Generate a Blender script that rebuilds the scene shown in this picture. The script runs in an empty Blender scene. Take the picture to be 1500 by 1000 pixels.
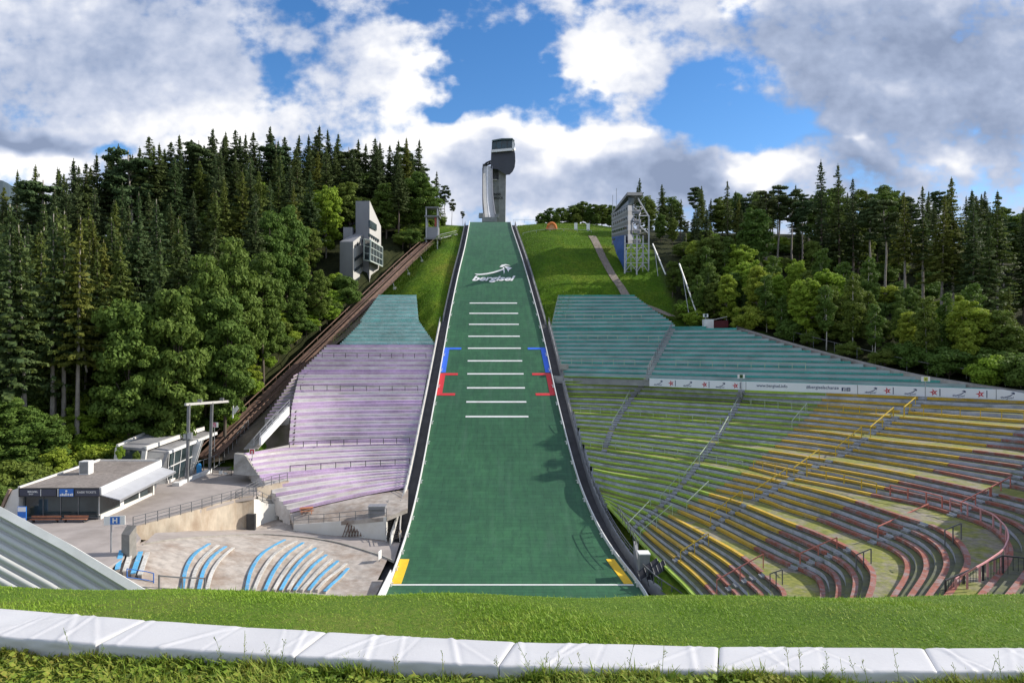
import bpy, bmesh, math, random
import numpy as np
from mathutils import Vector, Matrix, noise as mnoise
random.seed(7); rng = np.random.default_rng(7)
scene = bpy.context.scene
COL = scene.collection
# ------------------------------------------------------------------ camera, sun, sky, exposure
cam_data = bpy.data.cameras.new('camera'); cam = bpy.data.objects.new('camera', cam_data); COL.objects.link(cam)
cam_data.sensor_width = 36; cam_data.lens = 24; cam_data.clip_end = 8000; cam_data.clip_start = 0.1
cam.location = (0, 0, 0); cam.rotation_euler = (math.radians(90), 0, 0)
scene.camera = cam
SUN_EL = math.radians(30.5); SUN_AZ = math.radians(80)          # azimuth measured from the view direction (+Y) towards the right (+X)
sun_dir = Vector((math.sin(SUN_AZ)*math.cos(SUN_EL), math.cos(SUN_AZ)*math.cos(SUN_EL), math.sin(SUN_EL)))
sl = bpy.data.lights.new('sun', 'SUN'); sl.energy = 4.3; sl.angle = math.radians(0.5); sl.color = (1.0, 0.93, 0.82)
so = bpy.data.objects.new('sun', sl); COL.objects.link(so); so.rotation_euler = (-sun_dir).to_track_quat('-Z', 'Y').to_euler()
so.location = (60, 20, 90)
scene.view_settings.view_transform = 'Standard'; scene.view_settings.look = 'None'
scene.view_settings.exposure = 0.38; scene.view_settings.gamma = 1.0; scene.view_settings.use_curve_mapping = False
scene.cycles.max_bounces = 4; scene.cycles.diffuse_bounces = 2; scene.cycles.transparent_max_bounces = 6
scene.cycles.use_denoising = True

def build_world():
    w = bpy.data.worlds.new('World'); scene.world = w; w.use_nodes = True
    nt = w.node_tree; nt.nodes.clear(); N = nt.nodes; L = nt.links
    def math_(op, a, b=None, c=None, clamp=False):
        n = N.new('ShaderNodeMath'); n.operation = op; n.use_clamp = clamp
        for i, v in enumerate((a, b, c)):
            if v is None: continue
            if isinstance(v, (int, float)): n.inputs[i].default_value = v
            else: L.new(v, n.inputs[i])
        return n.outputs[0]
    out = N.new('ShaderNodeOutputWorld')
    sky = N.new('ShaderNodeTexSky'); sky.sky_type = 'NISHITA'; sky.sun_disc = False
    sky.sun_elevation = SUN_EL; sky.sun_rotation = SUN_AZ; sky.altitude = 700; sky.air_density = 1.0; sky.dust_density = 0.3; sky.ozone_density = 2.0
    hs = N.new('ShaderNodeHueSaturation'); hs.inputs['Saturation'].default_value = 1.3; hs.inputs['Value'].default_value = 1.0
    hs.inputs['Hue'].default_value = 0.505
    L.new(sky.outputs[0], hs.inputs['Color'])
    bg1 = N.new('ShaderNodeBackground'); bg1.inputs['Strength'].default_value = 0.138; L.new(hs.outputs[0], bg1.inputs['Color'])
    tc = N.new('ShaderNodeTexCoord'); sp = N.new('ShaderNodeSeparateXYZ'); L.new(tc.outputs['Generated'], sp.inputs[0])
    yy = math_('MAXIMUM', math_('ABSOLUTE', sp.outputs[1]), 0.12)
    u = math_('DIVIDE', sp.outputs[0], yy); v = math_('DIVIDE', sp.outputs[2], yy)
    cb = N.new('ShaderNodeCombineXYZ'); L.new(u, cb.inputs[0]); L.new(v, cb.inputs[1])
    def noise_(scale, detail=8, rough=.6, off=(0, 0, 0), sx=1, sy=1, dist=0.0):
        mp = N.new('ShaderNodeMapping'); mp.inputs['Location'].default_value = off; mp.inputs['Scale'].default_value = (sx, sy, 1)
        L.new(cb.outputs[0], mp.inputs[0])
        n = N.new('ShaderNodeTexNoise'); n.inputs['Scale'].default_value = scale; n.inputs['Detail'].default_value = detail
        n.inputs['Roughness'].default_value = rough; n.inputs['Distortion'].default_value = dist
        L.new(mp.outputs[0], n.inputs['Vector']); return n.outputs['Fac']
    n1 = noise_(5.5, 4, .58, (3.1, 1.7, .5), 1, 1.5); n2 = noise_(5.5, 3, .58, (7.7, 4.2, 2.5), 1, 1.5); n3 = noise_(9, 7, .62, (1.3, 8.8, 4.5), 1, 1.25)
    n4 = noise_(26, 2, .65, (5.3, 2.8, 1.5), 1, 1.2)
    uw = math_('ADD', u, math_('MULTIPLY', math_('SUBTRACT', n1, .5), .26)); vw = math_('ADD', v, math_('MULTIPLY', math_('SUBTRACT', n2, .5), .17))
    def blobs(lst):
        tot = None
        for (px, py, sx, sy, amp) in lst:
            a = math_('DIVIDE', math_('SUBTRACT', uw, (px-750)/1000), sx/1000); b = math_('DIVIDE', math_('SUBTRACT', vw, (500-py)/1000), sy/1000)
            d = math_('ADD', math_('MULTIPLY', a, a), math_('MULTIPLY', b, b))
            g = math_('MULTIPLY', math_('EXPONENT', math_('MULTIPLY', d, -1)), amp)
            tot = g if tot is None else math_('ADD', tot, g)
        return tot
    # openings between the clouds (negative) and extra cloud (positive)
    dens = blobs([(715, 90, 95, 95, -1.0), (775, 135, 60, 65, -.85), (1010, 160, 95, 55, -1.0), (1120, 200, 90, 26, -.7), (870, 12, 45, 26, -.6),
                  (135, 214, 65, 15, -1.0), (375, 68, 36, 40, -.5), (400, 120, 36, 30, -.5), (640, 165, 55, 22, -.8), (470, 15, 70, 26, -.4), (880, 120, 28, 60, -.5),
                  (600, 20, 60, 22, -.45),
                  (590, 75, 75, 55, .45), (640, 140, 50, 18, .25), (860, 65, 70, 60, .85), (925, 125, 60, 50, .8), (690, 30, 40, 16, .35), (700, 235, 170, 55, .9), (830, 230, 70, 55, .9), (970, 270, 95, 60, .9),
                  (1120, 245, 70, 26, .7), (1300, 110, 230, 120, .5), (200, 90, 240, 110, .4), (45, 210, 80, 28, .9)])
    dn = math_('ADD', math_('ADD', math_('MULTIPLY', math_('SUBTRACT', n3, .5), 2.3), math_('MULTIPLY', math_('SUBTRACT', n4, .5), .8)), math_('ADD', dens, .47))
    mr = N.new('ShaderNodeMapRange'); mr.interpolation_type = 'SMOOTHSTEP'; mr.inputs['From Min'].default_value = 0.0; mr.inputs['From Max'].default_value = 0.66
    L.new(dn, mr.inputs['Value']); mask = mr.outputs[0]
    # how bright the cloud is: thick undersides slate, sunlit heads white
    bri = blobs([(600, 80, 70, 50, .4), (640, 205, 75, 40, .65), (745, 190, 60, 22, .5), (560, 170, 90, 50, .3), (815, 210, 52, 38, .7), (905, 202, 70, 14, .5), (1120, 245, 75, 26, .75), (890, 90, 80, 80, .5), (1080, 120, 60, 26, .4),
                 (1095, 8, 30, 22, .6), (40, 245, 70, 22, .8), (320, 180, 120, 40, .3), (1270, 118, 40, 16, .25), (1420, 235, 60, 16, .4), (1270, 205, 16, 9, .5), (640, 290, 60, 30, .25), (790, 325, 50, 20, .3),
                 (30, 205, 75, 20, -.75), (985, 265, 80, 45, -.55), (690, 275, 60, 30, -.22), (860, 270, 60, 30, -.30), (1100, 290, 60, 20, -.4), (1290, 250, 60, 32, -.45), (1330, 120, 280, 110, -.46), (1380, 40, 200, 50, -.12),
                 (120, 70, 220, 75, -.24), (1470, 220, 50, 50, -.3), (1180, 205, 45, 10, -.4), (880, 300, 60, 20, -.1)])
    bb = math_('ADD', math_('ADD', math_('MULTIPLY', math_('SUBTRACT', n3, .5), 1.05), math_('MULTIPLY', math_('SUBTRACT', n2, .5), .7)), math_('ADD', math_('ADD', bri, math_('MULTIPLY', math_('SUBTRACT', n4, .5), .5)), .60), clamp=False)
    cr = N.new('ShaderNodeValToRGB'); L.new(bb, cr.inputs[0])
    e = cr.color_ramp.elements; e[0].position = 0.02; e[0].color = (.25, .31, .45, 1); e[1].position = 1.0; e[1].color = (.97, .965, .97, 1)
    m = e.new(.33); m.color = (.37, .44, .60, 1); m = e.new(.62); m.color = (.57, .62, .75, 1)
    bg2 = N.new('ShaderNodeBackground'); bg2.inputs['Strength'].default_value = 0.86; L.new(cr.outputs[0], bg2.inputs['Color'])
    mx = N.new('ShaderNodeMixShader'); L.new(mask, mx.inputs[0]); L.new(bg1.outputs[0], mx.inputs[1]); L.new(bg2.outputs[0], mx.inputs[2])
    L.new(mx.outputs[0], out.inputs['Surface'])
build_world()
scene.world.cycles.sampling_method = 'NONE'

# ------------------------------------------------------------------ helpers
def P(px, py, Y): return np.array(((px-750)/1000*Y, Y, (500-py)/1000*Y))       # a sight line of the survey photograph and a distance
def PZ(px, py, z): return P(px, py, 1000*z/(500-py))
def proj(p): return (750+1000*p[..., 0]/p[..., 1], 500-1000*p[..., 2]/p[..., 1])
class MB:
    def __init__(s): s.v = []; s.f = []; s.m = []
    def face(s, pts, mi=0):
        b = len(s.v); s.v += [tuple(map(float, p)) for p in pts]; s.f.append(tuple(range(b, b+len(pts)))); s.m.append(mi)
    def hexa(s, p, mi=0):                       # 8 corners: bottom 4 ccw, top 4 ccw
        b = len(s.v); s.v += [tuple(map(float, q)) for q in p]
        for q in ((3, 2, 1, 0), (4, 5, 6, 7), (0, 1, 5, 4), (1, 2, 6, 5), (2, 3, 7, 6), (3, 0, 4, 7)):
            s.f.append(tuple(b+i for i in q)); s.m.append(mi)
    def box(s, c, size, rz=0, mi=0):            # centre of the base, size
        cx, cy, cz = c; a, b, h = size[0]/2, size[1]/2, size[2]; ca, sa = math.cos(rz), math.sin(rz)
        q = [(cx+x*ca-y*sa, cy+x*sa+y*ca) for x, y in ((-a, -b), (a, -b), (a, b), (-a, b))]
        s.hexa([(x, y, cz) for x, y in q]+[(x, y, cz+h) for x, y in q], mi)
    def bar(s, a, b, w, h=None, mi=0):          # rectangular bar from a to b
        a = Vector(a); b = Vector(b); h = h or w; d = (b-a)
        if d.length < 1e-6: return
        d.normalize(); up = Vector((0, 0, 1)) if abs(d.z) < .95 else Vector((0, 1, 0))
        sx = d.cross(up).normalized()*w/2; uz = sx.cross(d).normalized()*h/2
        s.hexa([a-sx-uz, b-sx-uz, b+sx-uz, a+sx-uz, a-sx+uz, b-sx+uz, b+sx+uz, a+sx+uz], mi)
    def tube(s, pts, r, n=8, mi=0, r2=None):
        pts = [Vector(p) for p in pts]; b = len(s.v); K = len(pts)
        for i, p in enumerate(pts):
            d = (pts[min(i+1, K-1)]-pts[max(i-1, 0)]).normalized(); up = Vector((0, 0, 1)) if abs(d.z) < .95 else Vector((1, 0, 0))
            x = d.cross(up).normalized(); y = x.cross(d).normalized(); rr = r if r2 is None else r+(r2-r)*i/(K-1)
            for k in range(n):
                a = 2*math.pi*k/n; s.v.append(tuple(p+x*rr*math.cos(a)+y*rr*math.sin(a)))
        for i in range(K-1):
            for k in range(n):
                s.f.append((b+i*n+k, b+i*n+(k+1) % n, b+(i+1)*n+(k+1) % n, b+(i+1)*n+k)); s.m.append(mi)
        s.f.append(tuple(b+k for k in range(n))[::-1]); s.m.append(mi); s.f.append(tuple(b+(K-1)*n+k for k in range(n))); s.m.append(mi)
    def strip(s, A, B, mi=0):                   # quad strip between two equally long point lists
        b = len(s.v); n = len(A)
        for p, q in zip(A, B): s.v.append(tuple(map(float, p))); s.v.append(tuple(map(float, q)))
        for i in range(n-1): s.f.append((b+2*i, b+2*i+2, b+2*i+3, b+2*i+1)); s.m.append(mi)
    def prism(s, poly, off, mi=0):              # planar polygon thickened by an offset vector
        o = Vector(off); p = [Vector(q) for q in poly]; n = len(p)
        s.face(p, mi); s.face([q+o for q in p][::-1], mi)
        for i in range(n): s.face([p[i], p[i]+o, p[(i+1) % n]+o, p[(i+1) % n]], mi)
    def sweep(s, rows, mi=0, caps=True):         # rows: list of cross-sections (closed loops, same count)
        b = len(s.v); n = len(rows[0])
        for r in rows: s.v += [tuple(map(float, p)) for p in r]
        for i in range(len(rows)-1):
            for k in range(n): s.f.append((b+i*n+k, b+i*n+(k+1) % n, b+(i+1)*n+(k+1) % n, b+(i+1)*n+k)); s.m.append(mi)
        if caps:
            s.f.append(tuple(b+k for k in range(n))[::-1]); s.m.append(mi); s.f.append(tuple(b+(len(rows)-1)*n+k for k in range(n))); s.m.append(mi)
    def build(s, name, mats, parent=None, smooth=False, fix=True):
        me = bpy.data.meshes.new(name); me.from_pydata(s.v, [], s.f)
        mats = mats if isinstance(mats, (list, tuple)) else [mats]
        for m in mats: me.materials.append(m)
        if len(mats) > 1: me.polygons.foreach_set('material_index', s.m)
        if smooth: me.polygons.foreach_set('use_smooth', [True]*len(s.f))
        if fix:
            bm = bmesh.new(); bm.from_mesh(me); bmesh.ops.recalc_face_normals(bm, faces=bm.faces); bm.to_mesh(me); bm.free()
        o = bpy.data.objects.new(name, me); COL.objects.link(o)
        if parent is not None:
            o.parent = parent; o.matrix_parent_inverse = Matrix.Translation(-parent.location)
        return o
def tag(o, label=None, cat=None, group=None, kind=None):
    if label: o['label'] = label
    if cat: o['category'] = cat
    if group: o['group'] = group
    if kind: o['kind'] = kind
    return o
def thing(name, loc, label, cat, group=None):
    o = bpy.data.objects.new(name, None); o.empty_display_size = .3; COL.objects.link(o); o.location = tuple(map(float, loc)); return tag(o, label, cat, group)
def mesh_np(name, V, Fq, mat, parent=None, smooth=False):
    """V (n,3), Fq (m,k) all faces with k corners"""
    me = bpy.data.meshes.new(name); V = np.asarray(V, dtype=np.float32); Fq = np.asarray(Fq, dtype=np.int32); k = Fq.shape[1]
    me.vertices.add(len(V)); me.vertices.foreach_set('co', V.ravel()); me.loops.add(Fq.size); me.loops.foreach_set('vertex_index', Fq.ravel())
    me.polygons.add(len(Fq)); me.polygons.foreach_set('loop_start', np.arange(0, Fq.size, k, dtype=np.int32))
    if smooth: me.polygons.foreach_set('use_smooth', np.ones(len(Fq), dtype=bool))
    me.materials.append(mat); me.update(calc_edges=True); me.validate()
    if name.startswith('_'): return me
    o = bpy.data.objects.new(name, me); COL.objects.link(o)
    if parent is not None: o.parent = parent; o.matrix_parent_inverse = Matrix.Translation(-parent.location)
    return o
def resample(pts, n):
    pts = np.asarray(pts, float); d = np.r_[0, np.cumsum(np.linalg.norm(np.diff(pts[:, :2], axis=0), axis=1))]
    # smooth cubic through the points (Catmull-Rom), then even spacing
    m = len(pts)
    if m > 2:
        dense = []
        for i in range(m-1):
            p0 = pts[max(i-1, 0)]; p1 = pts[i]; p2 = pts[i+1]; p3 = pts[min(i+2, m-1)]
            for t in np.linspace(0, 1, 12, endpoint=False):
                dense.append(.5*((2*p1)+(-p0+p2)*t+(2*p0-5*p1+4*p2-p3)*t*t+(-p0+3*p1-3*p2+p3)*t**3))
        dense.append(pts[-1]); pts = np.array(dense); d = np.r_[0, np.cumsum(np.linalg.norm(np.diff(pts[:, :2], axis=0), axis=1))]
    t = np.linspace(0, d[-1], n)
    return np.stack([np.interp(t, d, pts[:, k]) for k in range(3)], 1)

# ------------------------------------------------------------------ materials
def new_mat(name):
    m = bpy.data.materials.new(name); m.use_nodes = True; nt = m.node_tree; b = nt.nodes['Principled BSDF']; return m, nt, b
def coord(nt, kind='Object', scale=(1, 1, 1)):
    tc = nt.nodes.new('ShaderNodeTexCoord')
    mp = nt.nodes.new('ShaderNodeMapping'); mp.inputs['Scale'].default_value = scale; nt.links.new(tc.outputs[kind], mp.inputs[0]); return mp.outputs[0]
def tnoise(nt, vec, scale, detail=5, rough=.6):
    n = nt.nodes.new('ShaderNodeTexNoise'); n.inputs['Scale'].default_value = scale; n.inputs['Detail'].default_value = detail; n.inputs['Roughness'].default_value = rough
    nt.links.new(vec, n.inputs['Vector']); return n.outputs['Fac']
def ramp(nt, fac, stops):
    r = nt.nodes.new('ShaderNodeValToRGB'); e = r.color_ramp.elements
    e[0].position, e[0].color = stops[0][0], (*stops[0][1], 1); e[1].position, e[1].color = stops[-1][0], (*stops[-1][1], 1)
    for p, c in stops[1:-1]: q = e.new(p); q.color = (*c, 1)
    nt.links.new(fac, r.inputs[0]); return r.outputs[0]
def mixc(nt, fac, a, b, mode='MIX'):
    n = nt.nodes.new('ShaderNodeMix'); n.data_type = 'RGBA'; n.blend_type = mode
    for i, v in ((0, fac), (6, a), (7, b)):
        if isinstance(v, (int, float)): n.inputs[i].default_value = v
        elif isinstance(v, tuple): n.inputs[i].default_value = (*v, 1)
        else: nt.links.new(v, n.inputs[i])
    return n.outputs[2]
def bump(nt, b, h, strength, dist=.05):
    n = nt.nodes.new('ShaderNodeBump'); n.inputs['Strength'].default_value = strength; n.inputs['Distance'].default_value = dist
    nt.links.new(h, n.inputs['Height']); nt.links.new(n.outputs[0], b.inputs['Normal'])
def M(name, c, var=.25, scale=1.5, rough=.8, metal=0, dirt=None, dirt_amt=.5, dscale=.5, bmp=0, stretch=(1, 1, 1), spec=None):
    m, nt, b = new_mat(name); v = coord(nt, 'Object', stretch); n1 = tnoise(nt, v, scale, 7, .65)
    lo = tuple(x*(1-var) for x in c); hi = tuple(min(1, x*(1+var)) for x in c)
    col = ramp(nt, n1, [(.28, lo), (.72, hi)])
    if dirt is not None:
        n2 = tnoise(nt, v, dscale, 8, .7); f = ramp(nt, n2, [(.45, (0, 0, 0)), (.68, (dirt_amt,)*3)]); col = mixc(nt, f, col, dirt)
    nt.links.new(col, b.inputs['Base Color']); b.inputs['Roughness'].default_value = rough; b.inputs['Metallic'].default_value = metal
    if spec is not None: b.inputs['Specular IOR Level'].default_value = spec
    if bmp: bump(nt, b, n1, bmp)
    return m
CONC = M('concrete', (.36, .34, .31), .22, 1.2, .9, dirt=(.14, .12, .09), dirt_amt=.6, dscale=.45, bmp=.2)
CONC_WARM = M('warm_concrete', (.50, .43, .34), .25, .8, .9, dirt=(.26, .15, .08), dirt_amt=.6, dscale=.35, stretch=(1, 1, .45))
CONC_GREY = M('grey_concrete', (.30, .305, .31), .2, .7, .9, dirt=(.16, .16, .17), dirt_amt=.5, dscale=.25)
PAVE = M('paving', (.36, .32, .30), .16, .5, .9, dirt=(.22, .19, .17), dirt_amt=.6, dscale=.12)
APRON = M('dusty_concrete', (.40, .36, .325), .32, 1.1, .95, dirt=(.22, .15, .105), dirt_amt=.8, dscale=.22, bmp=.3)
WHITE = M('white_paint', (.78, .78, .77), .07, 2, .55, dirt=(.5, .48, .45), dirt_amt=.4, dscale=.6)
WHITE_WALL = M('white_render', (.74, .72, .68), .06, 1, .8, dirt=(.52, .48, .42), dirt_amt=.5, dscale=.5)
GREYPANEL = M('grey_cladding', (.27, .272, .295), .1, .3, .5, dirt=(.22, .22, .24), dirt_amt=.4, dscale=.2)
LIGHTPANEL = M('light_cladding', (.50, .49, .47), .08, .4, .6, dirt=(.42, .40, .37), dirt_amt=.4, dscale=.2)
DARK = M('dark_metal', (.05, .052, .056), .3, 2, .5)
STEEL = M('galvanised_steel', (.42, .43, .45), .18, 2, .45, metal=.6)
GREYSTEEL = M('grey_steel', (.20, .205, .215), .2, 2, .5, metal=.4)
RUST = M('rusty_brown_steel', (.19, .115, .085), .4, .6, .8, dirt=(.11, .07, .05), dirt_amt=.7, dscale=.5)
DARKGAP = M('dark_gutter', (.06, .06, .066), .35, .8, .8)
RED = M('red_paint', (.60, .03, .04), .12, 1.5, .6); BLUE = M('blue_paint', (.03, .14, .70), .1, 1.5, .6); YELLOW = M('yellow_mat', (.80, .50, .02), .14, .8, .7)
SIGNBLUE = M('sign_blue', (.03, .16, .55), .08, 2, .5); SIGNWHITE = M('sign_white', (.82, .82, .80), .05, 2, .5); BLACK = M('black_print', (.02, .02, .022), .2, 2, .6)
DARKBLUE = M('dark_blue_print', (.03, .05, .13), .2, 2, .6); PRINTRED = M('red_print', (.55, .03, .05), .15, 2, .6); ORANGE = M('orange_vinyl', (.75, .22, .05), .15, 1, .6)
ROOFGREY = M('grey_roofing', (.26, .26, .27), .22, .35, .85, dirt=(.13, .13, .13), dirt_amt=.6, dscale=.3)
GRAVEL = M('gravel_roofing', (.25, .22, .20), .35, 3.0, .95, dirt=(.12, .10, .09), dirt_amt=.5, dscale=.4, bmp=.3)
WOOD = M('bench_wood', (.42, .17, .09), .3, 3, .7); TARNBLUE = M('blue_cladding', (.035, .10, .32), .35, .5, .6)
CANVAS = M('grey_awning', (.42, .43, .46), .1, .7, .7)
BARK = M('bark', (.12, .095, .075), .4, 4, .95, bmp=.4, stretch=(1, 1, .3)); BARK_PALE = M('pale_bark', (.30, .265, .23), .35, 4, .95, bmp=.3, stretch=(1, 1, .4))
def glass_mat(name, c, rough=.08):
    m, nt, b = new_mat(name); v = coord(nt); n = tnoise(nt, v, .35, 3); nt.links.new(ramp(nt, n, [(.35, tuple(x*.6 for x in c)), (.65, tuple(x*1.5 for x in c))]), b.inputs['Base Color'])
    b.inputs['Roughness'].default_value = rough; b.inputs['Specular IOR Level'].default_value = .6; return m
GLASS = glass_mat('dark_glazing', (.035, .05, .055)); GLASS_TEAL = glass_mat('teal_glazing', (.012, .05, .07), .12)
def bench_paint(name, c, worn=(.42, .42, .43), amt=.55, lo=.50, hi=.66, dk=.4):
    m, nt, b = new_mat(name); v = coord(nt, 'Object', (1, 1, 1)); n1 = tnoise(nt, v, 1.1, 7, .7); n2 = tnoise(nt, v, .22, 4, .6); n3 = tnoise(nt, v, 5, 4, .6)
    col = ramp(nt, n2, [(.3, tuple(x*.72 for x in c)), (.7, tuple(min(1, x*1.25) for x in c))])
    f = ramp(nt, n1, [(lo, (0, 0, 0)), (hi, (amt,)*3)]); col = mixc(nt, f, col, worn)
    col = mixc(nt, ramp(nt, n3, [(.35, (dk,)*3), (.55, (0, 0, 0))]), col, (.10, .09, .07))
    nt.links.new(col, b.inputs['Base Color']); b.inputs['Roughness'].default_value = .8; return m
B_GREEN = bench_paint('bench_green', (.32, .47, .05), amt=.25, dk=.25); B_YELLOW = bench_paint('bench_yellow', (.58, .37, .03), amt=.28, dk=.25); B_RED = bench_paint('bench_red', (.33, .105, .07), (.30, .29, .30), amt=.65, lo=.46, hi=.62)
B_TEAL = bench_paint('bench_teal', (.055, .33, .28), (.25, .32, .31), .35); B_PURPLE = bench_paint('bench_purple', (.53, .39, .58), (.62, .55, .64), .4, .50, .70, .2); B_AQUA = bench_paint('bench_aqua', (.27, .58, .54), (.50, .58, .55), .6, .45, .65)
B_BLUE = bench_paint('bench_blue', (.10, .42, .72), (.50, .47, .43), .6, .52, .7); B_WHITE = bench_paint('bench_white', (.62, .60, .56), (.42, .37, .31), .6, .5, .7)
def tread_mat():
    m, nt, b = new_mat('mossy_tread'); v = coord(nt); n1 = tnoise(nt, v, .35, 8, .7); n2 = tnoise(nt, v, 2.5, 6, .6)
    col = ramp(nt, n2, [(.3, (.17, .15, .12)), (.7, (.30, .27, .22))])
    moss = ramp(nt, n2, [(.3, (.11, .14, .015)), (.7, (.27, .27, .04))])
    col = mixc(nt, ramp(nt, n1, [(.40, (0, 0, 0)), (.54, (.9,)*3)]), col, moss); nt.links.new(col, b.inputs['Base Color']); b.inputs['Roughness'].default_value = .95; return m
TREAD = tread_mat()
TREAD_SHADE = M('shade_painted_tread', (.10, .105, .075), .4, 1.5, .95, dirt=(.16, .18, .03), dirt_amt=.7, dscale=.5)  # dark base paints the shade between the bench rows; greenish patches are moss
RISER = M('grey_bench_slab', (.47, .49, .55), .2, .8, .9, dirt=(.13, .14, .13), dirt_amt=.6, dscale=.5)
RISER_L = M('pale_bench_slab', (.64, .62, .62), .14, .8, .9, dirt=(.36, .32, .28), dirt_amt=.6, dscale=.3)
TREAD_L = M('pale_tread', (.60, .57, .55), .2, 1.0, .95, dirt=(.30, .25, .17), dirt_amt=.7, dscale=.25)
RISER_T = M('teal_grey_slab', (.36, .44, .43), .2, .8, .9, dirt=(.16, .19, .17), dirt_amt=.6, dscale=.4)
RISER_A = M('pale_turquoise_slab', (.44, .57, .55), .2, .8, .9, dirt=(.24, .30, .27), dirt_amt=.6, dscale=.3)
def grass_mat(name, cols, scale=.25, fine=9, bmp=.6):
    m, nt, b = new_mat(name); v = coord(nt); n1 = tnoise(nt, v, scale, 7, .65); n2 = tnoise(nt, v, fine, 5, .7)
    f = nt.nodes.new('ShaderNodeMath'); f.operation = 'MULTIPLY_ADD'; nt.links.new(n2, f.inputs[0]); f.inputs[1].default_value = .5
    g = nt.nodes.new('ShaderNodeMath'); g.operation = 'MULTIPLY'; nt.links.new(n1, g.inputs[0]); g.inputs[1].default_value = .5; nt.links.new(g.outputs[0], f.inputs[2])
    nt.links.new(ramp(nt, f.outputs[0], cols), b.inputs['Base Color']); b.inputs['Roughness'].default_value = .9; b.inputs['Specular IOR Level'].default_value = .2
    bump(nt, b, n2, bmp, .15); return m
GRASS = grass_mat('hillside_grass', [(.36, (.045, .095, .006)), (.5, (.085, .165, .010)), (.62, (.16, .20, .02))], .12, 2.2, .8)
LAWN = grass_mat('lawn_soil_and_grass', [(.36, (0.047, 0.101, 0.008)), (.5, (0.101, 0.182, 0.016)), (.66, (0.176, 0.203, 0.041))], .5, 14)
FLOOR = M('forest_floor', (.035, .032, .018), .5, .8, 1, dirt=(.03, .05, .01), dirt_amt=.8, dscale=.2)
def hill_mat():
    m, nt, b = new_mat('green_plastic_mats'); v = coord(nt, 'Object', (1, 1, 1))
    n1 = tnoise(nt, coord(nt, 'Object', (1, .22, .22)), 1.6, 6, .65); n2 = tnoise(nt, v, .10, 4, .6); n3 = tnoise(nt, coord(nt, 'Object', (.12, 1, 1)), 3.0, 4, .6)
    col = ramp(nt, n2, [(.3, (.029, .112, .055)), (.7, (.043, .155, .068))])
    col = mixc(nt, ramp(nt, n1, [(.40, (.55,)*3), (.60, (0, 0, 0))]), col, (.022, .078, .045))
    col = mixc(nt, ramp(nt, n3, [(.52, (0, 0, 0)), (.72, (.45,)*3)]), col, (.055, .16, .082))
    br = nt.nodes.new('ShaderNodeTexBrick'); nt.links.new(coord(nt, 'Object', (1, 1, 1)), br.inputs['Vector']); br.inputs['Scale'].default_value = 1.0; br.inputs['Brick Width'].default_value = 2.2; br.inputs['Row Height'].default_value = .85
    br.inputs['Mortar Size'].default_value = .05; br.inputs['Mortar Smooth'].default_value = .6; br.inputs['Color1'].default_value = (1, 1, 1, 1); br.inputs['Color2'].default_value = (.82, .86, .84, 1); br.inputs['Mortar'].default_value = (.62, .66, .66, 1)
    col = mixc(nt, .95, col, br.outputs['Color'], 'MULTIPLY')
    n5 = tnoise(nt, coord(nt, 'Object', (1, .10, .10)), .9, 5, .6); col = mixc(nt, ramp(nt, n5, [(.55, (0, 0, 0)), (.75, (.35,)*3)]), col, (.075, .155, .105))
    nt.links.new(col, b.inputs['Base Color']); b.inputs['Roughness'].default_value = .62; b.inputs['Specular IOR Level'].default_value = .35
    bump(nt, b, n3, .35, .06); return m
HILLMAT = hill_mat()
def leaf_mat(name, cols, trans=.25, hue=.03):
    m, nt, b = new_mat(name); oi = nt.nodes.new('ShaderNodeObjectInfo'); v = coord(nt); n = tnoise(nt, v, .9, 5, .75)
    f = nt.nodes.new('ShaderNodeMath'); f.operation = 'MULTIPLY_ADD'; nt.links.new(oi.outputs['Random'], f.inputs[0]); f.inputs[1].default_value = .55
    g = nt.nodes.new('ShaderNodeMath'); g.operation = 'MULTIPLY'; nt.links.new(n, g.inputs[0]); g.inputs[1].default_value = .6; nt.links.new(g.outputs[0], f.inputs[2])
    col = ramp(nt, f.outputs[0], cols); nt.links.new(col, b.inputs['Base Color']); b.inputs['Roughness'].default_value = .7; b.inputs['Specular IOR Level'].default_value = .25
    tr = nt.nodes.new('ShaderNodeBsdfTranslucent'); nt.links.new(col, tr.inputs['Color']); mx = nt.nodes.new('ShaderNodeMixShader'); mx.inputs[0].default_value = trans
    nt.links.new(b.outputs[0], mx.inputs[1]); nt.links.new(tr.outputs[0], mx.inputs[2]); nt.links.new(mx.outputs[0], nt.nodes['Material Output'].inputs['Surface']); return m
L_SPRUCE = leaf_mat('spruce_needles', [(.1, (0.081, 0.133, 0.034)), (.4, (0.069, 0.112, 0.041)), (.65, (0.127, 0.169, 0.034)), (.95, (0.185, 0.189, 0.034))], .28)
L_DARK = leaf_mat('dark_spruce_needles', [(.1, (0.062, 0.103, 0.039)), (.5, (0.079, 0.112, 0.042)), (.95, (0.101, 0.136, 0.035))], .28)
L_PINE = leaf_mat('pine_needles', [(.1, (0.057, 0.106, 0.041)), (.5, (0.076, 0.123, 0.043)), (.95, (0.114, 0.132, 0.041))], .28)
L_LEAF = leaf_mat('broad_leaves', [(.1, (0.078, 0.159, 0.026)), (.5, (0.116, 0.189, 0.033)), (.95, (0.163, 0.204, 0.033))], .32)
L_BRIGHT = leaf_mat('bright_leaves', [(.1, (0.193, 0.333, 0.034)), (.5, (0.265, 0.390, 0.041)), (.95, (0.324, 0.369, 0.049))], .38)
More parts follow.
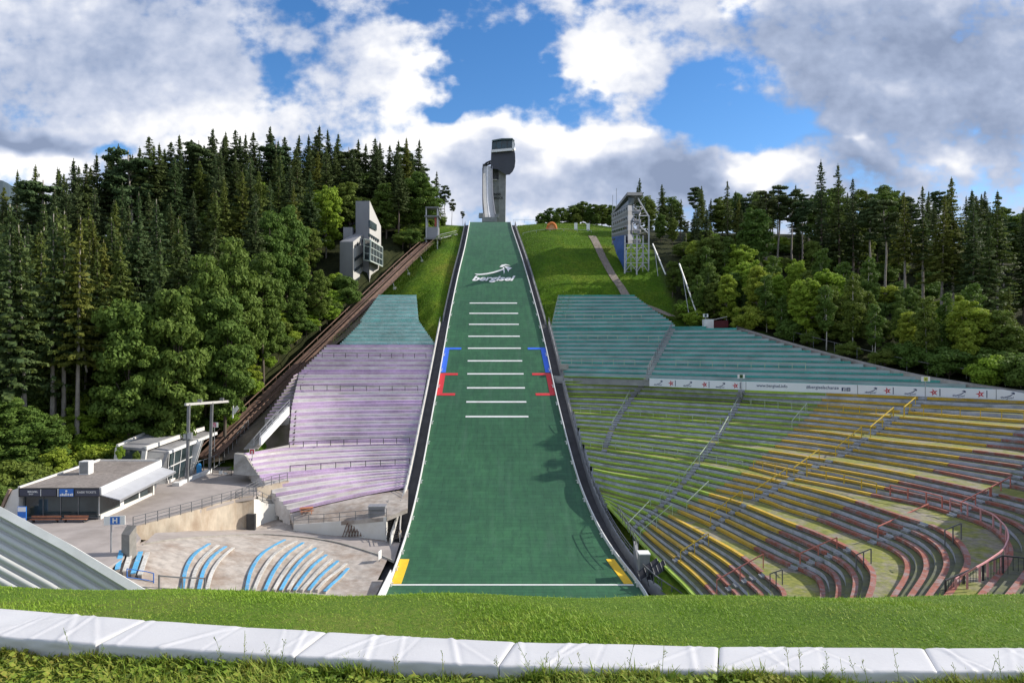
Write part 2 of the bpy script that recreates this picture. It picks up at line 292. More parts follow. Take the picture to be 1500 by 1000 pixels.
# ------------------------------------------------------------------ ski jump: landing hill profile
def hz(Y):
    Y = np.asarray(Y, float); R = 72.; s = .62; th = math.atan(s); Ya = 70+R*math.sin(th); za = -25.9+R*(1-math.cos(th))
    zb = za+s*(160-Ya)
    arc = -25.9+R*(1-np.sqrt(np.clip(1-((Y-70)/R)**2, 0, 1)))
    lin = za+s*(Y-Ya); u = np.clip(Y-160, 0, 58); con = zb+s*u-.0046*u*u
    z = np.where(Y < 70, -25.9, np.where(Y < Ya, arc, np.where(Y < 160, lin, con)))
    return np.where(Y > 218, zb+s*58-.0046*58*58+(Y-218)*.03, z)
def hy(Y): return 500-1000*hz(Y)/Y                       # where the profile shows, for laying out against the survey
_EL = np.array([(325, 688.5), (345, 685), (367, 680.7), (395, 673.5), (420, 668), (470, 658), (520, 649.5), (580, 639), (620, 631.5), (663, 624), (717, 613.5), (771, 600.5), (817, 586), (855, 571.5), (879, 562)])
_ER = np.array([(325, 747.3), (336, 749.6), (377, 763.5), (412, 773.8), (475, 791), (516, 800.5), (578, 813.5), (612, 821.5), (675, 838), (717, 850), (771, 874), (807, 895), (855, 934), (875, 949)])
def sm(x, y, q):                                           # smooth interpolation of an edge table
    return np.interp(q, x, y)
def hill_x(Y):
    y = hy(Y); yl = np.clip(y, 326, 879); k = np.asarray(Y)/1000
    return (sm(_EL[:, 0], _EL[:, 1], yl)-750)*np.where(np.asarray(Y) < 68, .068, k), (sm(_ER[:, 0], _ER[:, 1], yl)-750)*np.where(np.asarray(Y) < 68, .068, k)
HY = np.r_[np.arange(44, 70, 1.0), np.arange(70, 218, .8)]
_xl, _xr = hill_x(HY)
def smooth1(a, n=9):
    p = np.pad(a, n//2, mode='edge'); p[:n//2] = 2*a[0]-a[1:n//2+1][::-1]; p[-(n//2):] = 2*a[-1]-a[-n//2:-1][::-1]
    return np.convolve(p, np.ones(n)/n, 'valid')[:len(a)]
_xl = smooth1(smooth1(_xl)); _xr = smooth1(smooth1(_xr))
def hx(Y): return np.interp(Y, HY, _xl), np.interp(Y, HY, _xr)
def hill_pt(u, Y, up=0.0):
    xl, xr = hx(Y); d = .05; sl = float((hz(Y+d)-hz(Y-d))/(2*d)); n = np.array((0, -sl, 1))/math.hypot(sl, 1)
    return np.array((float(xl+(xr-xl)*u), float(Y), float(hz(Y))))+n*up
_ytab = np.array([hy(y) for y in np.arange(68, 208, .25)]); _Ytab = np.arange(68, 208, .25)
def Y_of(py): return float(np.interp(py, _ytab[::-1], _Ytab[::-1]))
def u_of(px, Y): xl, xr = hx(Y); return float(((px-750)/1000*Y-xl)/(xr-xl))

# ------------------------------------------------------------------ thin-plate height surfaces
class TPS:
    def __init__(s, pts, lam=.02):
        pts = np.array(pts, float); s.c = pts[:, :2]; n = len(pts); d = np.linalg.norm(s.c[:, None]-s.c[None], axis=2)
        K = np.where(d > 0, d*d*np.log(d+1e-9), 0)+lam*np.eye(n)*100; Q = np.c_[np.ones(n), s.c]
        A = np.block([[K, Q], [Q.T, np.zeros((3, 3))]]); s.w = np.linalg.solve(A, np.r_[pts[:, 2], 0, 0, 0])
    def __call__(s, x, y):
        x = np.asarray(x, float); sh = x.shape; q = np.c_[x.ravel(), np.asarray(y, float).ravel()]; o = np.zeros(len(q))
        for i in range(0, len(q), 4000):
            qq = q[i:i+4000]; d = np.linalg.norm(qq[:, None]-s.c[None], axis=2)
            o[i:i+4000] = np.where(d > 0, d*d*np.log(d+1e-9), 0)@s.w[:-3]+s.w[-3]+qq@s.w[-2:]
        return o.reshape(sh)

# ------------------------------------------------------------------ grandstand rows (plan curves with a height each)
def key(pts, z=None, n=90, tail=None):
    r = []
    for p in pts:
        if len(p) == 3: r.append(P(*p))
        else: r.append(PZ(p[0], p[1], z))
    if tail is not None:
        b = r[-1]; r += [b+(q-tail[0])*np.array((1, 1, 0)) for q in tail[1:]]
    return resample(np.array(r), n)
K0 = key([(888, 734, 90.5), (915, 766, 86.0), (945, 800, 78.7), (978, 832, 71.1), (1012, 866, 64.5), (1032, 897, 59.4), (1040, 940, 53.6)])
KA = key([(880, 722), (904, 728), (948, 740), (970, 749), (1028, 780), (1084, 812), (1130, 850), (1146, 866), (1150, 900), (1140, 950)], -20.9)
KB0 = key([(878, 717), (900, 723), (920, 729), (970, 742), (1040, 772), (1090, 798), (1140, 824), (1186, 844), (1200, 858), (1203, 884), (1194, 940)], -20.9)
KB = key([(860, 684), (900, 693), (980, 706), (1038, 722), (1088, 737), (1150, 762), (1190, 777), (1226, 793), (1252, 808), (1274, 832), (1277, 850), (1270, 874), (1246, 930)], -18.2)
KC0 = key([(858, 681), (900, 690), (980, 702), (1038, 717), (1112, 734), (1150, 748), (1200, 764), (1244, 782), (1280, 796), (1308, 809), (1325, 824), (1326, 846), (1308, 878), (1276, 930)], -18.2)
KC = key([(845, 652), (900, 660), (944, 666), (1016, 678), (1088, 692), (1150, 706), (1200, 718), (1250, 732), (1290, 745), (1330, 758), (1368, 770), (1400, 790), (1414, 812), (1412, 832), (1392, 862), (1350, 920)], -15.9)
_kd0 = [(844, 649), (900, 657), (944, 663), (1016, 673), (1088, 685), (1150, 701), (1210, 713), (1286, 729), (1350, 742), (1394, 755), (1430, 767), (1456, 780), (1474, 800), (1476, 822), (1458, 850), (1410, 905)]
KD0 = key(_kd0, -15.9)
_tail = [PZ(a, b, -15.9) for a, b in _kd0[9:]]
KD = key([(832, 627), (900, 633), (1000, 643), (1100, 656), (1200, 671), (1300, 688), (1385, 706), (1444, 719), (1490, 729)], -13.8, tail=_tail)
KE0 = key([(831.5, 625), (900, 630.5), (1000, 640), (1100, 651), (1200, 664), (1300, 680), (1368, 692), (1436, 706), (1500, 719)], -13.8, tail=_tail)
KE = key([(822, 603), (900, 607), (1000, 614), (1100, 622), (1200, 631), (1300, 645), (1385, 654), (1436, 660), (1505, 669)], -11.6, tail=_tail)
KF0 = key([(821.5, 601.5), (900, 605), (1000, 611.5), (1100, 618.5), (1200, 627), (1300, 639), (1385, 648), (1436, 654), (1510, 662)], -11.6, tail=_tail)
KF = key([(814, 579), (900, 581), (1000, 586.5), (1100, 592), (1200, 599.5), (1342, 612), (1419, 619), (1520, 628)], -9.4, tail=_tail)
KG0 = key([(813, 577.5), (900, 579.5), (1000, 584), (1100, 589.5), (1200, 596), (1342, 608), (1419, 614.5), (1520, 622)], -9.4, tail=_tail)
KG = key([(809, 561), (936, 564), (1000, 567), (1090, 571), (1240, 577), (1340, 581), (1500, 587.5), (1540, 589)], -7.4, tail=_tail)
KH0 = key([(808.5, 550), (936, 553.5), (1000, 555.5), (1090, 558.5), (1240, 563), (1340, 566), (1500, 571.5), (1540, 573)], -6.1, tail=_tail)
KT1 = resample(np.array([(7.6, 136.5, 2.4), (20, 133, 2.4), (33, 127, 2.4), (45, 118, 2.4), (58, 108, 2.4), (70, 97, 2.4), (78, 86, 2.4), (80, 74, 2.4), (74, 60, 2.4)]), 90)
KT2 = resample(np.array([(10.0, 149, 10.1), (22, 148.6, 10.1), (38, 147, 10.1), (55, 138, 10.1), (70, 126, 10.1), (84, 112, 10.1), (94, 98, 10.1), (96, 80, 10.1), (90, 66, 10.1)]), 90)
L0 = key([(425, 751, 90.3), (480, 737, 92.3), (540, 723, 95.2), (594, 712.5, 97.3)])
L1a = key([(383, 700, 93.5), (422, 696, 95.3), (520, 687, 100), (604, 683, 101.8)])
L1 = key([(380, 697, 94), (422, 693, 96), (520, 684, 100.6), (605, 680, 102.3)])
L2 = key([(360, 664, 97.2), (420, 656, 102.5), (520, 651, 106.4), (612, 649, 107.2)])
L2b = key([(423, 650, 105.4), (470, 648, 107), (540, 646.3, 108.3), (615, 645.8, 108.9)])
L3 = key([(427, 595), (470, 593), (520, 591.5), (622, 590)], -10.35)
L4 = key([(438, 545.2), (480, 545), (540, 544.8), (631, 544.6)], -5.5)
L5 = key([(478, 505, 130.6), (520, 505, 131), (580, 505, 131.1), (637, 505, 131.2)])
L6 = key([(530, 470, 138.6), (550, 469.8, 138.9), (580, 469.7, 139), (614, 469.6, 139.1)])
L6b = key([(528, 468.5, 139.3), (550, 468.4, 139.4), (580, 468.3, 139.5), (613, 468.2, 139.6)])
L7 = key([(554, 432, 148.4), (570, 432, 148.6), (590, 432, 148.7), (610, 432, 148.8)])
L5t = key([(498, 504, 131.2), (530, 504, 131.3), (580, 504, 131.4), (637, 504, 131.5)])

RIGHT_CUT = np.array([(380, 885), (432, 930), (450, 954), (470, 984), (477, 990), (478.5, 1077), (482, 1082), (503, 1150), (530, 1250), (553, 1350), (573, 1480), (577, 1520)], float)   # y, x of the footpath that trims the rows
ALLROWS = []                                        # every row edge, for finding the place of rails and signs
def row_steps(lo, hi, n): return [lo+(hi-lo)*(i/(n-1)) for i in range(n)]
def cross_t(R, line):
    """parameter along row R where it crosses a line given as (y, x) points, or None"""
    x, y = proj(R); lx = np.interp(y, line[:, 0], line[:, 1], left=np.nan, right=np.nan); d = x-lx
    for i in range(len(d)-1):
        if np.isnan(d[i]) or np.isnan(d[i+1]): continue
        if d[i] <= 0 < d[i+1]: return i+(-d[i])/(d[i+1]-d[i])
    return None
def at(R, t):
    t = min(max(t, 0), len(R)-1); i = min(int(t), len(R)-2); return R[i]+(R[i+1]-R[i])*(t-i)
def span(R, t0, t1):
    ts = [t0]+[float(i) for i in range(int(math.floor(t0))+1, int(math.ceil(t1)))]+[t1]; return np.array([at(R, t) for t in ts])
def outward(R, ref):
    d = np.gradient(R[:, :2], axis=0); n = np.c_[-d[:, 1], d[:, 0]]; n /= np.linalg.norm(n, axis=1)[:, None]+1e-9
    s = np.sign(np.sum(n*(ref[:, :2]-R[:, :2]), axis=1)); n = n*np.where(np.median(s) < 0, -1, 1); return np.c_[n, np.zeros(len(n))]
AISLES = [np.array(a, float) for a in (
    [(470, 990), (480, 986), (500, 975), (545, 951), (560, 943), (575, 930), (600, 912), (628, 896), (660, 885)],
    [(565, 1088), (585, 1082), (600, 1075), (630, 1056), (660, 1036), (700, 1006), (725, 984), (745, 962), (775, 925)],
    [(575, 1357), (595, 1340), (605, 1318), (640, 1268), (668, 1228), (690, 1175), (720, 1125), (742, 1082), (765, 1050), (790, 1028), (820, 988)],
    [(640, 1560), (690, 1500), (722, 1455), (750, 1400), (770, 1340), (788, 1288), (810, 1220), (826, 1172), (845, 1098), (866, 1056)])]
C_GY = np.array([(560, 1224), (578, 1208), (604, 1188), (648, 1140), (688, 1092), (724, 1036), (768, 952), (782, 940)], float)
C_YR = np.array([(560, 1640), (600, 1570), (623, 1500), (638, 1480), (662, 1416), (682, 1384), (706, 1312), (734, 1252), (752, 1216), (776, 1144), (784, 1128), (848, 1040), (870, 1020)], float)
def plank(mb, R, n, t0, t1, drop, depth=.30, lift=.012):
    A = span(R, t0, t1); nn = span(n, t0, t1); up = np.array((0, 0, 1.0))
    mb.sweep([[a-q*.10-up*drop, a-q*.10+up*lift, a+q*depth+up*lift, a+q*depth-up*.03] for a, q in zip(A, nn)])
def tier(name, label, group, lo, hi, zbase, n, rim_next, mats, colours, cuts=(), paint=(1, 0), gap=.48, drop=None, depth=.30, dmul=.8, right_cut=False, tread_run=True, end_wall=True, skip=None, name2='bench'):
    """one tier of steps between plan curves lo and hi; painted planks on every second step"""
    steps = row_steps(lo, hi, n); z0 = lo[:, 2] if zbase is None else (zbase if isinstance(zbase, np.ndarray) else np.full(len(lo), zbase)); z1 = hi[:, 2]
    rows = []
    for i, r in enumerate(steps):
        q = r.copy(); q[:, 2] = z0+(z1-z0)*((i+1)/n); rows.append(q)
    root = thing(name, rows[0][len(lo)//2]-np.array((0, 0, .5)), label, 'grandstand', group)
    mb = MB(); hmean = float(np.mean(z1-z0))/n; drop = drop or hmean*dmul
    tl = []; ts = []
    for i, q in enumerate(rows):
        T = float(len(q)-1); H0, H1 = hx(q[:, 1]); t0_ = 0.0
        if q[0, 0] > 0 or q[-1, 0] > 5:
            k = np.nonzero(q[:, 0] > H1+2.05)[0]; t0_ = float(k[0]) if len(k) else T
            if t0_ > 0: a_, b_ = q[int(t0_)-1, 0]-H1[int(t0_)-1]-2.05, q[int(t0_), 0]-H1[int(t0_)]-2.05; t0_ = t0_-1+(-a_)/(b_-a_)
        else:
            k = np.nonzero(q[:, 0] > H0-2.0)[0]
            if len(k): T = float(max(k[0]-1, 1))
        ts.append(t0_)
        if right_cut:
            c = cross_t(q, RIGHT_CUT); T = c if c is not None else (T if proj(q[0])[0] < np.interp(proj(q[0])[1], RIGHT_CUT[:, 0], RIGHT_CUT[:, 1]) else 0)
        tl.append(T)
    for i, q in enumerate(rows):
        T = tl[i]
        if T <= .5: continue
        prevz = z0 if i == 0 else rows[i-1][:, 2]
        f = q.copy(); f[:, 2] = prevz; t0 = ts[i]; a = span(f, t0, T); b = span(q, t0, T); mb.strip(a, b, 0)          # riser
        nx = rows[i+1].copy() if i+1 < n else (rim_next.copy() if rim_next is not None else None)
        if nx is not None and len(nx) == len(q):
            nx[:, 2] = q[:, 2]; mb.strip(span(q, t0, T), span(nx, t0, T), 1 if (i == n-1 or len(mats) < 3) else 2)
        if end_wall:
            e = at(q, t0); e2 = at(nx if nx is not None else q, t0); mb.face([e, (e2[0], e2[1], e[2]), (e2[0], e2[1], e[2]-2.5), (e[0], e[1], e[2]-2.5)], 0)
    mb.build('terrace_steps', mats, root)
    cnt = 0
    for i, q in enumerate(rows):
        ALLROWS.append(q)
        if i % 2 != paint[1]: continue
        T = tl[i]
        if T <= 1: continue
        ref = rows[i+1] if i+1 < n else (rim_next if rim_next is not None else q+(q-rows[i-1])); nn = outward(q, ref)
        L = np.linalg.norm(np.diff(q[:, :2], axis=0), axis=1).mean()
        brk = []
        for a in cuts:
            c = cross_t(q, a)
            if c is not None and 0 < c < T: brk.append((c-gap/L, c+gap/L))
        cc = []
        for ln, _ in colours[1:]:
            c = cross_t(q, ln)
            if c is None:
                x, y = proj(q[0]); e = np.interp(y, ln[:, 0], ln[:, 1]); c = -1 if x > e else 1e6
            cc.append(c)
        bounds = sorted([ts[i]+.1, T]+[v for b in brk for v in b if ts[i] < v < T]+[c for c in cc if ts[i] < c < T])
        for b0, b1 in zip(bounds[:-1], bounds[1:]):
            mid = (b0+b1)/2
            if b1-b0 < .25/L or any(s <= mid <= e for s, e in brk): continue
            ci = sum(1 for c in cc if mid > c); mat = colours[ci][1]
            w = MB(); plank(w, q, nn, b0+.04, b1-.04, drop, depth); w.build(name2, mat, root); cnt += 1
        # half-height stair treads filling the aisles
    for a in cuts:
        st = MB()
        for i, q in enumerate(rows):
            c = cross_t(q, a)
            if c is None or c > tl[i] or c < ts[i]: continue
            L = np.linalg.norm(np.diff(q[:, :2], axis=0), axis=1).mean(); nn = outward(q, rows[i+1] if i+1 < n else q+(q-rows[i-1]))
            A = span(q, max(c-.42/L, 0), min(c+.42/L, len(q)-1)); N2 = span(nn, max(c-.42/L, 0), min(c+.42/L, len(q)-1)); h = hmean
            st.sweep([[p-k*.34-np.array((0, 0, h*1.02)), p-k*.34-np.array((0, 0, h*.5)), p-k*.01-np.array((0, 0, h*.5)), p-k*.01-np.array((0, 0, h*1.02))] for p, k in zip(A, N2)])
        if st.f: st.build('aisle_stairs', CONC_GREY, root)
    return root, rows
COLS3 = [(None, B_GREEN), (C_GY, B_YELLOW), (C_YR, B_RED)]
G_R = 'tiers of the curved grandstand on the right'
SPEC = [('bottom tier', 'beside the end of the green slope', K0, KA, K0[:, 2]-.36, 9, KB0), ('second tier from the bottom', 'above the first mossy walkway', KB0, KB, -20.9, 7, KC0),
        ('third tier from the bottom', 'below the pink curved rail', KC0, KC, -18.2, 7, KD0), ('fourth tier from the bottom', 'carrying the pink curved rail', KD0, KD, -15.9, 7, KE0),
        ('fifth tier from the bottom', 'between two pale walkways', KE0, KE, -13.8, 7, KF0), ('sixth tier from the bottom', 'below the upper yellow barrier rail', KF0, KF, -11.6, 7, KG0), ('seventh tier from the bottom', 'right below the white sponsor banner', KG0, KG, -9.4, 5, KH0)]
for nm, where, lo, hi, zb, n, nxt in SPEC:
    tier('grandstand', f'{nm} of the right bowl, {where}', G_R, lo, hi, zb, n, nxt, [RISER, TREAD, TREAD_SHADE], COLS3, AISLES)
# retaining step that carries the banner, then the teal blocks above it
teal_up, rows_t1 = tier('grandstand', 'teal bench block on the right above the white banner, beside the forest path', G_R, KH0, KT1, -6.4, 23, KT1+(KT2-KT1)*.03, [RISER_T, RISER_T], [(None, B_TEAL)], [AISLES[0]], right_cut=True)
KT1b = KT1+(KT2-KT1)*.045
teal_top, rows_t2 = tier('grandstand', 'topmost teal bench block of the right bowl below the grass slope', G_R, KT1b, KT2, 2.4, 19, KT2+(KT2-KT1b)*.1, [RISER_T, RISER_T], [(None, B_TEAL)], [], right_cut=True)
x_, _ = proj(KG); tb = float(np.interp(946, x_[:40], np.arange(40))); lo_ = resample(span(KG, 0, tb), 90); x_, _ = proj(KH0); tc_ = float(np.interp(946, x_[:40], np.arange(40))); hi_ = resample(span(KH0, 0, tc_), 90)
tier('grandstand', 'short green rows beside the slope, left of the white sponsor banner', G_R, lo_, hi_, -7.4, 3, None, [RISER, TREAD, TREAD_SHADE], [(None, B_GREEN)], [])
w = MB(); a = KG.copy(); a[:, 2] = -7.55; b = KH0.copy(); b[:, 2] = -6.1; bl = KH0.copy(); bl[:, 2] = -7.4
w.strip(bl, b, 0); o = w.build('retaining_wall', CONC_GREY); tag(o, 'low grey retaining wall carrying the white sponsor banner', 'wall')
G_L = 'tiers of the grandstand left of the ski jump'
PUR = [(None, B_PURPLE)]; MATL = [RISER_L, TREAD_L]
for nm, lo, hi, n, nxt in (('lowest short purple tier left of the slope, next to the concrete yard', L0, L1a, 9, L1), ('purple tier left of the slope reaching out to the red and white sign', L1, L2, 9, L2b),
                           ('middle purple tier left of the slope, faded stripes above the white stair wall', L2b, L3, 11, L3+(L4-L3)*.08), ('upper purple tier left of the slope below the break in the rows', L3+(L4-L3)*.08, L4, 11, L4+(L5-L4)*.08), ('topmost purple tier left of the slope, right under the turquoise rows', L4+(L5-L4)*.08, L5, 11, L5t)):
    tier('grandstand', nm, G_L, lo, hi, None if lo is L0 else zprev, n, nxt, MATL, PUR, [], dmul=1.15, depth=.5); zprev = hi[:, 2].copy()
tier('grandstand', 'turquoise tier left of the slope directly above the purple rows', G_L, L5t, L6, L5[:, 2].copy(), 13, L6b, [RISER_A, RISER_A], [(None, B_AQUA)])
tier('grandstand', 'topmost turquoise tier left of the slope below the grass', G_L, L6b, L7, L6[:, 2].copy(), 15, L7+np.array((0, 1.2, 0)), [RISER_A, RISER_A], [(None, B_AQUA)])
AR = np.concatenate(ALLROWS); AX, AYp = proj(AR)
def S(px, py): i = int(np.argmin((AX-px)**2+(AYp-py)**2)); return P(px, py, AR[i, 1])      # the stand surface seen at a survey pixel

# ------------------------------------------------------------------ ground
cp = []
for y in (330, 345, 360, 380, 400, 420, 440, 460, 480):
    Y = Y_of(max(y, 328)); xl, xr = hx(Y)
    cp += [(xl-4, Y, hz(Y)-.6), (xr+4, Y, hz(Y)-.6), ((xl+xr)/2, Y, hz(Y)-3.0)]
    if y <= 430: cp += [P(600+(440-y)*.45, y, Y+1), P(565+(440-y)*.72, y+4, Y+2)]
    else: cp += [P(625, y, Y)]
    if y <= 430: cp += [P(800, y, Y), P(840, y, Y+.5), P(880+(y-345)*.5, y, Y+2)]
    else: cp += [P(812, y, Y)]
for Y in (60, 70, 80, 90, 100, 110, 120, 130):
    xl, xr = hx(Y); cp += [(xl-1, Y, hz(Y)-2.4), (xr+1, Y, hz(Y)-2.4), ((xl+xr)/2, Y, hz(Y)-3)]
for Kk in (K0, KA, KB, KC, KD, KE, KF, KG):
    for t in (10, 35, 60, 88): p = Kk[t]; cp.append((p[0], p[1], p[2]-2.2))
for Kk, ts in ((KT1, (8, 30, 45)), (KT2, (8, 25))):
    for t in ts: p = Kk[t]; cp.append((p[0], p[1], p[2]-1.8))
for Kk in (L0, L1, L2, L3, L4, L5, L6, L7):
    for t in (5, 45, 85): p = Kk[t]; cp.append((p[0], p[1], p[2]-1.8))
CUT3 = []
for y, x in RIGHT_CUT[1:]:
    p = S(x-4, y); CUT3.append(P(x+2, y, p[1]+.2)); q = CUT3[-1]; cp.append((q[0]+.8, q[1]+.8, q[2]-.25)); cp.append((q[0]+6, q[1]+5, q[2]+.6))
cp += [(-56, 76, -21.6), (-46, 76, -21.6), (-47, 90, -21.4), (-46, 102, -20.6), (-60, 85, -21.2), (-58, 97, -19.5), (-75, 80, -21), (-90, 70, -20), (-62, 106, -14), (-70, 114, -9), (-58, 120, -8), (-80, 130, 0), (-60, 150, 10), (-90, 160, 13),
       (-76, 172, 24), (-65, 190, 31), (-104, 160, 14), (-112, 150, 7), (-140, 130, -6), (-150, 170, 10), (-130, 100, -14), (-120, 195, 24), (-38, 200, 34), (-26, 215, 37), (-45, 225, 40), (-10, 240, 39), (-95, 100, -14),
       (-44, 128, -2), (-40, 150, 11), (-30, 178, 25), (-52, 108, -15), (-140, 60, -21), (-120, 40, -25), (-60, 50, -23), (-40, 50, -26), (-200, 80, -15), (-220, 200, 8), (-180, 300, 20), (0, 300, 42), (-60, 300, 34),
       (-30, 60, -26.5), (-35, 72, -25.2), (-30, 86, -26), (-22, 84, -27), (-15, 75, -27.5), (-16, 92, -26.5), (-26, 90, -25.6), (-38, 62, -23.5), (-45, 66, -22.8), (-15, 50, -28), (-60, 66, -22.6),
       (0, 40, -28), (20, 40, -27), (40, 40, -24), (60, 45, -20), (70, 60, -12), (90, 60, -8), (0, 15, -28), (80, 20, -20), (-80, 20, -27), (140, 60, -5), (200, 60, -5),
       (60, 128, 6), (70, 140, 9), (50, 150, 15), (60, 180, 24), (100, 140, 9), (110, 180, 26), (30, 200, 33), (40, 225, 37), (20, 230, 38), (90, 112, -1), (100, 95, -4), (34, 165, 19), (40, 152, 13), (45, 135, 5), (150, 150, 10), (180, 220, 25), (90, 230, 36), (60, 300, 42), (220, 300, 30), (160, 100, 0)]
ground_h = TPS(cp, .06)
def ground_xy(x, y): return float(ground_h(np.array([x]), np.array([y]))[0])
gx = np.r_[np.arange(-330, -120, 10), np.arange(-120, 130, 2.0), np.arange(130, 341, 10)]; gy = np.r_[np.arange(-60, 40, 10), np.arange(40, 250, 2.0), np.arange(250, 480, 12)]
GX, GY = np.meshgrid(gx, gy); GZ = ground_h(GX, GY); GZ = np.clip(GZ, -30, 60)
# keep the ground under everything built on it
low = {}
TRK = resample(np.array([P(304, 668, 104), P(350, 622, 111), P(447, 528, 131), P(544, 434, 150), P(600, 380, 170), P(630, 353, 183)]), 120)
for p in TRK:
    for dx in (-2, 0, 2):
        k = (int((p[0]+dx)//2), int(p[1]//2)); low[k] = min(low.get(k, 99), p[2]-2.2)
for p in AR[::2]:
    k = (int(p[0]//2), int(p[1]//2)); low[k] = min(low.get(k, 99), p[2]-1.4)
for j in range(len(gy)):
    xl, xr = hx(gy[j])
    for i in range(len(gx)):
        if not (-62 < gx[i] < 100 and 30 < gy[j] < 215): continue
        ci, cj = int(gx[i]//2), int(gy[j]//2)
        for a in (-1, 0, 1):
            for c in (-1, 0, 1):
                z = low.get((ci+a, cj+c))
                if z is not None and z < GZ[j, i]: GZ[j, i] = z
        if 46 < gy[j] < 96 and -36.5 < gx[i] < -11: GZ[j, i] = min(GZ[j, i], -27)
        if 46 < gy[j] < 104 and -57.5 < gx[i] <= -34: GZ[j, i] = min(GZ[j, i], -22.4)
        if 40 < gy[j] < 210 and xl-2.2 < gx[i] < xr+2.2: GZ[j, i] = min(GZ[j, i], float(hz(gy[j]))-1.7)
far = np.clip((np.hypot(GX, GY-120)-230)/150, 0, 1); GZ = GZ*(1-far)+np.clip(GZ, -30, 20)*far
V = np.c_[GX.ravel(), GY.ravel(), GZ.ravel()]; nx_, ny_ = len(gx), len(gy); idx = np.arange(nx_*ny_).reshape(ny_, nx_)
Fq = np.stack([idx[:-1, :-1], idx[:-1, 1:], idx[1:, 1:], idx[1:, :-1]], -1).reshape(-1, 4)
def ground_material():
    """grass on the open slopes, bare litter under the forest: by distance from the clearing's outline"""
    m, nt, b = new_mat('ground_cover'); v = coord(nt); n1 = tnoise(nt, v, .10, 7, .65); n2 = tnoise(nt, v, 1.6, 6, .7); n3 = tnoise(nt, v, .35, 5, .6)
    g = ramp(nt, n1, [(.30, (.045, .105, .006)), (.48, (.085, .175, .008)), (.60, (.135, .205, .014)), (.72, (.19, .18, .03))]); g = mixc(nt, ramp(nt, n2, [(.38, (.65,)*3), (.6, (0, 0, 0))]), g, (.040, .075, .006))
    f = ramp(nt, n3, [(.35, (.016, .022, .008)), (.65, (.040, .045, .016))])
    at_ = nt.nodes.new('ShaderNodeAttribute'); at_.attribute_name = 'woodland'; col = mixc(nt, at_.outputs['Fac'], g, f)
    nt.links.new(col, b.inputs['Base Color']); b.inputs['Roughness'].default_value = .95; b.inputs['Specular IOR Level'].default_value = .15; bump(nt, b, n2, .9, .3); return m
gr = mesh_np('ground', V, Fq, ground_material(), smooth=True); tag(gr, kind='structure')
def track_x(Y): return np.interp(Y, np.r_[90, TRK[:, 1], 230], np.r_[-52, TRK[:, 0], -12])
def cut_right(Y): q = np.array(CUT3)[::-1]; return np.interp(Y, q[:, 1], q[:, 0])
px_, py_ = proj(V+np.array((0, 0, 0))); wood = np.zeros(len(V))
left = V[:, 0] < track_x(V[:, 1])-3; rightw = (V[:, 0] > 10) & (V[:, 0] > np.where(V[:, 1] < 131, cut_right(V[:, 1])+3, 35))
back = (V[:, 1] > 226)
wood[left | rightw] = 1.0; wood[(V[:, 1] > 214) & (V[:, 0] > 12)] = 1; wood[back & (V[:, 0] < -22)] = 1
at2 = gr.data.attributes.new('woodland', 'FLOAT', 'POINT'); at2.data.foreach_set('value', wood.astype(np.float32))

# ------------------------------------------------------------------ ski jump: the slope itself
slope = thing('ski_jump_slope', (0, 72, -26), 'long green matted ski jump landing slope with white distance lines', 'ski jump')
U = np.linspace(0, 1, 9)
rowsP = np.array([[hill_pt(u, Y) for u in U] for Y in HY]); nY = len(HY); idx = np.arange(nY*9).reshape(nY, 9)
mesh_np('landing_mat', rowsP.reshape(-1, 3), np.stack([idx[:-1, :-1], idx[:-1, 1:], idx[1:, 1:], idx[1:, :-1]], -1).reshape(-1, 4), HILLMAT, slope, smooth=True)
def decal(name, u0, u1, Y0, Y1, mat, up=.035, n=None):
    n = n or max(2, int(abs(Y1-Y0)/.8)+2); w = MB(); ys = np.linspace(Y0, Y1, n)
    fa = (lambda f: (f, f)) if not callable(u0) else None
    a = [hill_pt(u0(y) if callable(u0) else u0, y, up) for y in ys]; b = [hill_pt(u1(y) if callable(u1) else u1, y, up) for y in ys]
    a2 = [hill_pt(u0(y) if callable(u0) else u0, y, -.05) for y in ys]; b2 = [hill_pt(u1(y) if callable(u1) else u1, y, -.05) for y in ys]
    w.sweep([[q2, q, r, r2] for q, r, q2, r2 in zip(a, b, a2, b2)]); return w.build(name, mat, slope)
for y, x0, x1 in ((444, 688, 757.5), (459, 687.5, 759), (475, 687, 760), (492.5, 686, 761.5), (510, 685.5, 763), (528.5, 685, 765), (547.5, 684.5, 767), (568, 684, 769), (588.5, 683, 771), (610, 682, 774)):
    Y = Y_of(y); decal('distance_line', u_of(x0, Y), u_of(x1, Y), Y-.17, Y+.17, WHITE, n=3)
Yf = Y_of(856.3); decal('finish_line', .001, .985, Yf-.16, Yf+.16, WHITE, n=3)
def inner(w, side): return (lambda y: 1-w/float(np.diff(hx(y))[0])) if side else (lambda y: w/float(np.diff(hx(y))[0]))
for side in (0, 1):
    for mat, ya, yb, arms in ((BLUE, 509, 545.5, (510.5,)), (RED, 546.5, 579, (548, 577.5))):
        A, B = Y_of(yb), Y_of(ya); w = .95
        decal('zone_stripe', (lambda y: .002) if side == 0 else inner(w, 1), inner(w, 0) if side == 0 else (lambda y: .998), A, B, mat, .04)
        for ya_ in arms:
            Y = Y_of(ya_); decal('zone_arm', inner(w, 0) if side == 0 else inner(3.4, 1), inner(3.2, 0) if side == 0 else inner(w, 1), Y-.28, Y+.28, mat, .045, n=3)
A, B = Y_of(855), Y_of(819)
decal('yellow_pad', lambda y: .003, inner(1.15, 0), A, B, YELLOW, .06); decal('yellow_pad', inner(1.35, 1), lambda y: .985, A, B, YELLOW, .06)
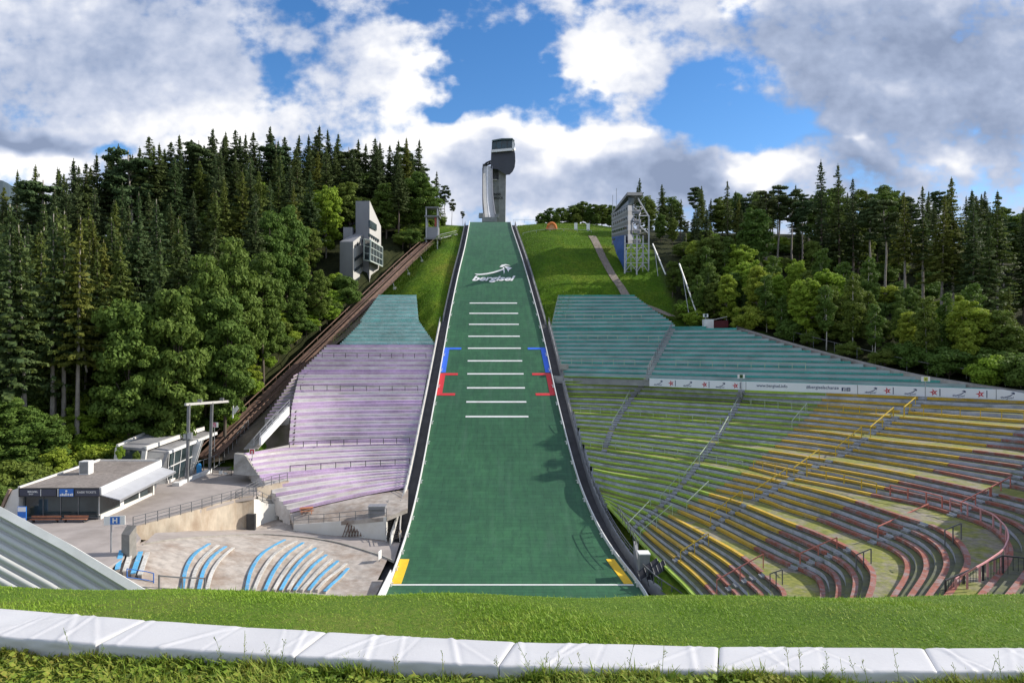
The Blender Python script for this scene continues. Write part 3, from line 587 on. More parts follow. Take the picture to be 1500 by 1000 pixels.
# lettering and arrow emblem
def text_poly(s, size=1.0, bold=.02, shear=.0, extrude=0.0, align='CENTER'):
    cu = bpy.data.curves.new('_t', 'FONT'); cu.body = s; cu.size = size; cu.offset = bold; cu.shear = shear; cu.extrude = extrude; cu.align_x = align; cu.resolution_u = 3
    ob = bpy.data.objects.new('_t', cu); COL.objects.link(ob); dg = bpy.context.evaluated_depsgraph_get(); me = bpy.data.meshes.new_from_object(ob.evaluated_get(dg))
    v = np.array([tuple(q.co) for q in me.vertices]); f = [tuple(p.vertices) for p in me.polygons]
    bpy.data.objects.remove(ob); bpy.data.curves.remove(cu); bpy.data.meshes.remove(me); return v, f
def place_text(name, s, fn, mat, parent, width=None, **kw):
    """fn maps text plane (x, y) -> world; width rescales x and y"""
    v, f = text_poly(s, **kw)
    if not len(v): return None
    lo, hi = v.min(0), v.max(0); k = (width/(hi[0]-lo[0])) if width else 1
    q = MB(); q.v = [tuple(fn((a[0]-(lo[0]+hi[0])/2)*k, (a[1]-lo[1])*k, a[2])) for a in v]; q.f = list(f); q.m = [0]*len(f); return q.build(name, mat, parent, fix=False)
Ym = Y_of(414); Yt = Y_of(404.4)
def on_slope(x, y, z=0):                                           # x metres across, y 0..1 up the lettering
    Y = Ym+(Yt-Ym)*y; u0 = u_of(723.5, Y); W = float(np.diff(hx(Y))[0]); return hill_pt(u0+x/W, Y, .09)
v, f = text_poly('bergisel', 1.0, .035, .35); lo, hi = v.min(0), v.max(0)
q = MB(); q.v = [tuple(on_slope(((a[0]-lo[0])/(hi[0]-lo[0])-.5)*64.5/1000*Ym, (a[1]-lo[1])/(hi[1]-lo[1]))) for a in v]; q.f = list(f); q.m = [0]*len(f); q.build('lettering', WHITE, slope, fix=False)
def slope_poly(pts, name='arrow_emblem'):
    w = MB(); pp = []
    for x, y in pts: Y = Y_of(y); pp.append(hill_pt(u_of(x, Y), Y, .09))
    return pp
em = MB(); up_ = [(695, 401.2), (702, 401.6), (712, 400.6), (722, 398.6), (731, 396), (737.5, 393.6)]; dn_ = [(698.5, 403.2), (703, 403.4), (713, 402.4), (723, 400.5), (732, 397.8), (738, 395.6)]
em.strip(slope_poly(up_), slope_poly(dn_))
for poly in ([(736.5, 391.8), (738.5, 391.9), (739.4, 398), (738.2, 402)], [(731.5, 391.5), (735, 388.3), (741, 387.4), (748, 389.6), (740, 389.2), (735.5, 391.8)], [(738.5, 390.3), (744, 391), (750, 393), (745.5, 396.2), (744.8, 399), (742.8, 395)]):
    em.face(slope_poly(poly))
em.build('arrow_emblem', WHITE, slope)
# boards along both edges, gutter outside, small edge lamps
def edge_line(side, off, up): # points along the slope's edge, off metres outwards
    out = []
    for Y in HY[::2]:
        xl, xr = hx(Y); x = xl-off if side == 0 else xr+off; out.append(np.array((float(x), float(Y), float(hz(Y))+up)))
    return out
for side in (0, 1):
    w = MB(); a, b = edge_line(side, 0, -.1), edge_line(side, .12, -.1); H = .62
    w.sweep([[p, p+np.array((0, 0, H)), q+np.array((0, 0, H)), q] for p, q in zip(a, b)]); w.build('side_board', WHITE, slope)
    w = MB(); w.strip(edge_line(side, .13, -.95), edge_line(side, 1.75, -.95)); w.strip(edge_line(side, .125, -.95), edge_line(side, .125, .05)); w.build('service_gutter', DARKGAP, slope)
    for Y in np.arange(72, 150, 4.3):
        p = hill_pt(0 if side == 0 else 1, Y, 0); s = 1 if side == 0 else -1
        w = MB(); w.box((p[0]+s*.14, p[1], p[2]+.02), (.24, .12, .34)); w.bar((p[0]+s*.05, p[1], p[2]+.5), (p[0]+s*.42, p[1], p[2]+.46), .07, .09); w.build('edge_lamp', WHITE, slope)
# flared end boards at the bottom corners
w = MB(); w.prism([P(560, 880, 67.6), P(550, 880, 66.5), P(573, 834, 73.5), P(574.5, 850, 73.2)], (-.1, .1, 0)); w.build('end_board', WHITE, slope)
# outer walls and fences of the gutter
def wall_fence(name, label, side, Y0, Y1, off, hw, hf, mat, fmat, step=2.2):
    root = thing(name, (hx((Y0+Y1)/2)[side]+(-off if side == 0 else off), (Y0+Y1)/2, float(hz((Y0+Y1)/2))-1), label, 'fence')
    Ys = np.arange(Y0, Y1, 1.6); s = -1 if side == 0 else 1; w = MB(); f = MB(); A = []
    for Y in Ys: x = float(hx(Y)[side])+s*off; A.append(np.array((x, Y, float(hz(Y)))))
    w.sweep([[p+np.array((0, 0, -1.6)), p+np.array((0, 0, hw)), p+np.array((s*.2, 0, hw)), p+np.array((s*.2, 0, -1.6))] for p in A]); w.build('wall', mat, root)
    for k in (1.0, .55): f.sweep([[p+np.array((s*.1-.03, 0, hw+hf*k-.03)), p+np.array((s*.1-.03, 0, hw+hf*k+.03)), p+np.array((s*.1+.03, 0, hw+hf*k+.03)), p+np.array((s*.1+.03, 0, hw+hf*k-.03))] for p in A])
    for Y in np.arange(Y0, Y1, step):
        p = np.array((float(hx(Y)[side])+s*(off+.1), Y, float(hz(Y)))); f.bar(p+np.array((0, 0, hw)), p+np.array((0, 0, hw+hf)), .07)
    f.build('railing', fmat, root); return root
wall_fence('edge_fence', 'low wall with pale rail along the left side of the slope', 0, 84, 140, 1.75, .25, .65, WHITE_WALL, STEEL)
wall_fence('edge_fence', 'grey concrete wall and fence along the right side of the slope', 1, 71, 139, 1.75, .35, .85, CONC_GREY, GREYSTEEL, 1.6)
wall_fence('edge_fence', 'upper grey edge fence right of the slope beside the grass', 1, 139.5, 206, 1.3, -.25, .7, CONC_GREY, GREYSTEEL)
wall_fence('edge_fence', 'upper grey edge fence left of the slope beside the grass', 0, 140.5, 206, 1.3, -.35, .6, CONC_GREY, GREYSTEEL)
# ------------------------------------------------------------------ yard on the left: plaza, road, bench bowl
def poly_sheet(name, pts, mat, th=.3, kind='structure'):
    w = MB(); w.prism(pts, (0, 0, -th)); o = w.build(name, mat); return tag(o, kind=kind)
WL = [np.array(p) for p in ((-36.3, 48, -20.5), (-36.6, 64, -20.4), (-38.6, 71, -20.45), (-41.4, 74.6, -20.4), (-37.6, 82.4, -20.3), (-35.4, 87.2, -20.2), (-33.5, 88.6, -20.15))]
pl = WL+[np.array((-33.6, 93.5, -19.9)), np.array((-33.2, 99, -19.7)), np.array((-36, 103, -19.5)), np.array((-47, 108, -19.4)), np.array((-62, 100, -19.6)), np.array((-62, 74, -20.3)), np.array((-70, 48, -20.5))]
w = MB(); c_ = np.array((-48, 82, -20.15))
for a, b in zip(pl, pl[1:]+pl[:1]): w.face([c_, a, b])
for a, b in zip(pl, pl[1:]+pl[:1]): w.face([a, b, b-np.array((0, 0, .35)), a-np.array((0, 0, .35))])
tag(w.build('plaza', PAVE), kind='structure')
apron_h = TPS([(-41.4, 74.6, -20.9), (-37.6, 82.4, -22.8), (-33.5, 88.6, -24.3), (-31.6, 93, -23.9), (-13, 81.3, -25.2), (-15.3, 87.5, -25.1), (-21.6, 86.5, -24.8), (-35.5, 79, -22.5), (-37, 69.3, -21.0), (-23, 86, -24.9), (-30.9, 65.7, -23),
               (-25.6, 66.6, -24.3), (-19.3, 69, -25.6), (-27.5, 82, -24.2), (-18.5, 77.3, -25.5), (-14.7, 73.4, -25.7), (-35.9, 65.3, -21.0), (-31.7, 62.2, -22.6), (-33.1, 75.3, -22.6), (-31, 75.7, -23.1), (-20, 50, -26), (-33, 50, -22.4), (-12, 55, -26.3), (-50, 75, -22.4), (-45, 85, -23), (-40, 95, -24), (-27, 92, -24.2), (-28, 50, -24.3)], .02)
ax = np.arange(-38.5, -9.9, .6); ay = np.arange(46, 95, .6); AXg, AYg = np.meshgrid(ax, ay); AZg = apron_h(AXg, AYg)
idx = np.arange(AXg.size).reshape(AXg.shape); Fa = np.stack([idx[:-1, :-1], idx[:-1, 1:], idx[1:, 1:], idx[1:, :-1]], -1).reshape(-1, 4); Va = np.c_[AXg.ravel(), AYg.ravel(), AZg.ravel()]
fc = Va[Fa].mean(1); keep = fc[:, 0] < np.array([float(hx(y)[0]) for y in fc[:, 1]])-1.2
tag(mesh_np('yard_paving', Va, Fa[keep], APRON, smooth=True), kind='structure')
def ap(px, py):                                              # point of the yard seen at a survey pixel
    lo, hi = 50., 110.
    for _ in range(50):
        m = (lo+hi)/2; q = P(px, py, m)
        if q[2] > float(apron_h(np.array([q[0]]), np.array([q[1]]))[0]): lo = m
        else: hi = m
    return P(px, py, m)
def on_apron(x, y, up=0): return np.array((x, y, float(apron_h(np.array([x]), np.array([y]))[0])+up))
# road down to the slope
fa = resample([ap(*p) for p in ((228, 781), (300, 778.5), (370, 777.5), (430, 780), (500, 787), (586, 795))], 40); fb = resample([ap(*p) for p in ((212, 797), (300, 786.5), (370, 783), (420, 784.5), (480, 791.5), (545, 809), (578, 822))], 40)
w = MB(); up = np.array((0, 0, .06))
for k in range(5):
    A = [on_apron(*(a+(b-a)*k/5)[:2], .07) for a, b in zip(fa, fb)]; B = [on_apron(*(a+(b-a)*(k+1)/5)[:2], .07) for a, b in zip(fa, fb)]; w.strip(A, B)
tag(w.build('service_road', PAVE), kind='structure')
w = MB(); w.sweep([[on_apron(b[0], b[1]-.05, -.1), on_apron(b[0], b[1]-.05, .16), on_apron(b[0], b[1]-.28, .16), on_apron(b[0], b[1]-.28, -.1)] for b in fb]); tag(w.build('kerb', CONC), kind='structure')
# retaining walls under the plaza
def wall_line(name, label, tops, base, mat, th=.35, cat='wall'):
    w = MB(); rows = []
    T = resample(np.array(tops), 24) if len(tops) > 2 else np.array([np.array(tops[0])+(np.array(tops[1])-np.array(tops[0]))*t for t in np.linspace(0, 1, 12)])
    B = np.interp(np.linspace(0, 1, len(T)), np.linspace(0, 1, len(base)), base); d = np.gradient(T[:, :2], axis=0); n = np.c_[-d[:, 1], d[:, 0]]; n /= np.linalg.norm(n, axis=1)[:, None]
    for p, b, q in zip(T, B, n): o = np.array((q[0], q[1], 0))*th; rows.append([(p[0], p[1], b), p, p+o, (p[0]+o[0], p[1]+o[1], b)])
    w.sweep(rows); o = w.build(name, mat); return tag(o, label, cat)
wall_line('retaining_wall', 'long stained concrete retaining wall below the plaza fence', [WL[3]+np.array((0, 0, .1)), WL[4]+np.array((0, 0, .1)), WL[5]+np.array((0, 0, .1)), WL[6]+np.array((0, 0, .1))], (-21.5, -23.6, -24.8, -25), CONC_WARM)
wp = [P(372, 731, 88.6), P(384, 727, 90), P(410, 737, 92.6)]
wall_line('retaining_wall', 'short pale concrete wall with a step, right of the doorway below the plaza', [wp[0]+np.array((0, 0, 0)), P(378, 731, 89.6), P(390, 737, 91), P(411, 738, 92.6)], (-25, -25, -25, -24.6), WHITE_WALL)
wall_line('retaining_wall', 'upper yellowish concrete wall between the plaza and the lowest purple rows', [P(377, 714, 91), P(400, 709, 92.5), P(423, 703.5, 94.2)], (-22.4, -22.4, -22.2), CONC_WARM)
w = MB(); q0 = P(368, 745, 88.0); w.box((q0[0], q0[1], -24.6), (1.1, .5, 2.4)); tag(w.build('doorway', DARK), 'dark doorway in the concrete wall under the plaza', 'doorway')
poly_sheet('terrace_paving', [P(378, 731, 90.2), P(392, 737, 91.4), P(412, 738, 93), P(424, 726, 96), P(424, 716, 95.5), P(400, 719, 93), P(378, 724, 91.3)], CONC, .6)
# yard under the lowest purple rows
poly_sheet('terrace_paving', [P(430, 768.5, 88.2), P(500, 763, 87.2), P(567, 757, 86.2), P(597, 745, 88), P(598, 716, 97), P(540, 725, 95), P(480, 738.5, 92), P(424, 752, 90.2)], APRON, .5)
wall_line('retaining_wall', 'low whitish retaining wall with a rail, left of the dark metal stair', [P(430, 768, 88.2), P(480, 764.5, 87.4), P(520, 761, 87), P(566, 757, 86.2)], (-24.9, -25.2, -25.5, -25.6), WHITE_WALL)

def rail_posts(name, label, pts, h, mat, group=None, step=2.0, pw=.07, bars=(1.0, .5), cat='railing', verticals=0):
    pts = [np.array(p, float) for p in pts]; root = thing(name, pts[0], label, cat, group); w = MB(); up = np.array((0, 0, 1.0))
    for a, b in zip(pts[:-1], pts[1:]):
        for k in bars: w.bar(a+up*h*k, b+up*h*k, pw*.9)
    w.build('rail', mat, root)
    d = np.r_[0, np.cumsum([np.linalg.norm(b-a) for a, b in zip(pts[:-1], pts[1:])])]; n = max(1, int(round(d[-1]/step)))
    for t in np.linspace(0, d[-1], n+1):
        i = min(np.searchsorted(d, t, 'right')-1, len(pts)-2); p = pts[i]+(pts[i+1]-pts[i])*((t-d[i])/(d[i+1]-d[i]+1e-9)); w = MB(); w.bar(p-up*.05, p+up*h, pw); w.build('post', mat, root)
    if verticals:
        w = MB()
        for t in np.arange(0, d[-1], verticals):
            i = min(np.searchsorted(d, t, 'right')-1, len(pts)-2); p = pts[i]+(pts[i+1]-pts[i])*((t-d[i])/(d[i+1]-d[i]+1e-9)); w.bar(p+up*h*.12, p+up*h*.96, .025)
        w.build('bars', mat, root)
    return root
u1 = np.array((0, 0, .1))
rail_posts('railing', 'long dark plaza railing along the top of the stained retaining wall', [p+u1 for p in WL[3:7]], 1.15, GREYSTEEL, step=1.5, bars=(1, .66, .33))
rail_posts('railing', 'dark plaza railing running up to the lowest purple rows', [P(345, 733, 87.4), P(379, 714.5, 91), P(400, 709, 92.5), P(421, 704, 94)], 1.15, GREYSTEEL, step=1.2, bars=(1, .66, .33))
rail_posts('railing', 'dark stair railing dropping beside the doorway wall', [P(376, 729, 89.5), P(392, 737, 91), P(411, 738, 92.5), P(424, 727, 95)], 1.1, GREYSTEEL, step=1.2, bars=(1, .5))
rail_posts('railing', 'grey railing on the low whitish wall beside the metal stair', [P(430, 768, 88.3), P(480, 764.5, 87.5), P(520, 761, 87.1), P(566, 757, 86.3)], 1.1, GREYSTEEL, step=2.0)
# stained bench rows in the yard, curving round the outrun
def bench_arc(pts, mat, label, group, h=.36, wd=.34):
    A = resample([ap(*p) for p in pts], 18); n = outward(A, A+np.array((-1, 0, 0)))
    root = thing('curved_bench', A[9], label, 'bench', group); w = MB(); s = MB(); up = np.array((0, 0, 1.0))
    w.sweep([[on_apron(a[0], a[1], -.4)+q*.05, on_apron(a[0], a[1], h-.09)+q*.05, on_apron(a[0], a[1], h-.09)+q*(wd-.06), on_apron(a[0], a[1], -.4)+q*(wd-.06)] for a, q in zip(A, n)]); w.build('plinth', APRON, root)
    s.sweep([[on_apron(a[0], a[1], h-.09), on_apron(a[0], a[1], h), on_apron(a[0], a[1], h)+q*wd, on_apron(a[0], a[1], h-.09)+q*wd] for a, q in zip(A, n)]); s.build('seat', mat, root)
arcs = [((364, 868), (371, 838), (389, 812), (419, 794)), ((375, 868), (388, 838), (408, 812), (436, 796)), ((391, 868), (405, 838), (424, 814), (446, 798)), ((404, 868), (420, 840), (438, 818), (458, 801)),
        ((414, 868), (428, 843), (445, 822), (464, 806)), ((425, 868), (438, 846), (455, 826), (474, 811)), ((434, 868), (447, 849), (462, 831), (480, 816)), ((444, 868), (458, 852), (472, 836), (488, 822)), ((455, 868), (468, 852), (482, 838), (497, 825)), ((466, 868), (479, 854), (495, 841), (509, 829)), ((478, 870), (488, 860), (499, 850), (512, 836))]
ordn = ['leftmost', 'second', 'third', 'fourth', 'fifth', 'sixth', 'seventh', 'eighth', 'ninth', 'tenth', 'rightmost']
for i, a in enumerate(arcs):
    bl = i % 2 == 0; bench_arc(a, B_BLUE if bl else B_WHITE, f"{ordn[i]} curved {'blue' if bl else 'whitish'} bench of the long set in the concrete bowl", 'curved benches in the concrete bowl')
for i, a in enumerate([((270, 868), (275, 838), (288, 815), (309, 800)), ((283, 868), (289, 840), (303, 818), (322, 802)), ((294, 868), (301, 840), (314, 819), (333, 804)), ((306, 868), (313, 843), (326, 822), (344, 806))]):
    bl = i % 2 == 0; bench_arc(a, B_BLUE if bl else B_WHITE, f"{['first', 'second', 'third', 'fourth'][i]} {'blue' if bl else 'whitish'} bench from the left in the middle set of four", 'curved benches in the concrete bowl')
for i, a in enumerate([((172, 840), (178, 812)), ((183, 843), (192, 813)), ((195, 846), (206, 814)), ((205, 848), (216, 815))]):
    bl = i % 2 == 0; A = [on_apron(*ap(max(a[0][0], 172), a[0][1])[:2]), on_apron(*ap(*a[1])[:2])]
    root = thing('short_bench', A[0], f"{['first', 'second', 'third', 'fourth'][i]} short {'blue' if bl else 'whitish'} bench from the left beside the concrete pillar", 'bench', 'short benches beside the pillar')
    w = MB(); upv = np.array((0, 0, .42)); w.bar(A[0]+upv, A[1]+upv, .42, .09); w.build('seat', B_BLUE if bl else B_WHITE, root); w = MB(); w.bar(A[0]+upv*.3, A[1]+upv*.3, .3, .5); w.build('plinth', APRON, root)
# sign with H, pillar, gate
def flat_frame(o, ex, ez, depth=.03):
    o = np.array(o, float); ex = np.array(ex, float); ez = np.array(ez, float); ny = np.cross(ex, ez); ny = ny/np.linalg.norm(ny); return lambda x, y, z=0: o+ex*x+ez*y+ny*(depth+z)
EX = np.array((1., 0, 0)); EZ = np.array((0, 0, 1.))
h0 = np.array((-38.75, 66.0, -20.5)); root = thing('block_sign', h0, 'white sign with a blue H on a tall pole in the yard', 'sign', 'block letter signs')
w = MB(); w.bar(h0, h0+EZ*3.2, .12); w.build('pole', STEEL, root)
pc = P(167.5, 768.5, 66.0); w = MB(); ey = np.array((.16, -1, 0))/1.0127; ex = np.array((1, .16, 0))/1.0127
def slab(w, c, ex, ez, ny, sx, sz, th): c = np.array(c, float); ex = ex*sx/2; n = ny*th; z = ez*sz; w.hexa([c-ex, c+ex, c+ex+n, c-ex+n, c-ex+z, c+ex+z, c+ex+n+z, c-ex+n+z])
slab(w, pc, ex, EZ, -ey, 1.9, .86, .1); w.build('panel', SIGNWHITE, root)
w = MB(); slab(w, pc+EZ*.07+ey*.012+ex*.06, ex, EZ, -ey*-1, .86, .72, .012); w.build('blue_field', SIGNBLUE, root)
fr = flat_frame(pc+EZ*.19+ex*.06, ex, EZ, .03); place_text('letter', 'H', lambda x, y, z: fr(x, y), SIGNWHITE, root, width=.44, size=1, bold=.04)
c = np.array((-36.9, 65.6)); zb = -21.3; w = MB(); q = [c+np.array(v) for v in ((-.55, -.15), (.45, -.55), (.62, .35), (-.40, .55))]
w.hexa([(p[0], p[1], zb) for p in q]+[(q[0][0], q[0][1], zb+2.85), (q[1][0], q[1][1], zb+2.85), (q[2][0], q[2][1], zb+3.55), (q[3][0], q[3][1], zb+3.55)]); tag(w.build('concrete_pillar', M('dark_grey_concrete', (.24, .225, .205), .2, 1.4, .9)), 'short grey concrete pillar with sloping top beside the H sign', 'pillar')
rail_posts('gate', 'blue metal barrier at the foot of the short benches', [ap(186, 847), ap(214, 851), ap(225, 853.5)], .9, SIGNBLUE, cat='barrier', step=3, bars=(1, .15))
rail_posts('railing', 'dark posts and mesh fence at the lower edge of the bench bowl', [ap(233, 866), ap(262, 868), ap(300, 869)], 1.5, GREYSTEEL, step=1.6, pw=.12, bars=(.95,))
# small things in the yard
root = thing('picnic_table', P(449, 750, 90), 'brown wooden picnic table beside the lowest purple rows', 'picnic table'); q = P(449, 751.5, 90.0)
w = MB(); w.box(q+EZ*.70, (1.7, .75, .07), .35); w.build('table_top', WOOD, root)
for s in (-1, 1):
    w = MB(); w.box(q+np.array((-s*.24, s*.64, .42)), (1.7, .28, .06), .35); w.build('seat', WOOD, root)
for s in (-1, 1):
    w = MB(); d = np.array((math.cos(.35), math.sin(.35), 0))*.6*s; e = np.array((-math.sin(.35), math.cos(.35), 0)); w.bar(q+d-e*.6, q+d+e*.25+EZ*.7, .08); w.bar(q+d+e*.6, q+d-e*.25+EZ*.7, .08); w.bar(q+d-e*.75+EZ*.4, q+d+e*.75+EZ*.4, .07); w.build('leg', WOOD, root)
q = P(553, 756, 87.6); root = thing('storage_box', q, 'grey metal storage box on the low whitish wall beside the stair', 'box'); w = MB(); w.box(q, (2.1, 1.3, 1.35), .02); w.build('body', GREYPANEL, root); w = MB(); w.box(q+EZ*1.35, (2.25, 1.45, .1), .02); w.build('lid', STEEL, root); w = MB(); w.box(q+EZ*.9+np.array((0, -.68, 0)), (1.9, .05, .05)); w.build('handle', DARK, root)
def rack_mesh(): 
    w = MB()
    for k in range(8):
        o = np.array((k*.36, k*.03, 0)); w.bar(o, o+np.array((.55, .45, 1.75)), .08); w.bar(o+np.array((.9, 0, 0)), o+np.array((.55, .45, 1.75)), .08); w.bar(o+np.array((.22, .15, .6)), o+np.array((.78, .15, .6)), .06)
    return w
rk = rack_mesh(); q = ap(502, 786)+np.array((0, -.1, .05)); rk.v = [tuple(np.array(v)+q) for v in rk.v]; rt = rk.build('trestle_rack', RUST); tag(rt, 'row of brown trestle frames leaning at the low whitish wall', 'trestles')
# metal stair beside the slope
root = thing('metal_stair', P(575, 785, 86), 'dark metal stair with pale side walls beside the slope', 'stairs'); b0 = P(575, 787, 85.4); t0 = P(578, 744, 92.0)
w = MB()
for k in range(15):
    f = k/14; p = b0+(t0-b0)*f; w.box(p-EZ*.06, (1.5, .34, .06))
w.build('treads', DARK, root)
for s in (-1, 1):
    w = MB(); d = np.array((s*.85, 0, 0)); w.hexa([b0+d-EZ*.5, b0+d+np.array((.12, 0, -.5)), t0+d+np.array((.12, 0, -.9)), t0+d-EZ*.9, b0+d+EZ*.35, b0+d+np.array((.12, 0, .35)), t0+d+np.array((.12, 0, .35)), t0+d+EZ*.35]); w.build('side_wall', WHITE_WALL, root)
    w = MB(); w.bar(b0+d+EZ*1.15, t0+d+EZ*1.15, .06); w.bar(b0+d+EZ*.75, t0+d+EZ*.75, .05)
    for f in (0, .25, .5, .75, 1): p = b0+(t0-b0)*f+d; w.bar(p+EZ*.3, p+EZ*1.15, .06)
    w.build('handrail', GREYSTEEL, root)
q = ap(556, 822); root = thing('info_board', q, 'small grey board on a stand in the sunlit yard near the slope', 'board'); w = MB(); w.bar(q, q+EZ*1.2, .08); w.build('post', STEEL, root); w = MB(); slab(w, q+EZ*.3, np.array((.2, 1, 0)), EZ, np.array((1., 0, 0)), .9, .95, .06); w.build('panel', WHITE, root)
q = P(586, 786, 86.0); w = MB(); w.tube([q, q+EZ*.5, q+EZ*.9], .3, 10, r2=.12); tag(w.build('bollard', CONC_WARM), 'stubby pale bollard at the foot of the metal stair', 'bollard')

# ------------------------------------------------------------------ kiosk with shop front
zg = -20.3
kx0, kx1, ky0, ky1 = -56.6, -46.9, 77.4, 88.6
root = thing('kiosk_building', (-51.5, 83, zg), 'low flat-roofed kiosk with dark glass front and grey awning', 'building')
w = MB(); w.prism([(kx1+.5, ky0-.5, -16.55), (kx1+.5, ky1+1.4, -15.75), (kx0+2.2, ky1+1.4, -15.7), (kx0+1.0, ky0-.5, -16.5)], (0, 0, -.12)); w.build('roof', GRAVEL, root)
w = MB(); w.bar((kx1+.55, ky0-.5, -16.85), (kx1+.55, ky1+1.5, -16.05), .25, .85); w.build('roof_edge', WHITE, root)
w = MB(); w.bar((kx0+1.0, ky0-.4, -16.5), (kx0+2.2, ky1+1.4, -15.62), .3, .3); w.bar((kx0+2.2, ky1+1.4, -15.7), (kx1+.6, ky1+1.4, -15.7), .25, .3); w.build('roof_edge', WHITE_WALL, root)
w = MB(); w.box(((kx0+kx1)/2+.75, ky0-.45, -17.45), (9.0, .35, .95)); w.build('fascia', BLACK, root)
fs = flat_frame((kx0+1.1, ky0-.64, -17.45), EX, EZ, .0)
def fpanel(x0, x1, y0, y1, mat, name='sign_panel'): w = MB(); w.hexa([fs(x0, y0, .0), fs(x1, y0, .0), fs(x1, y0, .03), fs(x0, y0, .03), fs(x0, y1, .0), fs(x1, y1, .0), fs(x1, y1, .03), fs(x0, y1, .03)]); return w.build(name, mat, root)
DKP = M('slate_print', (.05, .055, .085), .15, 1, .5); fpanel(.15, 2.45, .1, .85, DKP); fpanel(2.62, 4.25, .1, .85, DKP); fpanel(4.6, 6.2, .05, .9, SIGNBLUE); fpanel(6.4, 9.1, .1, .85, DKP); fpanel(4.42, 4.5, .05, .9, SIGNWHITE); fpanel(2.49, 2.56, .1, .85, SIGNWHITE)
w = MB()
for k, (x, h) in enumerate(((4.7, .3), (4.9, .45), (5.1, .3), (5.3, .52), (5.55, .42), (5.8, .36), (6.0, .44))): w.hexa([fs(x, .13, .03), fs(x+.16, .13, .03), fs(x+.16, .13, .05), fs(x, .13, .05), fs(x, .13+h*.6, .03), fs(x+.16, .13+h*.6, .03), fs(x+.16, .13+h*.6, .05), fs(x, .13+h*.6, .05)])
w.build('sign_picture', SIGNWHITE, root); w = MB(); w.tube([fs(5.42, .66, .03), fs(5.42, .66, .06)], .12, 12); w.build('sign_picture', SIGNWHITE, root)
f2 = lambda ox, oy: (lambda x, y, z: fs(ox+x, oy+y, .045))
place_text('sign_lettering', 'BERGISEL', f2(1.65, .48), SIGNWHITE, root, width=1.15, size=1, bold=.02); place_text('sign_lettering', 'SHOP', f2(1.45, .24), SIGNWHITE, root, width=.5, size=1, bold=.02)
place_text('sign_lettering', 'KASSE TICKETS', f2(7.7, .42), SIGNWHITE, root, width=2.1, size=1, bold=.01)
w = MB(); w.box(((kx0+kx1)/2+.6, ky0+.15, zg+.35), (8.6, .08, 2.9)); w.build('shop_window', GLASS, root)
w = MB()
for x in (kx0+1.25, kx0+3.4, kx0+5.4, kx0+7.4, kx1-.05): w.box((x, ky0+.1, zg+.3), (.08, .12, 2.9))
w.box(((kx0+kx1)/2+.6, ky0+.09, zg+.28), (8.6, .12, .12)); w.build('window_frame', GREYSTEEL, root)
inner_ = MB()
for x, y, a, b, z, h in ((-53.6, 79, .9, .5, .1, 2.0), (-51.2, 78.6, 1.3, .5, .3, 1.2), (-49, 78.8, 1.4, .5, .3, 1.6), (-50.2, 78.3, .6, .3, 1.4, .5)): inner_.box((x, y, zg+z), (a, b, h))
inner_.build('display_goods', M('display_goods', (.30, .33, .36), .6, 2.2, .6), root)
w = MB(); w.hexa([(kx0-1.3, ky0-.7, zg-.3), (kx0+.9, ky0-.5, zg-.3), (kx0+.9, ky1, zg-.3), (kx0-1.0, ky1, zg-.3), (kx0+.3, ky0-.55, -16.75), (kx0+1.1, ky0-.5, -16.6), (kx0+2.2, ky1, -15.9), (kx0+1.6, ky1, -15.9)]); w.build('side_wall', WHITE_WALL, root)
w = MB(); w.bar((kx0-1.45, ky0-.75, zg-.3), (kx0+.15, ky0-.6, -16.6), .45, .25); w.build('corner_pier', M('brown_render', (.30, .21, .16), .2, 1, .9), root)
w = MB(); w.box((kx1, (ky0+ky1)/2+.2, zg-.3), (.3, ky1-ky0, .95)); w.build('plinth', WHITE_WALL, root)
w = MB(); w.box((kx1-.02, ky0+2.0, zg+.65), (.08, 4.4, 2.4)); w.build('side_window', GLASS, root); w = MB(); w.box((kx1-.02, ky0+7.6, zg+.65), (.08, 5.8, 2.4)); w.build('side_window', GLASS, root)
w = MB(); w.box((kx1+.02, ky0+4.55, zg), (.16, .75, 3.0)); w.build('door', WHITE, root); w = MB(); w.box((kx1+.02, ky0+8.4, zg+.6), (.12, .25, 2.4)); w.build('window_post', WHITE, root); w = MB(); w.box((kx1+.02, ky0+.05, zg+.6), (.14, .14, 2.6)); w.build('window_post', WHITE, root)
w = MB(); w.prism([(kx1+.45, ky0-.4, -17.25), (kx1+2.6, ky0-.3, -17.85), (kx1+2.6, ky1+1.3, -17.05), (kx1+.45, ky1+1.3, -16.45)], (0, 0, -.1)); w.build('awning', CANVAS, root)
w = MB(); w.bar((kx1+2.62, ky0-.3, -17.98), (kx1+2.62, ky1+1.3, -17.18), .06, .24); w.bar((kx1+1.5, ky0+5.2, -17.33), (kx1+2.62, ky0+5.3, -17.62), .07); w.build('awning_edge', STEEL, root)
w = MB(); w.box(((kx0+kx1)/2+.9, ky1+.3, zg-.3), (8.4, .3, 4.3)); w.build('back_wall', WHITE_WALL, root)
q = np.array((-52.0, 83.4, -16.15)); r2 = thing('air_conditioner', q, 'white air conditioning unit on the gravel kiosk roof', 'air conditioner'); w = MB(); w.box(q, (1.15, 1.0, 1.6)); w.build('casing', WHITE, r2)
w = MB()
for k in range(9): w.box(q+np.array((-.46+k*.115, -.52, .1)), (.05, .04, 1.4))
w.build('grille', GREYSTEEL, r2)
for (x, y, lab) in ((-52.6, 90.3, 'small dark conifer growing behind the kiosk roof, left one'), (-49.6, 90.0, 'small yellowish bush behind the kiosk roof, right one')): pass
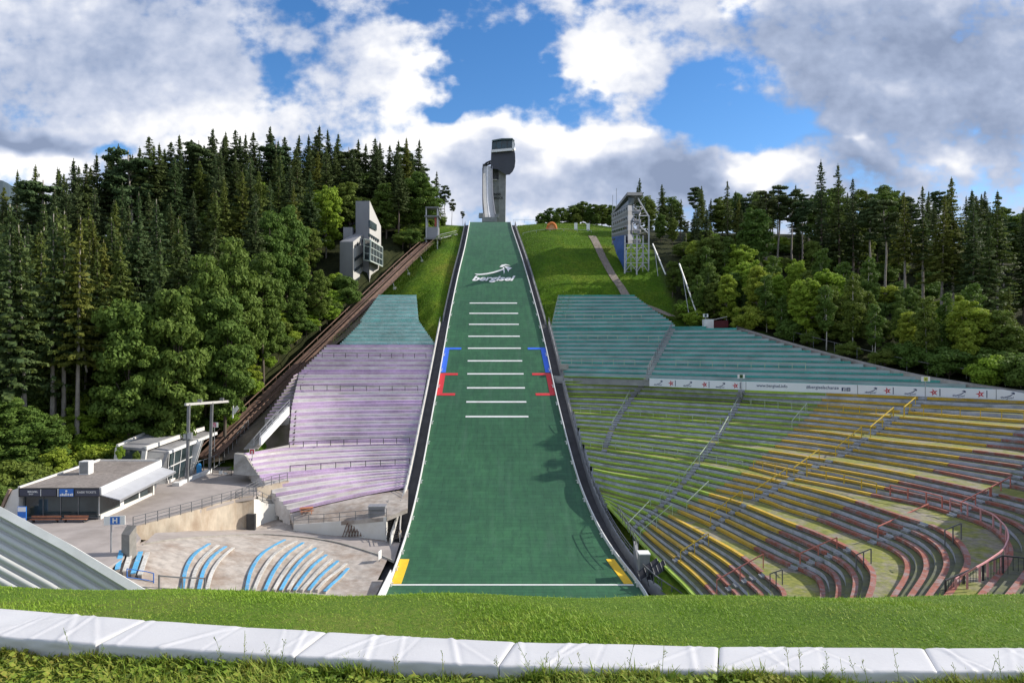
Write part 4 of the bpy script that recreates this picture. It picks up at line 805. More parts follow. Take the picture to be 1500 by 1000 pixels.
def bench_simple(c, ln, lab):
    r3 = thing('wooden_bench', c, lab, 'bench', 'wooden benches before the shop window'); c = np.array(c)
    w = MB(); w.box(c+EZ*.42, (ln, .42, .07)); w.build('seat', WOOD, r3); w = MB(); w.box(c+np.array((0, .24, .58)), (ln, .06, .22)); w.build('backrest', WOOD, r3)
    for s in (-1, 1): w = MB(); w.box(c+np.array((s*ln*.4, 0, 0)), (.1, .4, .42)); w.build('leg', DARK, r3)
bench_simple((-52.2, ky0-1.1, zg), 3.3, 'left one of two brown benches before the kiosk window'); bench_simple((-48.9, ky0-1.0, zg), 2.7, 'right one of two brown benches before the kiosk window')
q = np.array((-54.4, ky0-1.6, zg)); r3 = thing('advertising_stand', q, 'blue and white poster stand before the kiosk window', 'poster stand'); w = MB(); w.box(q+EZ*.1, (.95, .12, 1.9)); w.build('panel', SIGNBLUE, r3); w = MB(); w.box(q+np.array((0, -.075, 1.45)), (.85, .03, .5)); w.build('poster', SIGNWHITE, r3); w = MB(); w.box(q+np.array((0, -.075, .5)), (.8, .03, .25)); w.build('poster', SIGNWHITE, r3); w = MB(); w.box(q, (.8, .6, .1)); w.build('foot', STEEL, r3)
q = np.array((-55.7, ky0-2.2, zg)); r3 = thing('striped_bin', q, 'small blue and yellow bin left of the poster stand', 'bin'); w = MB(); w.box(q+np.array((.3, 0, 0)), (.5, .6, 1.15)); w.build('body', SIGNBLUE, r3); w = MB(); w.box(q+np.array((-.25, 0, 0)), (.5, .55, .95)); w.build('panel', M('lemon_print', (.75, .62, .12), .15, 2, .6), r3); w = MB(); w.box(q+np.array((.3, 0, 1.15)), (.4, .4, .1)); w.build('lid', SIGNWHITE, r3)

# ------------------------------------------------------------------ entrance pavilion
root = thing('entrance_pavilion', (-49, 99, -19.6), 'entrance pavilion with two sloping grey roofs and glass wall', 'building')
w = MB(); w.prism([P(213, 656.5, 93), P(298, 627, 106), P(237, 624, 106), P(172, 653.5, 93)], (0, 0, -.35)); w.build('upper_roof', ROOFGREY, root)
w = MB(); w.bar(P(213, 657, 93)+EZ*.05, P(298, 627.5, 106)+EZ*.05, .4, .55); w.bar(P(172, 653.5, 93)+EZ*.05, P(237, 624, 106)+EZ*.05, .3, .4); w.build('roof_edge', WHITE_WALL, root)
w = MB(); w.prism([P(246, 661.5, 95), P(316.5, 633.5, 106.5), P(298, 631, 106.5), P(215, 660, 94)], (0, 0, -.3)); w.build('lower_roof', ROOFGREY, root)
w = MB(); w.bar(P(246.5, 662.5, 95), P(317, 634, 106.5), .35, .4); w.build('roof_edge', WHITE, root)
a, b = P(173, 655, 93.2), P(212, 659, 93.2); w = MB(); w.face([a, b, (b[0]+.2, b[1], -19.8), (a[0]-.3, a[1], -19.8)]); w.build('front_window', GLASS, root)
for q in (a, b): w = MB(); w.bar(q, (q[0]-.6, q[1]-.1, -20), .6, .35); w.build('pier', WHITE_WALL, root)
a, b = P(247, 664, 95.3), P(283, 649.5, 101); w = MB(); w.face([a, b, (b[0]-.6, b[1], -19.6), (a[0]-.3, a[1], -19.9)]); w.build('glass_wall', GLASS, root)
w = MB()
for f in (0, .22, .5, .78, 1): p = a+(b-a)*f; w.bar(p+np.array((.06, 0, 0)), (p[0]-.3-.3*f+.06, p[1], -19.8), .09)
w.bar((a[0]-.08, a[1], -17.6), (b[0]-.15, b[1], -17.0), .12); w.build('mullions', WHITE, root)
w = MB(); w.bar((a[0]-.15, a[1]-.1, -19.7), (a[0]-.1, a[1]+1.8, -19.7), .3, .7); w.build('plinth', WHITE_WALL, root)
p = P(291, 650, 101.4); w = MB(); w.hexa([(p[0]-2.1, p[1]-.3, -19.7), (p[0]-1.0, p[1]-.3, -19.7), (p[0]-1.0, p[1]+.4, -19.7), (p[0]-2.1, p[1]+.4, -19.7), (p[0]-.7, p[1]-.3, p[2]+.2), (p[0]+.6, p[1]-.3, p[2]+.6), (p[0]+.6, p[1]+.4, p[2]+.6), (p[0]-.7, p[1]+.4, p[2]+.2)]); w.build('slanted_pier', WHITE, root)
w = MB(); a2 = P(245, 664, 94.6); w.bar(a2, (a2[0]-.1, a2[1]-4.0, -20.2), .42, .32); w.build('slanted_column', GREYSTEEL, root)
w = MB(); a = P(214, 661, 93.6); w.face([a, P(246, 664, 95.1), (P(246, 664, 95.1)[0]-.3, 95.1, -19.9), (a[0], 93.6, -19.9)]); w.build('shaded_wall', CONC_GREY, root)
w = MB(); w.hexa([(-53.5, 93.6, -20), (-50.4, 93.6, -20), (-49, 105, -20), (-54, 105, -20), (-53.3, 93.6, -14.7), (-50.4, 93.6, -15), (-48.6, 105, -14), (-54, 105, -13.7)]); w.build('core_walls', CONC_GREY, root)
# light gantry
root = thing('light_gantry', P(274, 708, 96), 'tall two-legged grey lamp gantry beside the entrance pavilion', 'light gantry')
ga, gb = np.array((-45.6, 95.6, -8.8)), np.array((-43.9, 106.6, -9.3))
for base, top in ((np.array((-45.7, 96, -19.9)), ga+(gb-ga)*.05), (np.array((-45.1, 101.8, -19.7)), ga+(gb-ga)*.55)): w = MB(); w.bar(base, top, .34, .34); w.build('post', GREYSTEEL, root)
w = MB(); w.bar(ga-(gb-ga)*.02, gb, .3, .34); w.build('crossbar', LIGHTPANEL, root)
for f in (.28, .78): p = ga+(gb-ga)*f; w = MB(); w.box(p+EZ*.2, (.5, .45, .38)); w.bar(p, p+EZ*.3, .08); w.build('lamp', GREYSTEEL, root)
w = MB(); w.box((-45.3, 96.1, -13.7), (.55, .5, .9)); w.box((-46.0, 96.1, -13.7), (.35, .4, .7)); w.build('speaker', STEEL, root)
w = MB(); w.bar((-46.0, 94.2, -19.75), (-45.1, 102.2, -19.35), .45, .75); w.box((-46.05, 94.0, -20.2), (1.0, 1.0, .85)); tag(w.build('low_wall', WHITE), 'low white wall at the feet of the lamp gantry', 'wall')
rail_posts('railing', 'glass and steel fence between the pavilion and the inclined lift', [(-46.6, 99.6, -19.6), (-45.4, 103.6, -19.4), (-44.6, 106, -18.6), (-42.9, 111, -14.6)], 1.9, STEEL, step=1.1, pw=.09, bars=(1, .08))
q = np.array((-46.2, 100.8, -19.55)); w = MB(); w.box(q, (.55, .5, 1.4)); w.tube([q+EZ*1.4, q+EZ*1.55], .22, 10); tag(w.build('portable_barrel', M('sky_blue_plastic', (.05, .35, .75), .1, 2, .5)), 'bright blue plastic container behind the glass fence', 'container')
q = P(341, 706, 98.5); rail_posts('railing', 'black crowd barrier with two white notices at the foot of the stand', [P(311, 696, 101), P(339, 697.5, 100)], 1.1, DARK, cat='barrier', step=1.4, verticals=.16)
w = MB(); 
for x in (324, 331): w.box(P(x, 694, 100.4)-np.array((0, .15, 0)), (.55, .04, .55 if x < 330 else .3))
tag(w.build('notice', SIGNWHITE), 'two white notices hanging on the black crowd barrier', 'notice')
def mini_sign(px, py, Y, sx, sz, label, field, letters=None, ph=1.4, base=SIGNWHITE, lc=None, name='block_sign', grp='block letter signs', pole=True, fieldfrac=.45):
    c = P(px, py, Y); r = thing(name, c-EZ*ph, label, 'sign', grp)
    if pole: w = MB(); w.bar(c-EZ*ph, c+EZ*sz*.4, .08); w.build('pole', STEEL, r)
    w = MB(); w.box(c+np.array((0, -.06, -sz/2)), (sx, .07, sz)); w.build('panel', base, r)
    if field: w = MB(); w.box(c+np.array((0, -.105, -sz*.42)), (sx*fieldfrac, .02, sz*.84)); w.build('field', field, r)
    if letters: fr_ = flat_frame(c+np.array((0, -.12, -sz*.3)), EX, EZ, .012); place_text('letter', letters, lambda x, y, z: fr_(x, y), lc or BLACK, r, width=sz*.42, size=1, bold=.04)
mini_sign(314, 622, 103.5, 1.15, .75, 'white sign with a pink square beside the inclined lift', M('pink_print', (.70, .08, .20), .1, 2, .6), ph=4, letters='G', lc=SIGNWHITE)
mini_sign(369.5, 661, 96.6, .75, .75, 'red and white sign on the outer corner of the purple rows', PRINTRED, letters='G', lc=SIGNWHITE, ph=1.6, fieldfrac=.8)
w = MB(); a = P(341, 612, 107); w.bar(a, P(341.5, 591, 107), .16); fp = thing('flag_pole', a, 'white banner pole in front of the trees by the lift', 'flag pole'); w.build('pole', WHITE, fp); w = MB(); w.prism([P(343, 607, 107), P(350, 598, 107), P(347, 594, 107), P(342.5, 598, 107)], (0, .06, 0)); w.build('banner', SIGNWHITE, fp)
# pale side wall and stairs beside the purple rows
w = MB(); a, b = P(383, 652, 98.6), P(424, 607, 107); w.prism([a, b, b+EZ*1.3, a+EZ*1.1], (-.35, .1, 0)); tag(w.build('side_wall', WHITE), 'white sloping stair wall beside the middle purple rows', 'wall')
rail_posts('railing', 'pale stair railing on the white sloping wall by the purple rows', [P(381, 650, 98.6)+EZ*.9, P(424, 606, 107)+EZ*1.2], 1.0, STEEL, step=2)
rail_posts('railing', 'pale stair railing on the inner side of the stairs under the lift', [P(372, 652, 99.5), P(406, 612, 107.5)], 1.1, STEEL, step=2)
w = MB()
for k in range(26):
    f = k/25; p = P(377, 655, 99.2)*(1-f)+P(415, 610, 107.6)*f; w.box(p+np.array((-.9, 0, -.3)), (2.0, .36, .22), .1)
tag(w.build('concrete_stairs', CONC), 'grey concrete stairs between the inclined lift and the purple rows', 'stairs')
w = MB(); a = P(343, 664, 97.5); b = P(358, 666, 96.6); c = P(380, 698, 94); d = P(342, 694, 95.6); w.prism([a, b, c, d], (0, 1.2, 0)); tag(w.build('stand_wall', CONC), 'grey concrete end wall under the corner of the purple rows', 'wall')
lp = [P(423, 649, 105.2), P(427, 596, 109), P(439, 546, 121), P(478, 506, 130.4), P(500, 490, 134), P(530, 470, 138.2), P(553, 433, 148)]
w = MB(); tk = np.array([[np.interp(p[1], TRK[:, 1], TRK[:, k]) for k in range(3)] for p in lp]); A = []; B_ = []
for p, t in zip(lp, tk): A.append((p[0]+.8, p[1], p[2]-.5)); B_.append((t[0]-1.9, p[1], min(t[2]-2.2, p[2]-.3)))
w.strip(A, B_); tag(w.build('bare_earth', M('bare_earth', (.17, .14, .11), .35, .5, .95, dirt=(.10, .10, .04), dirt_amt=.8, dscale=.3)), kind='structure')
root = thing('shaded_steps', P(410, 590, 112), 'dark shaded terrace steps squeezed under the inclined lift', 'terrace')
w = MB(); w2 = MB()
for k in range(13):
    f = k/12; l = P(388+42*f, 613-62*f, 107.5+13*f); r = P(424+14*f, 611-64*f, 107.9+14*f); w.hexa([l-EZ*1.2, r-EZ*1.2, r+np.array((0, 1.1, -1.2)), l+np.array((0, 1.1, -1.2)), l, r, r+np.array((0, 1.1, 0)), l+np.array((0, 1.1, 0))])
    w2.hexa([l+EZ*.01-np.array((0, .05, 0)), r+EZ*.01-np.array((0, .05, 0)), r+np.array((0, .4, .01)), l+np.array((0, .4, .01)), l+np.array((0, -.05, .12)), r+np.array((0, -.05, .12)), r+np.array((0, .4, .12)), l+np.array((0, .4, .12))])
w.build('steps', CONC, root); w2.build('planks', B_PURPLE, root)

# ------------------------------------------------------------------ inclined lift: twin rusty rails on posts
trk = resample(np.array([P(304, 668, 104), P(350, 622, 111), P(447, 528, 131), P(544, 434, 150), P(600, 380, 170), P(630, 353, 183)]), 60)
root = thing('inclined_lift_track', trk[0], 'long inclined lift track of rusty brown rails climbing left of the stands', 'lift track')
for off in (-1.5, -.35, .35, 1.5):
    w = MB()
    for a, b in zip(trk[:-1], trk[1:]): w.bar(a+EX*off+(EZ*.9 if abs(off) > 1 else 0), b+EX*off+(EZ*.9 if abs(off) > 1 else 0), .12 if abs(off) > 1 else .22, .14 if abs(off) > 1 else .34)
    w.build('rail', RUST, root)
w = MB(); w.strip([p+np.array((-1.6, 0, -.05)) for p in trk], [p+np.array((-.45, 0, -.05)) for p in trk]); w.strip([p+np.array((.45, 0, -.05)) for p in trk], [p+np.array((1.6, 0, -.05)) for p in trk]); w.build('walkway', RUST, root)
w = MB()
for i in range(0, 59, 1): w.bar(trk[i]-EX*1.6-EZ*.2, trk[i]+EX*1.6-EZ*.2, .14, .16)
for i in range(0, 60, 3): 
    for s in (-1.5, 1.5): w.bar(trk[i]+EX*s, trk[i]+EX*s+EZ*.95, .07)
w.build('sleepers', RUST, root)
for i in range(4, 58, 6):
    p = trk[i]; g = ground_xy(p[0]+.6, p[1]); w = MB(); w.bar(p+EX*1.0, (p[0]+1.6, p[1], min(g, p[2]-1.2)), .2); w.bar(p-EX*1.0, (p[0]-1.4, p[1], min(g, p[2]-1.2)), .2); w.build('support', STEEL, root)
    w = MB(); w.box((p[0]+1.7, p[1], p[2]-2.0), (.6, .6, .6)); w.build('footing', WHITE_WALL, root)
# top station of the lift
root = thing('lift_station', P(632, 360, 183), 'small grey steel lift station tower at the top of the track', 'tower'); b = P(634, 350, 183.5); gz = ground_xy(b[0], b[1])
w = MB()
for dx in (-1.6, 1.4):
    for dy in (-1.2, 1.6): w.bar((b[0]+dx, b[1]+dy, gz-4), (b[0]+dx, b[1]+dy, b[2]+8.2), .28)
w.bar((b[0]-1.6, b[1]-1.2, gz-.5), (b[0]+1.4, b[1]-1.2, b[2]), .18); w.build('columns', STEEL, root)
w = MB(); w.box(b-EZ*.4, (4.2, 4, .4)); w.build('platform', GREYSTEEL, root); w = MB(); w.box(b+EZ*.0+np.array((0, .2, 0)), (3.2, 3.0, 3.0)); w.build('cabin', GREYPANEL, root); w = MB(); w.box(b+EZ*5.6, (4.0, 4, .35)); w.box(b+EZ*8.0, (3.6, 3.6, .3)); w.build('roof', GREYSTEEL, root)
w = MB(); w.box(b+np.array((.9, -1.4, 3.1)), (.5, .1, 2.4)); w.build('red_panel', M('dull_red', (.35, .08, .06), .2, 2, .7), root)
w = MB(); st = b+np.array((2.0, -1, 0)); en = np.array((b[0]+6.2, b[1]+2.5, gz+1.0)); w.bar(st, en, .9, .25); w.bar(st+EZ*1.0, en+EZ*1.0, .08); w.bar(st+EZ*.5, en+EZ*.5, .05); w.build('stair', STEEL, root)

# ------------------------------------------------------------------ grey judges' house on the left
root = thing('grey_tower_house', P(528, 425, 158), 'tall pale grey tower house with slanted roof beside the lift track', 'building')
def Q(x, y, d=0.0): return P(x, y, 158+d*1.1)
b0 = 440
w = MB(); A = [Q(497, b0), Q(517, b0, -2.2), Q(532, b0, 5), Q(513, b0, 7)]; T = [Q(498, 354), Q(517.5, 354, -2.2), Q(533, 341.5, 5), Q(519, 341.5, 7)]; w.hexa(A+T); lo_ = w.build('lower_block', [GREYPANEL], root)
w = MB(); w.hexa([Q(517.3, b0, -2.35), Q(533, b0-12, 4.9), Q(533.2, b0-12, 5.4), Q(517.4, b0, -1.9), Q(517.3, 354, -2.35), Q(533.5, 341.5, 4.9), Q(533.7, 341.5, 5.4), Q(517.4, 354, -1.9)]); w.build('side_facade', LIGHTPANEL, root)  # paler panel paints the sunlit look into this side of the house
w = MB(); w.hexa([Q(521, b0-4, 5), Q(541, b0-4, 3), Q(558, b0-14, 11), Q(535, b0-14, 14), Q(521, 294.5, 5), Q(541.3, 294.3, 3), Q(557.5, 332, 11), Q(545, 332, 14)]); w.build('tower_block', GREYPANEL, root)
w = MB(); w.hexa([Q(541.2, b0-4, 2.8), Q(558.2, b0-14, 10.8), Q(558.4, b0-14, 11.3), Q(541.4, b0-4, 3.3), Q(541.4, 294.3, 2.8), Q(557.8, 331.5, 10.8), Q(558, 331.5, 11.3), Q(541.6, 294.3, 3.3)]); w.build('side_facade', LIGHTPANEL, root)  # sun-facing side of the tower block painted paler, its brightness put into the colour
def fac(u, v, o=-.12):                                   # lower facade: u along, v from top
    a, b = Q(517.4, 354, -2.4), Q(533.4, 341.5, 4.85); c, d = Q(517.4, 425, -2.4), Q(533.2, 414, 4.85); p = (a*(1-u)+b*u)*(1-v)+(c*(1-u)+d*u)*v; return p+np.array((.16, -.1, 0))
for v0 in (.36, .58, .81):
    for k in range(5):
        u0 = .12+k*.155; w = MB(); a, b, c, d = fac(u0, v0), fac(u0+.11, v0), fac(u0+.11, v0+.065), fac(u0, v0+.065); w.prism([a, b, c, d], (-.3, .12, 0)); w.build('window', GLASS, root)
for k in range(4): u0 = .1+k*.22; a = fac(u0, .12-.0*u0); w = MB(); w.prism([fac(u0, .10), fac(u0+.1, .09), fac(u0+.08, .15), fac(u0+.02, .155)], (-.3, .12, 0)); w.build('round_window', DARK, root)
def fa2(u, v):
    a, b = Q(541.5, 294.3, 2.7), Q(558, 331.5, 10.7); c, d = Q(541.4, 426, 2.7), Q(558.4, 416, 10.7); p = (a*(1-u)+b*u)*(1-v)+(c*(1-u)+d*u)*v; return p+np.array((.16, -.12, 0))
w = MB(); w.prism([Q(541.8, 322, 2.2), Q(552, 329, 7), Q(552, 338, 7), Q(541.8, 333, 2.2)], (-.4, .2, 0)); w.build('window', GLASS, root)
for k in range(5): x = 541.5+k*3; w = MB(); w.prism([Q(x, 342+k*1.9, 2.2+k*1.4), Q(x+2.1, 343.3+k*1.9, 3+k*1.4), Q(x+2.1, 347.3+k*1.9, 3+k*1.4), Q(x, 346+k*1.9, 2.2+k*1.4)], (-.4, .2, 0)); w.build('window', GLASS, root)
# glazed bay
a, b, c, d = Q(533.5, 350, 1.0), Q(543, 352, -1.5), Q(560, 362.5, 6), Q(560.5, 362.5, 9); a2, b2, c2, d2 = Q(533.5, 381, 1.0), Q(542, 382, -1.5), Q(560, 390, 6), Q(560.5, 390, 9)
w = MB(); w.hexa([a2, b2, c2, d2, a, b, c, d]); w.build('glazed_bay', GLASS, root); w = MB()
for p, q_ in ((a, b), (b, c), (a2, b2), (b2, c2), (a, a2), (b, b2), (c, c2)): w.bar(p, q_, .28)
for f in (.25, .5, .75): w.bar(b+(c-b)*f, b2+(c2-b2)*f, .14)
for f in (.33, .66): w.bar(b+(b2-b)*f, c+(c2-c)*f, .14); w.bar(a+(a2-a)*f, b+(b2-b)*f, .14)
w.build('bay_frame', M('pale_green_frame', (.42, .48, .44), .1, 1, .6), root)
w = MB(); w.box(Q(511, 346, 6)-EZ*2, (2.2, 2, 4)); w.build('chimney_block', GREYPANEL, root)

# ------------------------------------------------------------------ judges' tower on the right, blue shaft and steel legs
STOREY = M('storey_panel', (.36, .37, .40), .12, .4, .6, dirt=(.24, .25, .28), dirt_amt=.5, dscale=.2)
root = thing('judges_tower', P(920, 395, 160), 'slanting white judges tower with blue cladding and steel legs', 'tower')
def J(x, y, d=0.0): return P(x, y, 160+d)
# the storeys: long cabins that step towards the slope; left end far, right end near
fl, frr = J(896, 0, 12), J(921.5, 0, 0)                  # facade runs from far-left to near-right
def cab(yl0, yr0, yl1, yr1, mat, name, x1=928.0):
    w = MB(); A = [J(896, yl1, 12), J(920, yr1, 0), J(x1, yr1+.3, 1.0), J(905, yl1, 13)]; B = [J(896, yl0, 12), J(920, yr0, 0), J(x1, yr0+.3, 1.0), J(905, yl0, 13)]; w.hexa(A+B); return w.build(name, mat, root)
for k in range(4):
    yl = 313.5+k*11.3; yr = 297.5+k*14.2
    cab(yl, yr+3.2, yl+8.6, yr+11.5, STOREY, 'storey'); 
    cab(yl+8.6, yr+11.5, yl+11.3, yr+17.4, GREYSTEEL, 'storey_gap', 927.0)
    for q in range(7):
        f0, f1 = .06+q*.13, .06+q*.13+.075; a, b = J(896, yl+2.6, 11.9), J(920, yr+5.2, -.1); c, d = J(896, yl+5.6, 11.9), J(920, yr+8.8, -.1); off = np.array((-.16, -.16, 0))
        w = MB(); w.prism([a+(b-a)*f0+off, a+(b-a)*f1+off, c+(d-c)*f1+off, c+(d-c)*f0+off], (.12, .1, 0)); w.build('window', GLASS, root)
    w = MB(); p0 = J(928, yr+12, 1.0); w.prism([p0, J(937, yr+12.5, 1.5), J(939, yr+9.5, 4), J(930, yr+9.5, 4)], (0, 0, -.6)); w.build('balcony', GREYSTEEL, root)
    w = MB(); 
    for f in (0, .5, 1): q1 = p0+(J(937, yr+12.5, 1.5)-p0)*f; w.bar(q1, q1+EZ*1.2, .08)
    w.bar(p0+EZ*1.2, J(937, yr+12.5, 1.5)+EZ*1.2, .08); w.build('balcony_rail', STEEL, root)
w = MB(); w.prism([J(896, 311, 12), J(919, 281.5, -1.5), J(941, 281.8, 0), J(933, 292.5, 4), J(906, 312, 14)], (0, 0, -.7)); w.build('roof', GREYSTEEL, root)
w = MB(); w.hexa([J(897, 313, 12), J(920.5, 300, 0), J(928, 300, 1), J(906, 313, 13), J(897, 311.5, 12), J(920.5, 286, 0), J(930, 286, 1), J(906, 311, 13)]); w.build('top_cabin', GLASS, root)
w = MB(); w.hexa([J(896.5, 350, 11.5), J(915, 398, .6), J(917, 398, 2), J(905, 350, 13), J(896.5, 347, 11.8), J(915.5, 344, .3), J(918, 344, 2), J(905, 346, 13)]); w.hexa([J(903, 372, 6), J(916, 398, .5), J(918, 398, 2), J(907, 372, 8), J(896.5, 349, 11.6), J(916, 350, .4), J(918, 350, 2), J(905, 349, 13)]); w.build('blue_cladding', TARNBLUE, root)
legs = [((915.5, 345, 0), (915, 400, 0)), ((933, 345, 0), (932.5, 400, 0)), ((942, 345, 3.5), (941.5, 400, 3.5)), ((950.5, 316, 2), (950, 396, 2))]
for (a, b) in legs: w = MB(); w.bar(J(*a), J(*b)-EZ*1.5, .32); w.build('leg', STEEL, root)
w = MB()
for (xa, xb) in ((915.5, 933), (933, 950)):
    for k in range(3):
        y0 = 357+k*14; m = (xa+xb)/2; w.bar(J(xa, y0, .3), J(xb, y0, .3), .16); w.bar(J(xa, y0+13, .3), J(m, y0+1, .3), .14); w.bar(J(xb, y0+13, .3), J(m, y0+1, .3), .14); w.bar(J(m, y0, .3), J(m, y0+13, .3), .1)
w.build('bracing', STEEL, root); w = MB(); w.bar(J(934, 290, 1), J(950.5, 318, 2), .3); w.bar(J(932, 303, 1), J(941, 303, 2), .2); w.bar(J(936, 316, 1), J(950.5, 316, 2), .2); w.bar(J(938, 332, 1), J(950, 342, 2), .25); w.bar(J(936, 316, 1), J(941, 303, 2), .2); w.bar(J(938, 332, 1), J(936, 316, 1), .2); w.build('outrigger', STEEL, root)
w = MB()
for k in range(3):
    y0 = 357+k*14; w.bar(J(933, y0+13, .3), J(941.8, y0, 3.5), .14); w.bar(J(915.5, y0+6, .2), J(941.8, y0+6, 3.5), .12)
w.bar(J(933, 357, .3), J(933, 399, .3), .12); w.bar(J(915.5, 398, .2), J(942, 398, 3.5), .2); w.build('rear_bracing', STEEL, root)
w = MB()
for k in range(6): y = 345-k*7.5; a = J(930+k*.6, y, 3); b = J(944, y-5+k*.4, 4) if k % 2 == 0 else J(926, y-5, 4); w.bar(a, b, .8, .12); w.bar(a+EZ*1, b+EZ*1, .06)
w.build('stair', GREYSTEEL, root)
for x, y0, y1 in ((903, 276, 308), (897.5, 286, 312)): w = MB(); w.bar(J(x, y1, 12), J(x, y0, 12), .12); w.build('antenna', STEEL, root)

# ------------------------------------------------------------------ tower of the ski jump with the inrun
D = 255.
root = thing('ski_jump_tower', P(731, 326, D), 'tall concrete ski jump tower with dark glazed head above the slope', 'tower')
def W(x, y, d=0.0): return P(x, y, D+d)
w = MB(); w.hexa([W(730, 336), W(740, 336), W(740.5, 336, 8), W(730, 336, 8), W(730.5, 232), W(741.5, 232), W(741.5, 232, 8), W(730.5, 232, 8)]); w.build('shaft', CONC_GREY, root)
w = MB(); w.hexa([W(723, 336, .4), W(730, 336, .4), W(730, 336, 7), W(723, 336, 7), W(720.5, 263, .4), W(730.4, 263, .4), W(730.4, 263, 7), W(720.5, 263, 7)]); w.build('shaft_side', CONC_GREY, root)
w = MB(); w.hexa([W(718, 263, 2.5), W(730.4, 263, 2.5), W(730.4, 263, 7), W(718, 263, 7), W(717, 245, 2.5), W(730.4, 245, 2.5), W(730.4, 245, 7), W(717, 245, 7)]); w.build('link_block', M('mid_grey_render', (.22, .225, .25), .12, .3, .8), root)
w = MB(); w.bar(W(720.6, 263.5, 0), W(721.5, 300, 0), .6, .4); w.bar(W(721.5, 300, 0), W(724, 322, 0), .6, .4); w.bar(W(720, 263.6, 0), W(728, 263.6, 0), .5, .5); w.build('edge_strip', LIGHTPANEL, root)
prof = [(719.5, 221), (718.8, 247), (729, 248), (736, 252.5), (741.5, 256.5), (746.5, 256), (751, 251.5), (754, 245), (755, 236), (754.5, 225), (753.2, 219)]
w = MB(); f0 = [W(x, y, -2.5) for x, y in prof]; f1 = [W(x+(x-737)*.0, y, 10) for x, y in prof]; w.sweep([f0, f1]); w.build('head_body', M('dark_head_cladding', (.045, .05, .065), .2, .2, .5), root)
def ring(d, s=0): return [W(x, y, d) for x, y in ((720-s, 222), (752.5+s, 219.2), (754.3+s, 212), (753.3+s, 206.5), (750+s, 203.6), (735, 203.9), (722, 206), (720.6-s, 208.5))]
w = MB(); w.sweep([ring(-3.4), ring(10.5)]); w.build('head_glazing', GLASS_TEAL, root)
w = MB(); w.bar(W(719.5, 221.6, -3.7), W(750, 219.0, -3.7), .5, .9); w.bar(W(750, 219.2, -3.6), W(754.3, 218.6, 2), .5, .9); w.bar(W(751.6, 219, -3.55), W(751.9, 205.5, -3.55), .7, .5); w.build('white_band', WHITE, root)
w = MB(); w.sweep([[W(x, y, d) for x, y in ((720, 207.6), (721, 205.2), (735, 202.6), (750.5, 202.4), (754, 206), (753, 207), (749.5, 204.4), (735, 204.6), (722, 206.8))] for d in (-4.2, 11)]); w.build('roof', M('green_grey_roof', (.10, .15, .15), .1, .3, .6), root)
w = MB()
for x in (727, 735, 743): w.bar(W(x, 220.5, -3.5), W(x, 205, -3.5), .14)
w.build('mullions', DARK, root)
frt = flat_frame(W(730, 286.5, -.12), EX, EZ, .05); frt2 = flat_frame(W(730.4, 291.5, -.12), EX, EZ, .05)
w = MB(); 
place_text('lettering', 'INNS', lambda x, y, z: frt(x-.5, y), BLACK, root, width=2.8, size=1, bold=.03); place_text('lettering', 'BRUCK', lambda x, y, z: frt2(x, y), BLACK, root, width=3.5, size=1, bold=.03)
# inrun ramp
inr = resample(np.array([W(714.5, 243.5, -1.5), W(714, 252, -4), W(714, 270, -9), W(714.5, 290, -16), W(716, 306, -23), W(717.5, 318, -30), W(718.5, 325, -40)]), 30)
root = thing('inrun_ramp', inr[-1], 'steel inrun ramp dropping from the tower head to the take-off', 'ramp')
def ir(xo, zo): return [p+np.array((xo*(1+.1*i/29), 0, zo)) for i, p in enumerate(inr)]
w = MB(); w.sweep([[a, b, c, d] for a, b, c, d in zip(ir(-1.6, 0), ir(1.6, 0), ir(1.6, -.7), ir(-1.6, -.7))]); w.build('track_bed', M('pale_inrun', (.50, .50, .48), .08, .3, .6), root)
for s in (-1, 1):
    w = MB(); w.sweep([[a, b, c, d] for a, b, c, d in zip(ir(s*1.6, -1.6), ir(s*1.6, .9), ir(s*1.85, .9), ir(s*1.85, -1.6))]); w.build('side_panel', GREYPANEL if s > 0 else DARK, root)
w = MB(); w.sweep([[a, b, c, d] for a, b, c, d in zip(ir(-.25, .02), ir(.25, .02), ir(.25, .12), ir(-.25, .12))]); w.build('track', WHITE, root)
w = MB(); c0 = W(714.3, 243, -1); 
arch = [W(707.8, 262, -1.0), W(707.6, 247, -1), W(709, 242, -1), (W(712.5, 238.8, -1)), W(717, 236.8, -1), W(720.5, 235.6, -1)]; w.tube(arch, .35, 6); w.tube([q+np.array((0, 3, 0)) for q in arch], .35, 6)
for f in range(1, 5): w.bar(arch[f], arch[f]+np.array((0, 3, 0)), .3)
w.build('top_frame', DARK, root)
w = MB(); w.hexa([W(708, 322, -6), W(709.5, 322, -6), W(709.5, 322, 0), W(708, 322, 0), W(707.4, 246, -2), W(709.3, 246, -2), W(709.3, 246, 2), W(707.4, 246, 2)]); w.hexa([W(709, 250, 1), W(719, 250, 1), W(719, 250, 3), W(709, 250, 3), W(709, 246, 1), W(719, 246, 1), W(719, 246, 3), W(709, 246, 3)]); w.build('steel_support', DARK, root)
w = MB(); b = P(717, 320.5, 216); w.box(b-EZ*1.2, (4.6, 3, 1.5)); w.box(b+np.array((-2.6, -.5, .2)), (1.4, 1.5, 1.4)); w.box(b+np.array((2.4, -.5, .2)), (1.2, 1.5, 1.1)); w.build('takeoff_table', CONC_GREY, root)
w = MB(); a = b+np.array((-3.5, -1, .9)); w.bar(a, a+EX*7, .06); 
for k in range(5): w.bar(a+EX*k*1.75-EZ*1, a+EX*k*1.75, .06)
w.build('railing', GREYSTEEL, root)

